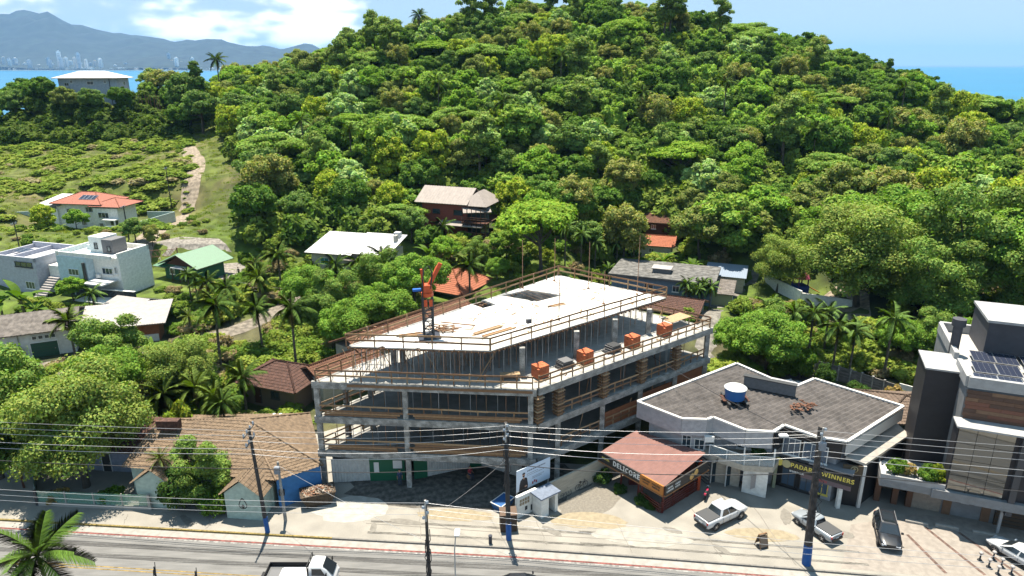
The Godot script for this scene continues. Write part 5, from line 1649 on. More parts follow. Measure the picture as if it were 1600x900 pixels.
	walls(o, Vector3.ZERO, V(6.5, 3.0, 6), surf("cream render", Color(0.36, 0.33, 0.27)))
	roof(o, "mono", V(0, 3.1, 0), 6.5, 6, 0.6, surf("blue grey sheet", Color(0.20, 0.245, 0.31), 0.5, V(0.5, 0.5, 0.5)), false, 0.4)
	window(o, V(3.27, 1.6, 0), 1.2, 1.0, PI / 2, wframe, gl, 2)
	o = thing("green_annexe", "low pale green annexe along the alley behind the areca palms", "house", V(35.4, 1.2, -113.8), -0.36)
	walls(o, Vector3.ZERO, V(5, 2.5, 7), surf("pale olive render", Color(0.27, 0.28, 0.18), 0.85))
	roof(o, "mono", V(0, 2.6, 0), 5, 7, 0.4, fibre, false, 0.3)
	window(o, V(2.52, 1.4, 1.0), 1.0, 0.9, PI / 2, wframe, gl, 2)
	n = 0
	for q in [[121, 13.5, -178], [124, 15.5, -186]]:
		o = thing("hillside_shed", ["pale flat-roofed shed among the trees on the right slope", "second grey shed roof just above the pale one on the slope"][n], "shed", V(q[0], q[1], q[2]), -0.4)
		walls(o, Vector3.ZERO, V(7.5, 2.6, 5), white, 0, 0, 2)
		roof(o, "mono", V(0, 2.6, 0), 7.5, 5, 0.6, [wroof, pale][n], false, 0.4)
		window(o, V(-1.5, 1.5, 2.52), 1.0, 0.9, 0, wframe, gl, 2)
		n += 1
	# white yard wall with play things behind
	var yb := B.new()
	yb.bar(V(46.6, 2.3, -122.5), V(49.2, 2.3, -112.2), 0.3, 2.6); yb.bar(V(49.2, 2.1, -112.2), V(56.5, 2.1, -108.0), 0.3, 2.4)
	solo("yard_wall", yb, white, "white wall of the children's yard behind the royal palms", "wall")
	o = thing("play_tower", "pink-roofed play tower with a blue base in the walled yard", "play tower", V(50.6, 1.6, -116.5), 0.2)
	for sx in [-1, 1]:
		for sz in [-1, 1]: part(o, "post", bx(V(sx * 0.9, 1.6, sz * 0.9), V(0.16, 3.2, 0.16)), surf("toy purple", Color(0.16, 0.06, 0.2), 0.5))
	var cone := B.new(); cone.lathe([V2(1.5, 3.1), V2(1.25, 3.7), V2(0.7, 4.2), V2(0.02, 4.6)], 12)
	part(o, "roof", cone, surf("toy pink", Color(0.55, 0.12, 0.22), 0.5))
	part(o, "base", bx(V(0, 1.0, 0), V(2.2, 1.6, 2.2)), surf("toy blue", Color(0.02, 0.06, 0.28), 0.5))
	var sl := B.new(); sl.bar(V(1.0, 1.7, 0), V(3.6, 0.3, 0.3), 0.8, 0.12)
	part(o, "slide", sl, surf("toy orange", Color(0.6, 0.16, 0.02), 0.5))
	o = thing("paddling_pool", "round bright blue paddling pool in the walled yard", "pool", V(54.2, 1.5, -113.5))
	var pl := B.new(); pl.lathe([V2(1.2, 0), V2(1.35, 0.2), V2(1.25, 0.4), V2(1.1, 0.38), V2(1.05, 0.25)], 18)
	part(o, "rim", pl, surf("pool blue", Color(0.01, 0.16, 0.6), 0.4))
	var wt := B.new(); wt.cyl(V(0, 0.1, 0), 1.1, 1.1, 0.15, 18)
	part(o, "water", wt, surf("pool water", Color(0.02, 0.25, 0.5), 0.1, Vector3.ZERO))
	# concrete lot wall behind the grey shops
	var cw := thing("lot_wall", "grey concrete wall along the lot under the royal palms", "wall")
	var lp := [V(36.6, 0, -91.0), V(40.0, 0, -87.6), V(44.4, 0, -83.4), V(48.0, 0, -79.0)]
	for i in 3:
		var a: Vector3 = lp[i]; var c: Vector3 = lp[i + 1]
		for k in 4:
			var s := B.new()
			s.bar(a.lerp(c, k / 4.0 + 0.004) + V(0, 1.0, 0), a.lerp(c, (k + 1) / 4.0 - 0.004) + V(0, 1.0, 0), 0.14, 2.2)
			part(cw, "wall_panel", s, surf("stained wall", Color(0.26, 0.24, 0.221), 0.9, V(0.8, 0.8, 0.8), V(0.2, 0.4, 0.2), 0, 1, true))
			part(cw, "pier", bx(a.lerp(c, k / 4.0) + V(0, 1.05, 0), V(0.24, 2.4, 0.24)), con)
	var mw := thing("white_fence_wall", "white panelled wall between the palms and the dark building", "wall")
	for k in 3:
		var s := B.new()
		s.bar(V(48.2, 1.2, -78.8).lerp(V(52.2, 1.2, -75.2), k / 3.0 + 0.01), V(48.2, 1.2, -78.8).lerp(V(52.2, 1.2, -75.2), (k + 1) / 3.0 - 0.01), 0.12, 2.4)
		part(mw, "wall_panel", s, white)
	o = thing("tile_shelter", "brown tiled shelter roof between the grey shops and the dark tower", "shelter", V(44.6, 0, -71.2), -0.1)
	roof(o, "hip", V(0, 3.0, 0), 7.5, 7.5, 1.5, surf("shelter tile", Color(0.23, 0.165, 0.125), 0.85, V(1.2, 1.2, 1.2), V(0.3, 0.3, 0.3), 0, 0, true), true, 0.4)
	for sx in [-1, 1]:
		for sz in [-1, 1]: part(o, "post", bx(V(sx * 3.4, 1.45, sz * 3.4), V(0.22, 3.0, 0.22)), surf("timber dark", Color(0.075, 0.03, 0.018)))
	part(o, "back_wall", bx(V(0, 1.3, -3.6), V(7, 2.6, 0.15)), con)
	var dish := thing("satellite_dish", "large grey mesh satellite dish before the dark forest edge", "dish", V(62.0, 2.2, -91.0), 0.4)
	var dp := B.new(); dp.tube([V(0, 0, 0), V(0, 1.8, 0)], 0.07, 0.06, 8)
	part(dish, "mast", dp, con)
	var dd := B.new(); dd.lathe([V2(0.02, 0), V2(0.6, 0.08), V2(1.1, 0.27), V2(1.45, 0.5), V2(1.44, 0.53), V2(1.08, 0.31), V2(0.6, 0.12), V2(0.02, 0.04)], 20)
	part(dish, "reflector", dd, surf("dish grey", Color(0.2, 0.19, 0.18), 0.7), Transform3D(Basis(Vector3.FORWARD, 0.5) * Basis(Vector3.RIGHT, 0.5), V(0, 1.8, 0)))
	var da := B.new()
	for i in 3: da.tube([Basis(Vector3.UP, i * TAU / 3) * V(1.3, 0.45, 0), V(0, 1.0, 0)], 0.02, 0.02, 5)
	part(dish, "feed_arm", da, con, Transform3D(Basis(Vector3.FORWARD, 0.5) * Basis(Vector3.RIGHT, 0.5), V(0, 1.8, 0)))
	build_tile_house(white, clayp, clayb, gl, wframe, dframe)
	build_shops(gl, wframe, dframe)

func build_tile_house(white: Material, clayp: Material, clayb: Material, gl: Material, wframe: Material, dframe: Material) -> void:
	var mint := surf("mint render", Color(0.42, 0.52, 0.45), 0.85, V(1, 1, 1), V(0.25, 0.25, 0.25))
	var blue := surf("street blue render", Color(0.05, 0.19, 0.44), 0.8, V(1, 1, 1), V(0.25, 0.25, 0.25))
	var o := thing("tile_roof_house", "roadside house with weathered clay tiles, mint gables and a bright blue wall", "house")
	# main roof: ridge from the left to the right end, hips falling to the blue wall
	var r0 := V(-36.2, 5.2, -64.2); var r1 := V(-27.2, 5.4, -63.9)
	var e0 := V(-37.6, 3.1, -58.6); var e1 := V(-22.0, 3.1, -56.3); var e2 := V(-18.3, 3.1, -58.9); var e3 := V(-22.5, 3.1, -69.5); var e4 := V(-37.8, 3.1, -69.0)
	for p in [[e0, e1, r1, r0], [e1, e2, r1], [e2, e3, r1], [e3, e4, r0, r1], [e4, e0, r0]]:
		var b := B.new()
		ribs(b, p, 0.34, 0.085, 0.42, 0.04)
		stuff(o, "roof_tiles", b, clayp)
	var rd := B.new()
	for q in [[r0, r1], [r1, e1], [r1, e2], [r1, e3], [r0, e0], [r0, e4]]: rd.tube([q[0] + V(0, 0.08, 0), q[1] + V(0, 0.08, 0)], 0.13, 0.13, 6)
	part(o, "ridge_tiles", rd, clayp)
	var w := B.new()
	w.prism(PackedVector2Array([V2(-37.0, -59.0), V2(-22.6, -56.8), V2(-22.6, -68.8), V2(-37.0, -68.4)]), -0.2, 3.05)
	part(o, "wall", w, mint)
	var bw := B.new()
	bw.bar(V(-22.1, 1.5, -56.6), V(-18.7, 1.5, -59.0), 0.22, 3.1); bw.bar(V(-18.7, 1.5, -59.0), V(-22.4, 1.5, -68.6), 0.22, 3.1)
	part(o, "blue_wall", bw, blue)
	# two small gabled fronts towards the street
	for q in [[-24.6, -55.9, 3.4, -0.12], [-33.6, -57.7, 3.6, -0.12]]:
		var t := TR(V(q[0], 0, q[1]), q[3])
		var g := B.new()
		var hw: float = q[2] / 2
		g.hexa([V(-hw, -0.2, 0.9), V(-hw, -0.2, 1.1), V(hw, -0.2, 1.1), V(hw, -0.2, 0.9), V(-hw, 2.7, 0.9), V(-hw, 2.7, 1.1), V(hw, 2.7, 1.1), V(hw, 2.7, 0.9)])
		g.hexa([V(-hw, 2.7, 0.9), V(-hw, 2.7, 1.1), V(hw, 2.7, 1.1), V(hw, 2.7, 0.9), V(-0.03, 4.0, 0.9), V(-0.03, 4.0, 1.1), V(0.03, 4.0, 1.1), V(0.03, 4.0, 0.9)])
		for sx in [-1, 1]: g.box(V(sx * (hw - 0.1), 1.25, -0.6), V(0.2, 2.9, 2.95))
		part(o, "front_gable", g, mint, t)
		for sx in [-1, 1]:
			var b := B.new()
			if sx < 0: ribs(b, [V(-hw - 0.4, 2.55, -3.6), V(-hw - 0.4, 2.55, 1.35), V(0, 4.2, 1.35), V(0, 4.2, -3.6)], 0.34, 0.085, 0.42, 0.04)
			else: ribs(b, [V(hw + 0.4, 2.55, 1.35), V(hw + 0.4, 2.55, -3.6), V(0, 4.2, -3.6), V(0, 4.2, 1.35)], 0.34, 0.085, 0.42, 0.04)
			part(o, "roof_tiles", b, clayp, t).set_meta("kind", "stuff")
	var em := B.new()       # dark drop-shaped emblem on the mint gable
	var pts := []
	for i in 16:
		var a := TAU * i / 16 + PI / 2
		pts.append(V(cos(a) * 0.42 * (1.0 - 0.45 * maxf(0, sin(a))), 1.55 + sin(a) * (0.75 if sin(a) > 0 else 0.45), 1.115))
	for i in 16: em.quad(pts[i], pts[(i + 1) % 16], pts[(i + 1) % 16] * V(0.8, 1, 1) + V(0, (1.55 - pts[(i + 1) % 16].y) * 0.2, 0), pts[i] * V(0.8, 1, 1) + V(0, (1.55 - pts[i].y) * 0.2, 0))
	for i in 4: em.box(V(0, 1.4, 1.11), V(0.36 - 0.08 * i, 0.05 + 0.12 * i, 0.012))
	part(o, "emblem", em, dframe, TR(V(-24.6, 0, -55.9), -0.12))
	window(o, V(-29.5, 1.6, -57.78), 1.4, 1.2, -0.15, wframe, gl, 2)
	part(o, "chimney", bx(V(-34.6, 5.6, -62.6), V(2.2, 1.0, 0.8)), clayb, Transform3D())
	part(o, "meter_cabinet", bx(V(-21.7, 1.7, -56.55), V(0.5, 0.6, 0.25)), dframe)
	# neighbour behind the tree, glass garden fence and dark portal
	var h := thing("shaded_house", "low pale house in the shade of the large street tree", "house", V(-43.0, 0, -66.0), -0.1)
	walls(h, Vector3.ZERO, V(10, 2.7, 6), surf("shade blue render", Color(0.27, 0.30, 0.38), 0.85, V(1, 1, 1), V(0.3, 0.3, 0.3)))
	roof(h, "gable", V(0, 2.7, 0), 10, 6.4, 1.5, clayb, true, 0.5)
	window(h, V(-2, 1.5, 3.02), 1.4, 1.2, 0, wframe, gl, 2)
	door(h, V(1.5, 0, 3.0), 0.9, 2.1, 0, wframe, dframe)
	var gf := thing("glass_fence", "low green glass garden fence with grey posts along the pavement", "fence")
	var gm := glass("green glass", Color(0.45, 0.62, 0.55), 0.45, 0.05)
	var post := surf("fence post", Color(0.3, 0.29, 0.26), 0.8)
	var pl := [V(-45.3, 0, -57.0), V(-42.4, 0, -56.8), V(-39.6, 0, -56.6), V(-36.8, 0, -56.4), V(-34.2, 0, -56.3)]
	for i in 5: part(gf, "post", bx(pl[i] + V(0, 0.8, 0), V(0.25 if i in [0, 4] else 0.12, 1.7, 0.25 if i in [0, 4] else 0.12)), post if i != 0 else dframe)
	for i in 4:
		var b := B.new(); b.bar(pl[i].lerp(pl[i + 1], 0.03) + V(0, 1.0, 0), pl[i].lerp(pl[i + 1], 0.97) + V(0, 1.0, 0), 0.03, 1.2)
		part(gf, "pane", b, gm)
		var k := B.new(); k.bar(pl[i] + V(0, 0.17, 0), pl[i + 1] + V(0, 0.17, 0), 0.2, 0.4)
		part(gf, "plinth", k, post)
	var gb := B.new(); gb.bar(V(-49.6, 1.2, -63.0), V(-45.4, 1.2, -57.2), 0.03, 2.0)
	part(gf, "side_pane", gb, gm)
	var gk := B.new(); gk.bar(V(-49.7, 0.1, -63.1), V(-45.4, 0.1, -57.1), 0.15, 0.25)
	part(gf, "side_rail", gk, dframe)
	var pt := thing("timber_portal", "dark timber gateway with a brown roof at the glass fence corner", "gateway", V(-47.4, 0, -60.8), 0.7)
	for sx in [-1, 1]: part(pt, "post", bx(V(sx * 1.5, 1.6, 0), V(0.2, 3.2, 0.2)), surf("timber dark", Color(0.075, 0.03, 0.018)))
	for y in [1.2, 2.0]: part(pt, "rail", bx(V(0.6, y, 0), V(1.6, 0.1, 0.08)), surf("timber dark", Color(0.075, 0.03, 0.018)))
	roof(pt, "gable", V(0, 3.2, 0), 3.4, 1.8, 0.7, clayb, true, 0.2)

func build_shops(gl: Material, wframe: Material, dframe: Material) -> void:
	var fibre := surf("shop roof sheet", Color(0.15, 0.135, 0.128), 0.9, V(0.5, 0.5, 0.5), V(0.12, 0.12, 0.12), 0, 0, true)
	var panel := surf("grey cladding", Color(0.40, 0.40, 0.415), 0.7, V(1, 1, 1), V(0.3, 0.3, 0.3))
	var stone := surf("beige stone", Color(0.46, 0.415, 0.345), 0.85, V(1.5, 1.5, 1.5), V(0.4, 0.4, 0.4), 0, 1)
	var white := surf("white render", Color(0.7, 0.686, 0.644))
	var trim := surf("white trim", Color(0.52, 0.51, 0.49), 0.6, V(1, 1, 1))
	var black := surf("black cladding", Color(0.018, 0.018, 0.02), 0.5, V(1, 1, 1))
	var o := thing("grey_shops", "two-storey grey shop building with a corrugated roof and glass balconies", "building")
	# roof sheets
	var ro := PackedVector2Array([V2(12.9, -64.4), V2(16.6, -60.75), V2(19.0, -60.6), V2(19.7, -61.05), V2(22.1, -58.5), V2(24.6, -58.2), V2(26.1, -59.5), V2(28.3, -57.3), V2(30.7, -56.4), V2(39.6, -63.4), V2(33.3, -69.9), V2(30.0, -67.6), V2(26.0, -74.0)])
	for c in Geometry2D.decompose_polygon_in_convex(ro):
		var lb := B.new()
		ribs(lb, Array(c).map(func(p): return V(p.x, 7.02, p.y)), 0.52, 0.15, 0.0, 0.0, V(0.82, 0, -0.57))
		part(o, "roof_sheet", lb, fibre)
	var body := PackedVector2Array([V2(14.2, -64.2), V2(17.6, -62.3), V2(22.0, -61.2), V2(25.2, -60.6), V2(26.6, -60.6), V2(30.6, -57.6), V2(38.6, -63.6), V2(32.8, -69.2), V2(30.2, -71.0), V2(26.0, -73.4)])
	var bd := B.new(); bd.prism(body, -0.1, 6.6)
	part(o, "wall", bd, panel)
	# fascia under the roof edge and white flashing
	for i in ro.size():
		var p := ro[i]; var q := ro[(i + 1) % ro.size()]
		var front := i < 5 or i == 12
		if front:
			var f := B.new(); f.bar(V(p.x, 6.28, p.y), V(q.x, 6.28, q.y), 0.14, 1.7)
			part(o, "fascia", f, panel)
		var t := B.new(); t.bar(V(p.x, 7.2, p.y), V(q.x, 7.2, q.y), 0.3, 0.16)
		part(o, "flashing", t, trim)
	var sd := B.new(); sd.bar(V(30.8, 6.3, -56.5), V(39.6, 6.3, -63.3), 0.12, 1.2)
	part(o, "fascia", sd, trim)
	var gbl := B.new()   # dark recessed gable over the bakery
	gbl.bar(V(25.1, 5.9, -58.9), V(26.2, 5.9, -59.9), 0.1, 2.6); gbl.bar(V(26.2, 5.9, -59.9), V(30.7, 5.9, -57.0), 0.1, 2.0)
	part(o, "dark_gable", gbl, black)
	# upper storey: windows and balcony
	var slab := B.new(); slab.prism(PackedVector2Array([V2(18.6, -60.9), V2(19.4, -60.2), V2(22.15, -58.2), V2(24.9, -57.85), V2(26.2, -59.6), V2(25.6, -61.6), V2(19.4, -62.6)]), 3.0, 3.6)
	part(o, "balcony_slab", slab, stone)
	var pane := glass("balcony glass", Color(0.55, 0.62, 0.66), 0.35, 0.04)
	for q in [[V(19.4, 0, -60.25), V(20.8, 0, -59.25)], [V(20.8, 0, -59.25), V(22.15, 0, -58.25)], [V(22.2, 0, -58.25), V(23.6, 0, -58.08)], [V(23.6, 0, -58.08), V(24.9, 0, -57.9)]]:
		var g := B.new(); g.bar(q[0] + V(0, 4.1, 0), q[1] + V(0, 4.1, 0), 0.03, 0.95)
		part(o, "balcony_pane", g, pane)
		var r := B.new(); r.bar(q[0] + V(0, 4.62, 0), q[1] + V(0, 4.62, 0), 0.07, 0.07); r.box(q[0] + V(0, 4.1, 0), V(0.06, 1.05, 0.06))
		part(o, "balcony_rail", r, wframe)
	part(o, "corner_post", bx(V(22.15, 4.5, -58.35), V(0.1, 1.9, 0.1)), wframe)
	part(o, "corner_post", bx(V(24.9, 4.5, -58.0), V(0.14, 1.9, 0.14)), wframe)
	for q in [[15.6, 4.2, -63.25, 1.1, 1.4, -0.52], [19.2, 4.8, -61.85, 2.2, 1.9, -0.25], [23.4, 4.8, -60.85, 2.2, 1.9, -0.18]]: window(o, V(q[0], q[1], q[2]), q[3], q[4], q[5], wframe, gl, 2)
	# the left grey wing with its window and air unit
	var wg := B.new(); wg.prism(PackedVector2Array([V2(14.6, -63.9), V2(16.9, -61.6), V2(19.2, -60.9), V2(19.6, -62.4), V2(17.6, -63.5)]), 2.9, 5.4)
	part(o, "upper_wing", wg, panel)
	window(o, V(17.4, 4.3, -61.4), 0.9, 1.5, -0.3, wframe, gl, 2)
	window(o, V(18.6, 4.2, -61.05), 1.0, 1.2, -0.3, wframe, gl, 2)
	part(o, "air_unit", bx(V(19.3, 5.2, -60.4), V(0.9, 0.6, 0.4)), wframe, Transform3D())
	# ground floor under the balcony
	var pier := B.new(); pier.prism(PackedVector2Array([V2(22.6, -59.2), V2(24.6, -58.1), V2(24.75, -58.5), V2(24.4, -59.9)]), 0, 3.0)
	part(o, "shop_pier", pier, white)
	part(o, "shop_poster", bx(V(0, 1.6, 0), V(1.2, 1.5, 0.03)), surf("poster grey", Color(0.30, 0.28, 0.27), 0.6), TR(V(23.63, 0, -58.6), 0.48))
	var sf := B.new(); sf.bar(V(18.2, 1.5, -62.0), V(22.6, 1.5, -60.0), 0.1, 3.0)
	part(o, "shopfront", sf, surf("beige stone", Color(0.46, 0.415, 0.345)))
	for q in [[19.2, -61.48], [20.4, -60.93], [21.7, -60.33]]: door(o, V(q[0], 0, q[1]), 0.95, 2.3, 0.43, wframe, gl)
	flat_text(o, "letters", "HR", 0.62, dframe, TR(V(20.15, 3.28, -59.63), 0.63))
	# bakery front
	var bdir := V(4.6, 0, 3.0).normalized()
	var by := atan2(-bdir.z, bdir.x)
	var bk := thing("bakery_sign", "long dark bakery fascia with yellow lettering under a grey canopy", "sign", V(26.6, 0, -59.0), by)
	part(bk, "board", bx(V(2.85, 3.3, 0), V(5.9, 1.0, 0.2)), surf("sign dark", Color(0.035, 0.032, 0.03), 0.5, V(1, 1, 1)))
	part(bk, "lower_board", bx(V(3.6, 2.55, -0.05), V(4.4, 0.5, 0.16)), surf("sign purple grey", Color(0.14, 0.10, 0.11), 0.5, V(1, 1, 1)))
	part(bk, "canopy", bx(V(3.9, 4.0, -0.9), V(3.9, 0.12, 1.9)), surf("canopy grey", Color(0.22, 0.22, 0.23), 0.6, V(1, 1, 1)))
	var yel := surf("sign yellow", Color(0.62, 0.50, 0.10), 0.5, Vector3.ZERO)
	flat_text(bk, "letters", "PADARIA WINNERS", 0.62, yel, TR(V(3.2, 3.36, 0.115)))
	flat_text(bk, "small_letters", "BURGER", 0.34, wframe, TR(V(1.0, 2.72, 0.08)))
	flat_text(bk, "small_letters", "PIZZA", 0.26, surf("print red", Color(0.35, 0.05, 0.05)), TR(V(3.4, 2.56, 0.05)))
	for x in [0.02, -0.68]:
		var e := B.new(); e.cyl(V(0, 0, 0), 0.4, 0.4, 0.12, 20)
		part(bk, "round_logo", e, [yel, surf("logo beige", Color(0.40, 0.36, 0.2), 0.5, Vector3.ZERO)][int(x > 0)], Transform3D(Basis(Vector3.RIGHT, PI / 2), V(x, 3.35, 0.05 + 0.05 * x)))
	var bs := B.new()
	bs.prism(PackedVector2Array([V2(26.4, -60.4), V2(30.4, -57.8), V2(30.5, -57.95), V2(26.5, -60.55)]), 0, 3.2)
	part(o, "bakery_wall", bs, black)
	for q in [[27.3, 1.5, -59.75, 1.3, 2.2], [28.7, 1.5, -58.83, 1.2, 2.4], [29.9, 1.35, -58.06, 1.1, 1.6]]:
		window(o, V(q[0], q[1], q[2]), q[3], q[4], by, dframe if q[0] < 29 else yel, surf("shop glass", Color(0.06, 0.09, 0.13), 0.08, Vector3.ZERO), 2)
	part(o, "bakery_column", bx(V(30.9, 1.7, -56.6), V(0.35, 3.4, 0.35)), white)
	part(o, "bakery_column", bx(V(26.0, 1.7, -60.0), V(0.3, 3.4, 0.3)), surf("pale olive render", Color(0.27, 0.28, 0.18)))
	for q in [[27.0, 5.0, -59.3, 1.6, 1.8], [28.8, 5.0, -58.12, 2.2, 1.8]]: window(o, V(q[0], q[1], q[2]), q[3], q[4], by, wframe, surf("shop glass", Color(0.06, 0.09, 0.13)), 3)
	# beige awning roof along the right side, and the panel with the round gold emblem
	var aw := thing("beige_awning", "wide beige awning roof along the shops' right side with a brown emblem panel", "awning")
	var ab := B.new()
	ab.hexa([V(31.2, 5.0, -57.1), V(32.9, 4.5, -56.6), V(39.9, 4.5, -62.0), V(39.3, 5.0, -63.6), V(31.2, 5.25, -57.1), V(32.9, 4.75, -56.6), V(39.9, 4.75, -62.0), V(39.3, 5.25, -63.6)])
	part(aw, "roof_panel", ab, surf("awning beige", Color(0.36, 0.335, 0.30), 0.7, V(0.6, 0.6, 0.6), V(0.15, 0.15, 0.15)))
	part(aw, "sign_panel", bx(V(0, 4.0, 0), V(1.9, 1.0, 0.12)), surf("emblem brown", Color(0.09, 0.065, 0.04), 0.6, V(1, 1, 1)), TR(V(31.95, 0, -56.75), -0.25))
	var ring := B.new()
	ring.lathe([V2(0.26, 0), V2(0.34, 0.02), V2(0.26, 0.04)], 20); ring.box(V(0, 0.01, 0), V(0.1, 0.03, 0.34)); ring.box(V(0, 0.01, 0), V(0.3, 0.02, 0.06))
	part(aw, "round_emblem", ring, surf("emblem gold", Color(0.32, 0.26, 0.14), 0.4, Vector3.ZERO), Transform3D(Basis(Vector3.UP, -0.25) * Basis(Vector3.RIGHT, PI / 2), V(31.97, 4.1, -56.68)))
	var aw2 := B.new(); aw2.bar(V(31.2, 1.8, -57.2), V(32.8, 1.8, -56.75), 0.12, 3.5); aw2.bar(V(32.8, 2.2, -56.75), V(39.6, 2.2, -62.2), 0.12, 4.4)
	part(aw, "dark_wall", aw2, black)
	part(aw, "end_post", bx(V(32.85, 2.3, -56.6), V(0.28, 4.5, 0.28)), trim)
	# things on the roof
	var tk := thing("water_tank", "round bright blue water tank with a pale lid on the shop roof", "tank", V(22.8, 7.45, -64.4))
	var tb := B.new(); tb.lathe([V2(0.95, 0.16), V2(1.08, 1.25), V2(1.14, 1.3), V2(1.1, 1.36)], 24)
	part(tk, "body", tb, surf("tank blue", Color(0.03, 0.14, 0.40), 0.5, V(1, 1, 1)))
	var tl := B.new(); tl.lathe([V2(1.14, 1.34), V2(1.0, 1.44), V2(0.5, 1.52), V2(0.02, 1.54)], 24)
	part(tk, "lid", tl, surf("tank lid", Color(0.45, 0.47, 0.45), 0.6, V(1, 1, 1)))
	for i in 3: part(tk, "bearer", bx(V(-0.9 + i * 0.9, -0.07, 0), V(0.22, 0.45, 2.9)), dframe)
	part(tk, "platform", bx(V(0, 0.12, 0), V(2.7, 0.07, 1.4)), surf("timber dark", Color(0.075, 0.03, 0.018)))
	var pbx := thing("roof_parapet", "long dark parapet box behind the blue water tank", "parapet", V(27.2, 7.4, -66.8), -0.5)
	part(pbx, "wall", bx(V(0, 0.45, 0), V(5.2, 1.2, 0.5)), surf("grey block", Color(0.16, 0.16, 0.165)))
	part(pbx, "coping", bx(V(0, 1.09, 0), V(5.4, 0.08, 0.7)), dframe)
	var hp := thing("tile_heap", "untidy heap of old clay tiles left on the shop roof", "tiles", V(29.0, 7.42, -62.6), 0.6)
	var hb := B.new()
	for i in 40:
		hb.xf = Transform3D(Basis.from_euler(V(rnd(-0.3, 0.3), rnd(0, 3), rnd(-0.3, 0.3))), V(rnd(-1.5, 1.3), 0.12 + rnd(0, 0.2), rnd(-0.45, 0.45) + 0.35 * sin(i)))
		hb.box(Vector3.ZERO, V(0.4, 0.07, 0.22))
	stuff(hp, "tiles", hb, surf("clay tile", Color(0.21, 0.095, 0.055)))
	# ---- red-roofed kiosk
	var k := thing("kiosk", "small red-roofed snack kiosk with dark sign fascias and red railings", "kiosk")
	var L := V(8.8, 3.25, -61.2); var Bt := V(13.95, 3.25, -55.1); var Rr := V(19.0, 3.25, -59.4); var T := V(12.9, 4.0, -64.2)
	var kr := B.new(); ribs(kr, [L, Bt, Rr, T], 0.34, 0.05)
	part(k, "roof_sheet", kr, surf("kiosk red sheet", Color(0.20, 0.10, 0.085), 0.7, V(0.6, 0.6, 0.6), V(0.2, 0.2, 0.2)))
	var sgn := surf("sign dark", Color(0.035, 0.032, 0.03))
	var fd := (Bt - L).normalized(); var rdir := (Rr - Bt).normalized()
	var LL: float = L.distance_to(Bt); var LR: float = Bt.distance_to(Rr)
	var ta := TR(L, atan2(-fd.z, fd.x)); var tb2 := TR(Bt, atan2(-rdir.z, rdir.x))
	part(k, "sign_fascia", bx(V(LL * 0.33, -0.35, 0.12), V(LL * 0.66, 1.0, 0.14)), sgn, ta)
	part(k, "orange_fascia", bx(V(LL * 0.83, -0.35, 0.12), V(LL * 0.34, 1.0, 0.14)), surf("fascia orange", Color(0.40, 0.15, 0.03), 0.5, V(1, 1, 1)), ta)
	part(k, "sign_fascia", bx(V(LR * 0.5, -0.35, 0.12), V(LR, 1.0, 0.14)), sgn, tb2)
	for q in [[ta, LL], [tb2, LR]]: part(k, "fascia_rail", bx(V(q[1] * 0.5, -0.9, 0.14), V(q[1] + 0.1, 0.1, 0.2)), surf("timber orange", Color(0.28, 0.13, 0.05), 0.7), q[0])
	flat_text(k, "letters", "DELICORE", 0.72, wframe, ta * TR(V(LL * 0.45, -0.3, 0.2)))
	flat_text(k, "small_letters", "PASTEL", 0.3, surf("sign yellow", Color(0.62, 0.50, 0.10)), ta * TR(V(LL * 0.12, -0.3, 0.2)))
	for i in 4: flat_text(k, "small_letters", ["LANCHES", "PORÇÕES", "SUCOS", "BEBIDAS"][i], 0.22, sgn, ta * TR(V(LL * (0.75 + 0.15 * (i % 2)), -0.2 - 0.28 * (i / 2), 0.2)))
	for i in 4: flat_text(k, "small_letters", ["PASTEL", "CALDO", "LANCHES", "SUCOS"][i], 0.24, wframe, tb2 * TR(V(LR * (0.1 + 0.17 * (i % 2)), -0.2 - 0.3 * (i / 2), 0.2)))
	var fo := B.new(); fo.lathe([V2(0.34, 0), V2(0.3, 0.03), V2(0.02, 0.05)], 14)
	for q in [0.6, 0.7]: part(k, "food_print", fo, surf("food print", Color(0.5, 0.30, 0.10), 0.6, Vector3.ZERO), tb2 * Transform3D(Basis(Vector3.RIGHT, PI / 2), V(LR * q, -0.35 + (q - 0.65) * 2, 0.2)))
	var redp := surf("kiosk red paint", Color(0.11, 0.02, 0.015), 0.6, V(1, 1, 1), V(0.4, 0.4, 0.4))
	for q in [[0.6, 0.4], [0.33, 0.6], [0.66, 0.6], [0.97, 0.5]]: part(k, "post", bx(L.lerp(Bt, q[0]) + V(0.3, -1.6, -q[1]), V(0.16, 3.3, 0.16)), redp)
	for q in [0.35, 0.7, 0.96]: part(k, "post", bx(Bt.lerp(Rr, q) + V(-0.4, -1.6, -0.3), V(0.3 if q > 0.9 else 0.16, 3.3, 0.3 if q > 0.9 else 0.16)), redp if q < 0.9 else surf("kiosk orange", Color(0.42, 0.07, 0.02), 0.6))
	for i in 5:
		var rr := B.new(); rr.bar(Bt.lerp(Rr, 0.05) + V(-0.35, -3.0 + i * 0.26, -0.2), Bt.lerp(Rr, 0.92) + V(-0.35, -3.0 + i * 0.26, -0.2), 0.05, 0.13)
		part(k, "rail_board", rr, redp)
		if i < 4:
			var r2 := B.new(); r2.bar(L.lerp(Bt, 0.62) + V(0.25, -3.0 + i * 0.26, -0.5), L.lerp(Bt, 0.97) + V(0.0, -3.0 + i * 0.26, -0.3), 0.05, 0.13)
			part(k, "rail_board", r2, redp)
	var kw := B.new(); kw.prism(PackedVector2Array([V2(12.6, -63.4), V2(18.0, -59.6), V2(17.2, -59.0), V2(12.2, -62.2)]), 0, 3.3)
	part(k, "back_wall", kw, surf("kiosk dark wall", Color(0.06, 0.025, 0.02), 0.8, V(1, 1, 1)))
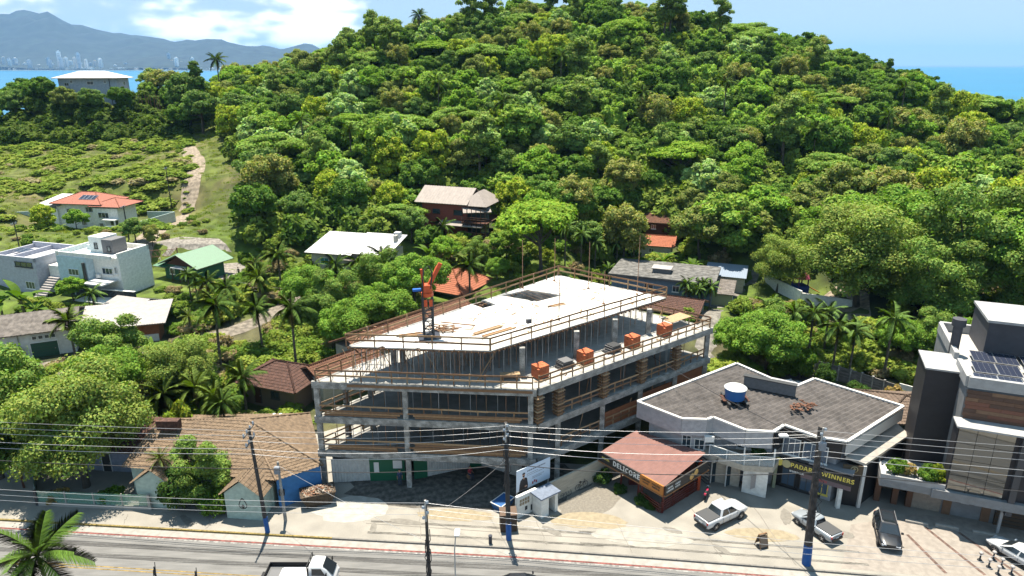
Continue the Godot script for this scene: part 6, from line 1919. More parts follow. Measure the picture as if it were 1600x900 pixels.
	part(k, "counter", bx(V(13.4, 0.55, -60.6), V(3.4, 1.1, 0.6)), redp, Transform3D())
	var pg := B.new(); pg.bar(V(19.2, 2.6, -60.2), V(19.7, 2.6, -62.4), 0.08, 0.3)
	var slt := thing("slatted_screen", "dark slatted screen between the kiosk and the shops", "screen", V(19.3, 0, -59.9), -1.1)
	for i in 8: part(slt, "slat", bx(V(-0.9, 0.5 + i * 0.36, 0), V(2.4, 0.14, 0.06)), surf("slat grey", Color(0.09, 0.09, 0.095), 0.6))
	for sx in [0, 1]: part(slt, "post", bx(V(-2.1 + sx * 2.4, 1.6, -0.06), V(0.1, 3.2, 0.06)), dframe)
	# ---- dark building at the right
	var d := thing("dark_building", "modern dark tower block with timber cladding, mirror glass and solar panels", "building", V(39.07, 0, -54.33), -0.379)
	var dark := surf("anthracite cladding", Color(0.030, 0.028, 0.032), 0.6, V(1, 1, 1), V(0.2, 0.2, 0.2))
	var lt := surf("light grey coping", Color(0.36, 0.36, 0.36), 0.7, V(1, 1, 1), V(0.2, 0.2, 0.2))
	var midg := surf("mid grey band", Color(0.221, 0.227, 0.234), 0.7, V(1, 1, 1), V(0.2, 0.2, 0.2))
	part(d, "tower", bx(V(-0.95, 6.6, -6.5), V(2.8, 13.2, 4.4)), dark)
	part(d, "tower_coping", bx(V(-0.95, 13.28, -6.5), V(3.0, 0.16, 4.6)), lt)
	part(d, "main_wall", bx(V(7.0, 6.45, -9.2), V(13.1, 12.9, 14.8)), midg)
	part(d, "roof_floor", bx(V(7.0, 12.97, -9.3), V(13.0, 0.14, 14.6)), surf("roof pale", Color(0.40, 0.39, 0.37), 0.8, V(0.5, 0.5, 0.5), V(0.15, 0.15, 0.15)))
	for q in [[V(7.2, 13.5, -1.85), V(13.4, 1.0, 0.4)], [V(0.5, 13.5, -4.0), V(0.4, 1.0, 4.2)], [V(0.55, 13.5, -12.0), V(0.4, 1.0, 8.8)], [V(7.2, 13.5, -16.6), V(13.4, 1.0, 0.4)]]: part(d, "roof_band", bx(q[0], q[1]), lt)
	# timber planks of the upper band
	var tim := []
	for i in 4: tim.append(surf("facade timber %s" % ["red", "brown", "ochre", "dark"][i], [Color(0.17, 0.07, 0.045), Color(0.13, 0.07, 0.045), Color(0.19, 0.11, 0.065), Color(0.09, 0.05, 0.035)][i], 0.6, V(0.5, 4, 0.5), V(0.4, 0.4, 0.4)))
	for r in 8:
		var x := 0.6 - 0.9 * (r % 3)
		while x < 13.0:
			var a := maxf(x, 0.5); var e := minf(x + 2.7, 13.4)
			if e - a > 0.2: part(d, "plank", bx(V((a + e) / 2, 10.15 + r * 0.36, -1.62), V(e - a - 0.015, 0.345, 0.06)), tim[(r * 5 + int(x * 3.0) + 60) % 4])
			x += 2.7
	# mirror glass facade
	var mir := surf("mirror glass", Color(0.20, 0.20, 0.19), 0.03, Vector3.ZERO, Vector3.ZERO, 0.85)
	part(d, "glass_back", bx(V(5.5, 6.7, -0.9), V(10.9, 6.5, 1.6)), dark)
	for i in 7:
		if i == 3: continue
		for j in 4:
			part(d, "glass_pane", bx(V(0.85 + i * 1.42 + (0.3 if i > 3 else 0.0), 4.35 + j * 1.6, -0.05), V(1.38, 1.56, 0.06)), mir, Transform3D(Basis(), V(rnd(-0.002, 0.002), 0, rnd(-0.01, 0.01))))
	part(d, "facade_pillar", bx(V(4.55 + 0.5, 6.0, 0.05), V(0.5, 7.6, 0.5)), surf("pillar dark", Color(0.06, 0.06, 0.065), 0.5))
	part(d, "ledge", bx(V(5.6, 9.98, -0.7), V(11.4, 0.16, 2.0)), lt)
	part(d, "lower_band", bx(V(5.0, 3.1, -0.75), V(12.0, 0.85, 2.2)), midg)
	# balcony wing with planters
	part(d, "wing_slab", bx(V(-2.6, 3.15, -2.1), V(5.2, 0.7, 4.6)), midg)
	var wp := B.new()
	for q in [[V(-2.6, 3.75, 0.1), V(5.2, 0.6, 0.18)], [V(-5.1, 3.75, -2.1), V(0.18, 0.6, 4.2)], [V(-2.1, 3.62, -1.1), V(0.3, 0.3, 2.2)], [V(-1.4, 3.62, -2.2), V(2.6, 0.3, 0.3)]]: wp.box(q[0], q[1])
	part(d, "wing_parapet", wp, lt)
	part(d, "terrace_white", bx(V(-3.6, 3.53, -1.7), V(2.6, 0.06, 3.2)), white)
	# ground floor
	part(d, "ground_wall", bx(V(1.4, 1.35, -2.0), V(7.6, 2.7, 0.3)), surf("sand stone", Color(0.33, 0.27, 0.215), 0.85, V(1, 1, 1), V(0.4, 0.4, 0.4)))
	part(d, "ground_wall", bx(V(-4.8, 1.35, -4.4), V(5.4, 2.7, 0.2)), surf("sand stone", Color(0.33, 0.27, 0.215)))
	for x in [-4.9, -3.4, -2.2]: part(d, "ground_pier", bx(V(x, 1.37, -1.9), V(0.5, 2.75, 0.5)), surf("brown pier", Color(0.12, 0.06, 0.035), 0.7))
	for x in [0.9, 4.0]: part(d, "timber_pier", bx(V(x, 1.36, -1.78), V(0.7, 2.7, 0.18)), tim[2])
	part(d, "brown_wall", bx(V(7.7, 1.35, -1.7), V(6.0, 2.7, 0.3)), surf("brown slats", Color(0.07, 0.045, 0.025), 0.7, V(0.2, 4, 0.2)))
	for i in 7: part(d, "wall_slat", bx(V(7.7, 0.3 + i * 0.37, -1.53), V(6.0, 0.06, 0.05)), dframe)
	part(d, "white_pillar", bx(V(4.75, 1.6, -0.3), V(0.22, 3.2, 0.22)), lt)
	part(d, "notice_board", bx(V(2.3, 1.85, -1.82), V(1.5, 0.9, 0.05)), surf("notice brown", Color(0.05, 0.02, 0.025), 0.6))
	part(d, "notice_plate", bx(V(2.3, 1.85, -1.79), V(0.66, 0.86, 0.03)), surf("notice white", Color(0.42, 0.42, 0.46), 0.6))
	flat_text(d, "notice_letter", "A", 0.42, dframe, TR(V(2.3, 2.0, -1.77)))
	var lo := B.new(); for i in 6: lo.box(V(-0.75 + i * 0.26, 2.3 + 0.03 * (i % 2), -1.83), V(0.2, 0.09, 0.04))
	part(d, "wall_script", lo, dframe)
	flat_text(d, "letters", "TELA", 0.3, dframe, TR(V(4.05, 2.55, -1.68)))
	# penthouse box, chimney and roof parts
	part(d, "penthouse", bx(V(8.0, 14.8, -13.0), V(9.6, 3.6, 6.0)), surf("penthouse grey", Color(0.065, 0.065, 0.075), 0.7, V(1, 1, 1), V(0.2, 0.2, 0.2)))
	part(d, "penthouse_roof", bx(V(8.0, 16.72, -13.0), V(9.9, 0.25, 6.3)), lt)
	var flue := B.new(); flue.cyl(V(0.7, 13.0, -9.8), 0.42, 0.42, 3.0, 16); flue.cyl(V(0.7, 16.0, -9.8), 0.62, 0.62, 0.7, 16)
	part(d, "flue", flue, surf("penthouse grey", Color(0.065, 0.065, 0.075)))
	for r in 3:
		for q in 3: solar(d, Transform3D(Basis(Vector3.RIGHT, 0.06), V(1.2 + q * 4.1 + 0.4 * r, 13.5 + 0.02 * r, -4.2 - r * 2.9)), 2, 1, 1.9, 2.3)

# ---------------------------------------------------------------- street
const KERB := [Vector2(-200, -68.0), Vector2(-60, -56.1), Vector2(-47.5, -54.9), Vector2(-17.1, -52.3), Vector2(0, -50.9), Vector2(11, -49.75), Vector2(25.1, -48.1), Vector2(45, -45.6), Vector2(200, -26.0)]

func kerb_z(x: float) -> float:
	for i in KERB.size() - 1:
		if x <= KERB[i + 1].x: return lerpf(KERB[i].y, KERB[i + 1].y, (x - KERB[i].x) / (KERB[i + 1].x - KERB[i].x))
	return -26.0

func band(x0: float, x1: float, o0: float, o1: float, y0: float, y1: float, step := 4.0) -> B:   # a strip that follows the kerb, between two offsets towards the road
	var b := B.new()
	var xs := [x0]
	var x: float = (floor(x0 / step) + 1) * step
	while x < x1: xs.append(x); x += step
	xs.append(x1)
	for i in xs.size() - 1:
		var a: float = xs[i]; var c: float = xs[i + 1]
		var p := [V(a, y0, kerb_z(a) + o0), V(a, y0, kerb_z(a) + o1), V(c, y0, kerb_z(c) + o1), V(c, y0, kerb_z(c) + o0)]
		var q := p.map(func(v): return V(v.x, y1, v.z))
		b.quad(q[0], q[1], q[2], q[3])
		b.quad(p[1], p[2], q[2], q[1]); b.quad(p[3], p[0], q[0], q[3])
		if i == 0: b.quad(p[0], p[1], q[1], q[0])
		if i == xs.size() - 2: b.quad(p[2], p[3], q[3], q[2])
	return b

func build_street() -> void:
	rng.seed = 31
	var asphalt := surf("asphalt", Color(0.17, 0.167, 0.162), 0.85, V(2.5, 2.5, 2.5), V(0.05, 0.25, 0.35), 0, 0.4)
	var pave := surf("forecourt concrete", Color(0.275, 0.258, 0.227), 0.9, V(0.7, 0.7, 0.7), V(0.045, 0.045, 0.045), 0, 1)
	struct("road", band(-200, 200, 0.15, 13.5, -0.4, -0.13), asphalt)
	struct("pavement", band(-200, 200, -14.0, 0.0, -0.5, 0.012), pave)
	struct("near_pavement", band(-200, 200, 13.5, 70.0, -0.4, 0.012), pave)
	struct("gutter", band(-200, 200, 0.15, 1.0, -0.3, -0.122), surf("gutter concrete", Color(0.30, 0.285, 0.26), 0.9, V(1, 1, 1), V(0.2, 0.2, 0.2)))
	var kb := thing("kerb", "long concrete kerb along the building side of the road", "kerb")
	var ks := [surf("kerb stone", Color(0.19, 0.18, 0.165), 0.9, V(1, 1, 1), V(0.3, 0.3, 0.3)), surf("kerb yellow", Color(0.33, 0.25, 0.08), 0.8, V(1, 1, 1), V(0.5, 0.5, 0.5), 0, 0, true)]
	var x := -60.0
	while x < 62:
		var stone := band(x + 0.01, x + 1.99, -0.02, 0.15, -0.3, 0.03, 50.0)
		part(kb, "kerb_stone", stone, ks[1] if x < -17.5 else ks[0])
		x += 2.0
	var wp := surf("road paint white", Color(0.36, 0.355, 0.34), 0.8, V(2, 2, 2), V(0.3, 0.3, 0.3), 0, 0, true)
	var yp := surf("road paint yellow", Color(0.36, 0.24, 0.06), 0.8, V(2, 2, 2), V(0.3, 0.3, 0.3), 0, 0, true)
	var rp := surf("road paint red", Color(0.30, 0.10, 0.085), 0.85, V(2, 2, 2), V(0.3, 0.3, 0.3), 0, 0, true)
	struct("road_edge_red", band(-60, 62, 1.02, 1.20, -0.13, -0.121), rp)
	x = -60.0
	while x < 62:
		struct("road_edge_line", band(x, x + 2.15, 1.24, 1.40, -0.13, -0.122, 50.0), wp)
		x += 2.3
	for o in [5.15, 5.45]: struct("road_centre_line", band(-80, 80, o, o + 0.11, -0.13, -0.124), yp)
	# worn tyre bands and patches
	for q in [[2.2, 0.6], [3.6, 0.55]]: struct("tyre_wear", band(-80, 80, q[0], q[0] + q[1], -0.13, -0.1255), surf("asphalt worn", Color(0.13, 0.128, 0.125), 0.8, V(0.15, 1, 1.8), V(0.03, 0.3, 0.6), 0, 0, true))
	var blob := func(called: String, c: Vector2, rx: float, rz: float, m: Material, y: float, a := 0.0) -> void:
		var poly := PackedVector2Array()
		for i in 26:
			var t := TAU * i / 26
			var k := 1.0 + 0.22 * fnf.get_noise_2d(c.x * 30 + cos(t) * 90, c.y * 30 + sin(t) * 90)
			poly.append(c + V2(cos(t) * rx * k, sin(t) * rz * k).rotated(a))
		var b := B.new(); b.prism(poly, -0.1, y)
		struct(called, b, m)
	var sand := surf("ochre sand", Color(0.285, 0.24, 0.165), 0.95, V(1, 1, 1), V(0.25, 0.25, 0.25), 0, 1)
	var lime := surf("white screed", Color(0.36, 0.345, 0.31), 0.9, V(0.8, 0.8, 0.8), V(0.15, 0.15, 0.15))
	blob.call("screed", V2(-15.2, -56.4), 3.6, 2.0, lime, 0.02)
	blob.call("site_floor", V2(-4.5, -61.0), 13.0, 4.6, surf("site dirt", Color(0.17, 0.155, 0.135), 0.95, V(0.8, 0.8, 0.8), V(0.2, 0.2, 0.2), 0, 1, true), 0.018)
	blob.call("sand_patch", V2(-5.2, -55.4), 3.6, 0.9, sand, 0.024, 0.05)
	blob.call("sand_patch", V2(7.0, -54.6), 3.6, 1.2, sand, 0.024, 0.08)
	blob.call("sand_patch", V2(22.4, -52.6), 3.2, 0.9, sand, 0.024, 0.1)
	blob.call("screed", V2(11.5, -52.3), 4.2, 1.3, surf("pale screed", Color(0.31, 0.295, 0.26), 0.9, V(0.8, 0.8, 0.8), V(0.15, 0.15, 0.15)), 0.021, 0.1)
	blob.call("cobbles", V2(7.6, -57.6), 3.6, 2.0, surf("cobble", Color(0.275, 0.25, 0.21), 0.9, V(2.5, 2.5, 2.5), V(0.5, 0.5, 0.5), 0, 3), 0.021, -0.6)
	# stains, tyre tracks and cracks of the forecourt
	var oil := surf("oil stain", Color(0.185, 0.172, 0.15), 0.8, V(1, 1, 1), V(0.3, 0.3, 0.3))
	for q in [[14.5, -53.2, 0.9, 0.35], [25.5, -55.2, 1.2, 0.5], [29.8, -52.6, 0.8, 0.5], [-9.8, -54.4, 1.5, 0.4], [-12.6, -53.6, 0.7, 0.3], [3.6, -53.1, 1.1, 0.35], [18.2, -50.6, 0.9, 0.3], [-30.0, -54.6, 1.2, 0.35]]: blob.call("stain", V2(q[0], q[1]), q[2], q[3], oil, 0.0275, rnd(0, 2))
	var crk := surf("crack dirt", Color(0.15, 0.138, 0.12), 0.9, Vector3.ZERO)
	for q in [[-9, -58.4, -8.2, -52.0], [2.2, -55.0, 3.0, -51.2], [9.6, -54.4, 10.4, -50.2], [17, -57.4, 17.8, -49.6], [23.0, -56.5, 23.8, -48.6], [-13.4, -54.2, 22, -50.6], [-44, -56.2, -43.6, -54.7], [-36, -55.6, -35.6, -54.1], [-28, -54.8, -27.7, -53.4]]:
		var cb := B.new()
		var p := V(q[0], 0.022, q[1])
		for i in 8:
			var e := V(lerpf(q[0], q[2], (i + 1) / 8.0) + rnd(-0.12, 0.12), 0.022, lerpf(q[1], q[3], (i + 1) / 8.0) + rnd(-0.08, 0.08))
			cb.bar(p, e, 0.05, 0.012); p = e
		struct("pavement_crack", cb, crk)
	for q in [[-13, 8, -1.1], [-13, 8, -2.7], [6, 30, -1.3], [6, 30, -2.9]]: struct("tyre_track", band(q[0], q[1], q[2], q[2] + 0.3, -0.02, 0.0165), surf("tyre dust", Color(0.225, 0.21, 0.185), 0.9, V(0.2, 1, 1.5), V(0.1, 0.4, 0.6), 0, 0, true))
	# parking bays on the right: slabs with stained joints
	var py := PackedVector2Array([V2(27.5, -48.2), V2(56, -44.4), V2(56, -51.5), V2(38.0, -55.6), V2(31, -54.0)])
	var pb := B.new(); pb.prism(py, -0.1, 0.016)
	struct("parking_apron", pb, surf("parking slabs", Color(0.275, 0.245, 0.215), 0.9, V(1.2, 1.2, 1.2), V(0.2, 0.2, 0.2), 0, 1))
	for q in [[35.4, -52.6, 35.9, -47.6], [37.6, -53.6, 39.0, -47.4], [40.2, -52.9, 41.9, -47.2], [43.0, -52.0, 44.6, -46.9]]:
		var b := B.new(); b.bar(V(q[0], -0.02, q[1]), V(q[2], -0.02, q[3]), 0.28, 0.08)
		struct("parking_line", b, surf("bay line red", Color(0.20, 0.13, 0.105), 0.9, V(2, 2, 2), V(0.3, 0.3, 0.3), 0, 0, true))
	var n := 0
	for q in [[37.1, -54.2], [39.5, -53.6], [42.3, -52.6]]:
		var st := B.new(); st.cbox(V(0, 0.12, 0), V(1.9, 0.24, 0.3), 0.05)
		solo("wheel_stop", st, surf("stop concrete", Color(0.32, 0.30, 0.27), 0.9, V(1, 1, 1), V(0.4, 0.4, 0.4)), ["concrete wheel stop behind the dark car", "concrete wheel stop in the middle parking bay", "concrete wheel stop in the bay beside the white saloon"][n], "wheel stop", "wheel stops", TR(V(q[0], 0.012, q[1]), -0.35))
		n += 1
	# paths and lanes inland
	var earth := surf("dirt track", Color(0.40, 0.33, 0.25), 0.95, V(0.8, 0.8, 0.8), V(0.15, 0.15, 0.15), 0, 1, true)
	drape("dirt_track", [V2(-70.5, -127.0), V2(-71.5, -131.0), V2(-74.1, -146), V2(-77.0, -158), V2(-79.5, -170), V2(-83.0, -184), V2(-91, -199), V2(-99, -213), V2(-106, -226), V2(-113, -239), V2(-121, -254), V2(-130, -268)], 4.2, 0.22, earth)
	drape("garden_lane", [V2(-72, -82.0), V2(-65.9, -84.4), V2(-60, -88.6), V2(-54.0, -90.2), V2(-48.1, -91.2), V2(-43.2, -93.9), V2(-38.7, -98.4), V2(-35.4, -103.8), V2(-31.4, -108.0)], 3.0, 0.08, surf("lane dust", Color(0.30, 0.26, 0.21), 0.95, V(0.8, 0.8, 0.8), V(0.15, 0.15, 0.15), 0, 0, true))
	drape("alley", [V2(27.6, -92.0), V2(29.9, -99.0), V2(33.6, -108.5), V2(37.6, -115.5), V2(41.9, -121.0), V2(45.0, -124.5)], 3.0, 0.08, surf("alley concrete", Color(0.28, 0.26, 0.225), 0.9, V(0.8, 0.8, 0.8), V(0.15, 0.15, 0.15), 0, 0, true))
	patch("dirt_yard", PackedVector2Array([V2(49, -96), V2(55.5, -101), V2(59.5, -110), V2(57, -117), V2(50, -112), V2(47.5, -103)]), 0.05, earth)
	patch("white_yard", PackedVector2Array([V2(-73.5, -128), V2(-66, -135), V2(-58, -134), V2(-49, -125.5), V2(-46.5, -117), V2(-51, -115.5), V2(-56, -127), V2(-66, -128.5)]), 0.06, surf("white gravel", Color(0.37, 0.34, 0.30), 0.95, V(0.8, 0.8, 0.8), V(0.2, 0.2, 0.2), 0, 1, true))
	patch("ridge_yard", PackedVector2Array([V2(-136, -276), V2(-118, -278), V2(-117, -262), V2(-126, -258), V2(-134, -266)]), 0.1, earth)
	patch("site_terrace", PackedVector2Array([V2(-24.5, -63), V2(-20.2, -60.2), V2(-19.6, -61.5), V2(-12, -71), V2(-18, -73), V2(-25, -68.5)]), 0.16, surf("pale screed", Color(0.31, 0.295, 0.26)))
	patch("back_lot", PackedVector2Array([V2(31, -84), V2(37.5, -90), V2(47.5, -79), V2(40.6, -65.5), V2(36, -68)]), 0.04, surf("lot concrete", Color(0.15, 0.14, 0.125), 0.9, V(0.8, 0.8, 0.8), V(0.15, 0.15, 0.15), 0, 0, true))

# ---------------------------------------------------------------- vehicles
func loft(b: B, st: Array, sec: Callable) -> void:
	var was := b.smooth
	b.smooth = 1
	var rings := st.map(sec)
	for i in rings.size() - 1:
		for k in rings[i].size():
			var j: int = (k + 1) % rings[i].size()
			b.quad(rings[i][k], rings[i + 1][k], rings[i + 1][j], rings[i][j])
	b.smooth = 0
	for k in range(1, rings[0].size() - 1):
		b.tri(rings[0][0], rings[0][k], rings[0][k + 1])
		b.tri(rings[-1][0], rings[-1][k + 1], rings[-1][k])
	b.smooth = was

# stations: [x, bottom, top, half width]; cabin: [rear bottom x, front bottom x, rear top x, front top x, belt y, roof y, half width below, above]
func vehicle(called: String, label: String, cat: String, at: Vector3, turn: float, paint: Material, stn: Array, cab: Array, axles: Array, wr := 0.34, bed := [], trim: Material = null) -> Node3D:
	var o := thing(called, label, cat, at, turn, "vehicles")
	var black := surf("car black trim", Color(0.012, 0.012, 0.013), 0.5, Vector3.ZERO)
	var glassy := darkglass("car glass", Color(0.012, 0.016, 0.02))
	var b := B.new()
	loft(b, stn, func(s):
		var half := [V(s[0], s[1], s[3] * 0.86), V(s[0], s[1] + 0.14, s[3] * 0.98), V(s[0], s[1] + (s[2] - s[1]) * 0.55, s[3]), V(s[0], s[2] - 0.1, s[3] * 0.97), V(s[0], s[2] - 0.02, s[3] * 0.88), V(s[0], s[2] + 0.015, s[3] * 0.5)]
		var ring := half.duplicate()
		for i in range(half.size() - 1, -1, -1): ring.append(half[i] * V(1, 1, -1))
		return ring)
	part(o, "body", b, paint)
	# cabin shell
	var c := B.new()
	var yb: float = cab[4]; var yr: float = cab[5]
	var ring := func(x0: float, x1: float, y: float, w: float, k: float) -> Array:
		return [V(x0, y, -w + k), V(x0, y, w - k), V(x0 + k, y, w), V(x1 - k, y, w), V(x1, y, w - k), V(x1, y, -w + k), V(x1 - k, y, -w), V(x0 + k, y, -w)]
	var rg := [ring.call(cab[0], cab[1], yb - 0.05, cab[6], 0.12), ring.call(cab[2], cab[3], yr - 0.06, cab[7], 0.14), ring.call(cab[2] + 0.1, cab[3] - 0.12, yr, cab[7] - 0.1, 0.14)]
	c.smooth = 0
	for i in 2:
		for k in 8:
			var j := (k + 1) % 8
			c.quad(rg[i][k], rg[i][j], rg[i + 1][j], rg[i + 1][k])
	for k in range(1, 7): c.tri(rg[2][0], rg[2][k], rg[2][k + 1])
	part(o, "cabin", c, paint)
	var face := func(nm: String, p: Array, q: Array, off: Vector3) -> void:   # glass between two lower and two upper corners
		var g := B.new()
		var lo0: Vector3 = p[0].lerp(q[0], 0.1); var lo1: Vector3 = p[1].lerp(q[1], 0.1); var hi0: Vector3 = p[0].lerp(q[0], 0.9); var hi1: Vector3 = p[1].lerp(q[1], 0.9)
		g.quad(lo0 + off, lo1 + off, hi1 + off, hi0 + off)
		g.quad(lo0 + off * 0.2, hi0 + off * 0.2, hi1 + off * 0.2, lo1 + off * 0.2)
		part(o, nm, g, glassy)
	face.call("windscreen", [rg[0][4], rg[0][5]], [rg[1][4], rg[1][5]], V(0.015, 0.01, 0))
	face.call("rear_window", [rg[0][0], rg[0][1]], [rg[1][0], rg[1][1]], V(-0.015, 0.01, 0))
	var nwin: int = cab[8] if cab.size() > 8 else 2
	for s in [1, -1]:
		var l0: Vector3 = rg[0][2] if s > 0 else rg[0][7]; var l1: Vector3 = rg[0][3] if s > 0 else rg[0][6]
		var h0_: Vector3 = rg[1][2] if s > 0 else rg[1][7]; var h1: Vector3 = rg[1][3] if s > 0 else rg[1][6]
		for i in nwin:
			var t0 := float(i) / nwin + 0.03; var t1 := float(i + 1) / nwin - 0.03
			face.call("side_window", [l0.lerp(l1, t0), l0.lerp(l1, t1)], [h0_.lerp(h1, t0), h0_.lerp(h1, t1)], V(0, 0.004, s * 0.014))
	for a in axles:
		for s in [1, -1]:
			var w: float = a[1]
			var t := B.new()
			t.lathe([V2(wr * 0.62, -0.11), V2(wr * 0.93, -0.11), V2(wr, -0.06), V2(wr, 0.06), V2(wr * 0.93, 0.11), V2(wr * 0.62, 0.11)], 18)
			var wheel := part(o, "wheel", t, surf("rubber", Color(0.03, 0.03, 0.032)), Transform3D(Basis(Vector3.RIGHT, PI / 2 * s), V(a[0], wr, s * (w - 0.08))))
			var r := B.new()
			r.lathe([V2(wr * 0.64, 0.02), V2(wr * 0.6, 0.06), V2(wr * 0.2, 0.085), V2(0.01, 0.095)], 18)
			for k in 5: r.bar(V(0, 0.085, 0), V(cos(k * TAU / 5) * wr * 0.6, 0.08, sin(k * TAU / 5) * wr * 0.6), 0.05, 0.03, V(0, 1, 0.01))
			part(wheel, "rim", r, surf("alloy", Color(0.4, 0.4, 0.41), 0.35, Vector3.ZERO, Vector3.ZERO, 0.8))
			var arch := B.new()
			arch.lathe([V2(0.01, 0.0), V2(wr * 1.16, 0.0), V2(wr * 1.16, 0.012), V2(0.01, 0.012)], 20)
			part(o, "wheel_arch", arch, black, Transform3D(Basis(Vector3.RIGHT, PI / 2 * s), V(a[0], wr * 1.05, s * (w - 0.012))))
	var f: Array = stn[-1]; var rr: Array = stn[0]
	var belt: float = stn[2][2]; var low: float = stn[2][1]
	for s in [1, -1]:
		for q in ([cab[0] + 0.25, (cab[0] + cab[1]) * 0.5 - 0.1, cab[1] - 0.35] if nwin > 1 else [cab[0] + 0.2, cab[1] - 0.35]):
			part(o, "door_seam", bx(V(q, lerpf(low, belt, 0.52), s * stn[2][3] * 0.992), V(0.018, (belt - low) * 0.66, 0.02)), black)
		for q in ([cab[0] + 0.55, (cab[0] + cab[1]) * 0.5 + 0.15] if nwin > 1 else [cab[0] + 0.45]):
			part(o, "door_handle", bx(V(q, lerpf(low, belt, 0.76), s * stn[2][3] * 1.0), V(0.17, 0.035, 0.04)), surf("alloy", Color(0.4, 0.4, 0.41), 0.35, Vector3.ZERO, Vector3.ZERO, 0.8))
	part(o, "grille", bx(V(f[0] + 0.005, lerpf(f[1], f[2], 0.66), 0), V(0.06, 0.16, f[3] * 0.8)), black)
	part(o, "rear_panel_seam", bx(V(rr[0] - 0.002, lerpf(rr[1], rr[2], 0.8), 0), V(0.02, 0.02, rr[3] * 1.3)), black)
	for s in [1, -1]:
		part(o, "headlight", bx(V(f[0] - 0.06, lerpf(f[1], f[2], 0.72), s * f[3] * 0.72), V(0.18, 0.15, 0.36)), surf("lamp clear", Color(0.5, 0.52, 0.55), 0.15, Vector3.ZERO))
		part(o, "tail_light", bx(V(rr[0] + 0.04, lerpf(rr[1], rr[2], 0.72), s * rr[3] * 0.86), V(0.12, 0.24, 0.18)), surf("lamp red", Color(0.35, 0.015, 0.01), 0.25, Vector3.ZERO))
		var mi := B.new(); mi.cbox(V(cab[1] - 0.3, yb + 0.12, s * (cab[6] + 0.12)), V(0.14, 0.16, 0.22), 0.03)
		part(o, "mirror", mi, paint)
		part(o, "sill", bx(V((axles[0][0] + axles[1][0]) * 0.5, stn[2][1] + 0.03, s * stn[2][3] * 0.94), V(absf(axles[1][0] - axles[0][0]) - wr * 2.3, 0.1, 0.1)), black)
	part(o, "front_bumper", bx(V(f[0] + 0.01, f[1] + 0.14, 0), V(0.12, 0.2, f[3] * 1.5)), black)
	part(o, "rear_bumper", bx(V(rr[0] - 0.02, rr[1] + 0.12, 0), V(0.14, 0.2, rr[3] * 1.6)), black)
	part(o, "number_plate", bx(V(rr[0] - 0.03, lerpf(rr[1], rr[2], 0.45), 0), V(0.03, 0.13, 0.4)), surf("paper white", Color(0.6, 0.6, 0.58)))
	if bed:
		part(o, "bed_cover", bx(V((bed[0] + bed[1]) / 2, bed[2] + 0.02, 0), V(bed[1] - bed[0], 0.07, bed[3])), trim if trim else black)
	return o

func paint(key: String, c: Color, metal := 0.0) -> StandardMaterial3D:
	var m := surf(key, c, 0.35, Vector3.ZERO, Vector3.ZERO, metal)
	m.clearcoat_enabled = true
	m.clearcoat = 0.8
	m.clearcoat_roughness = 0.08
	return m

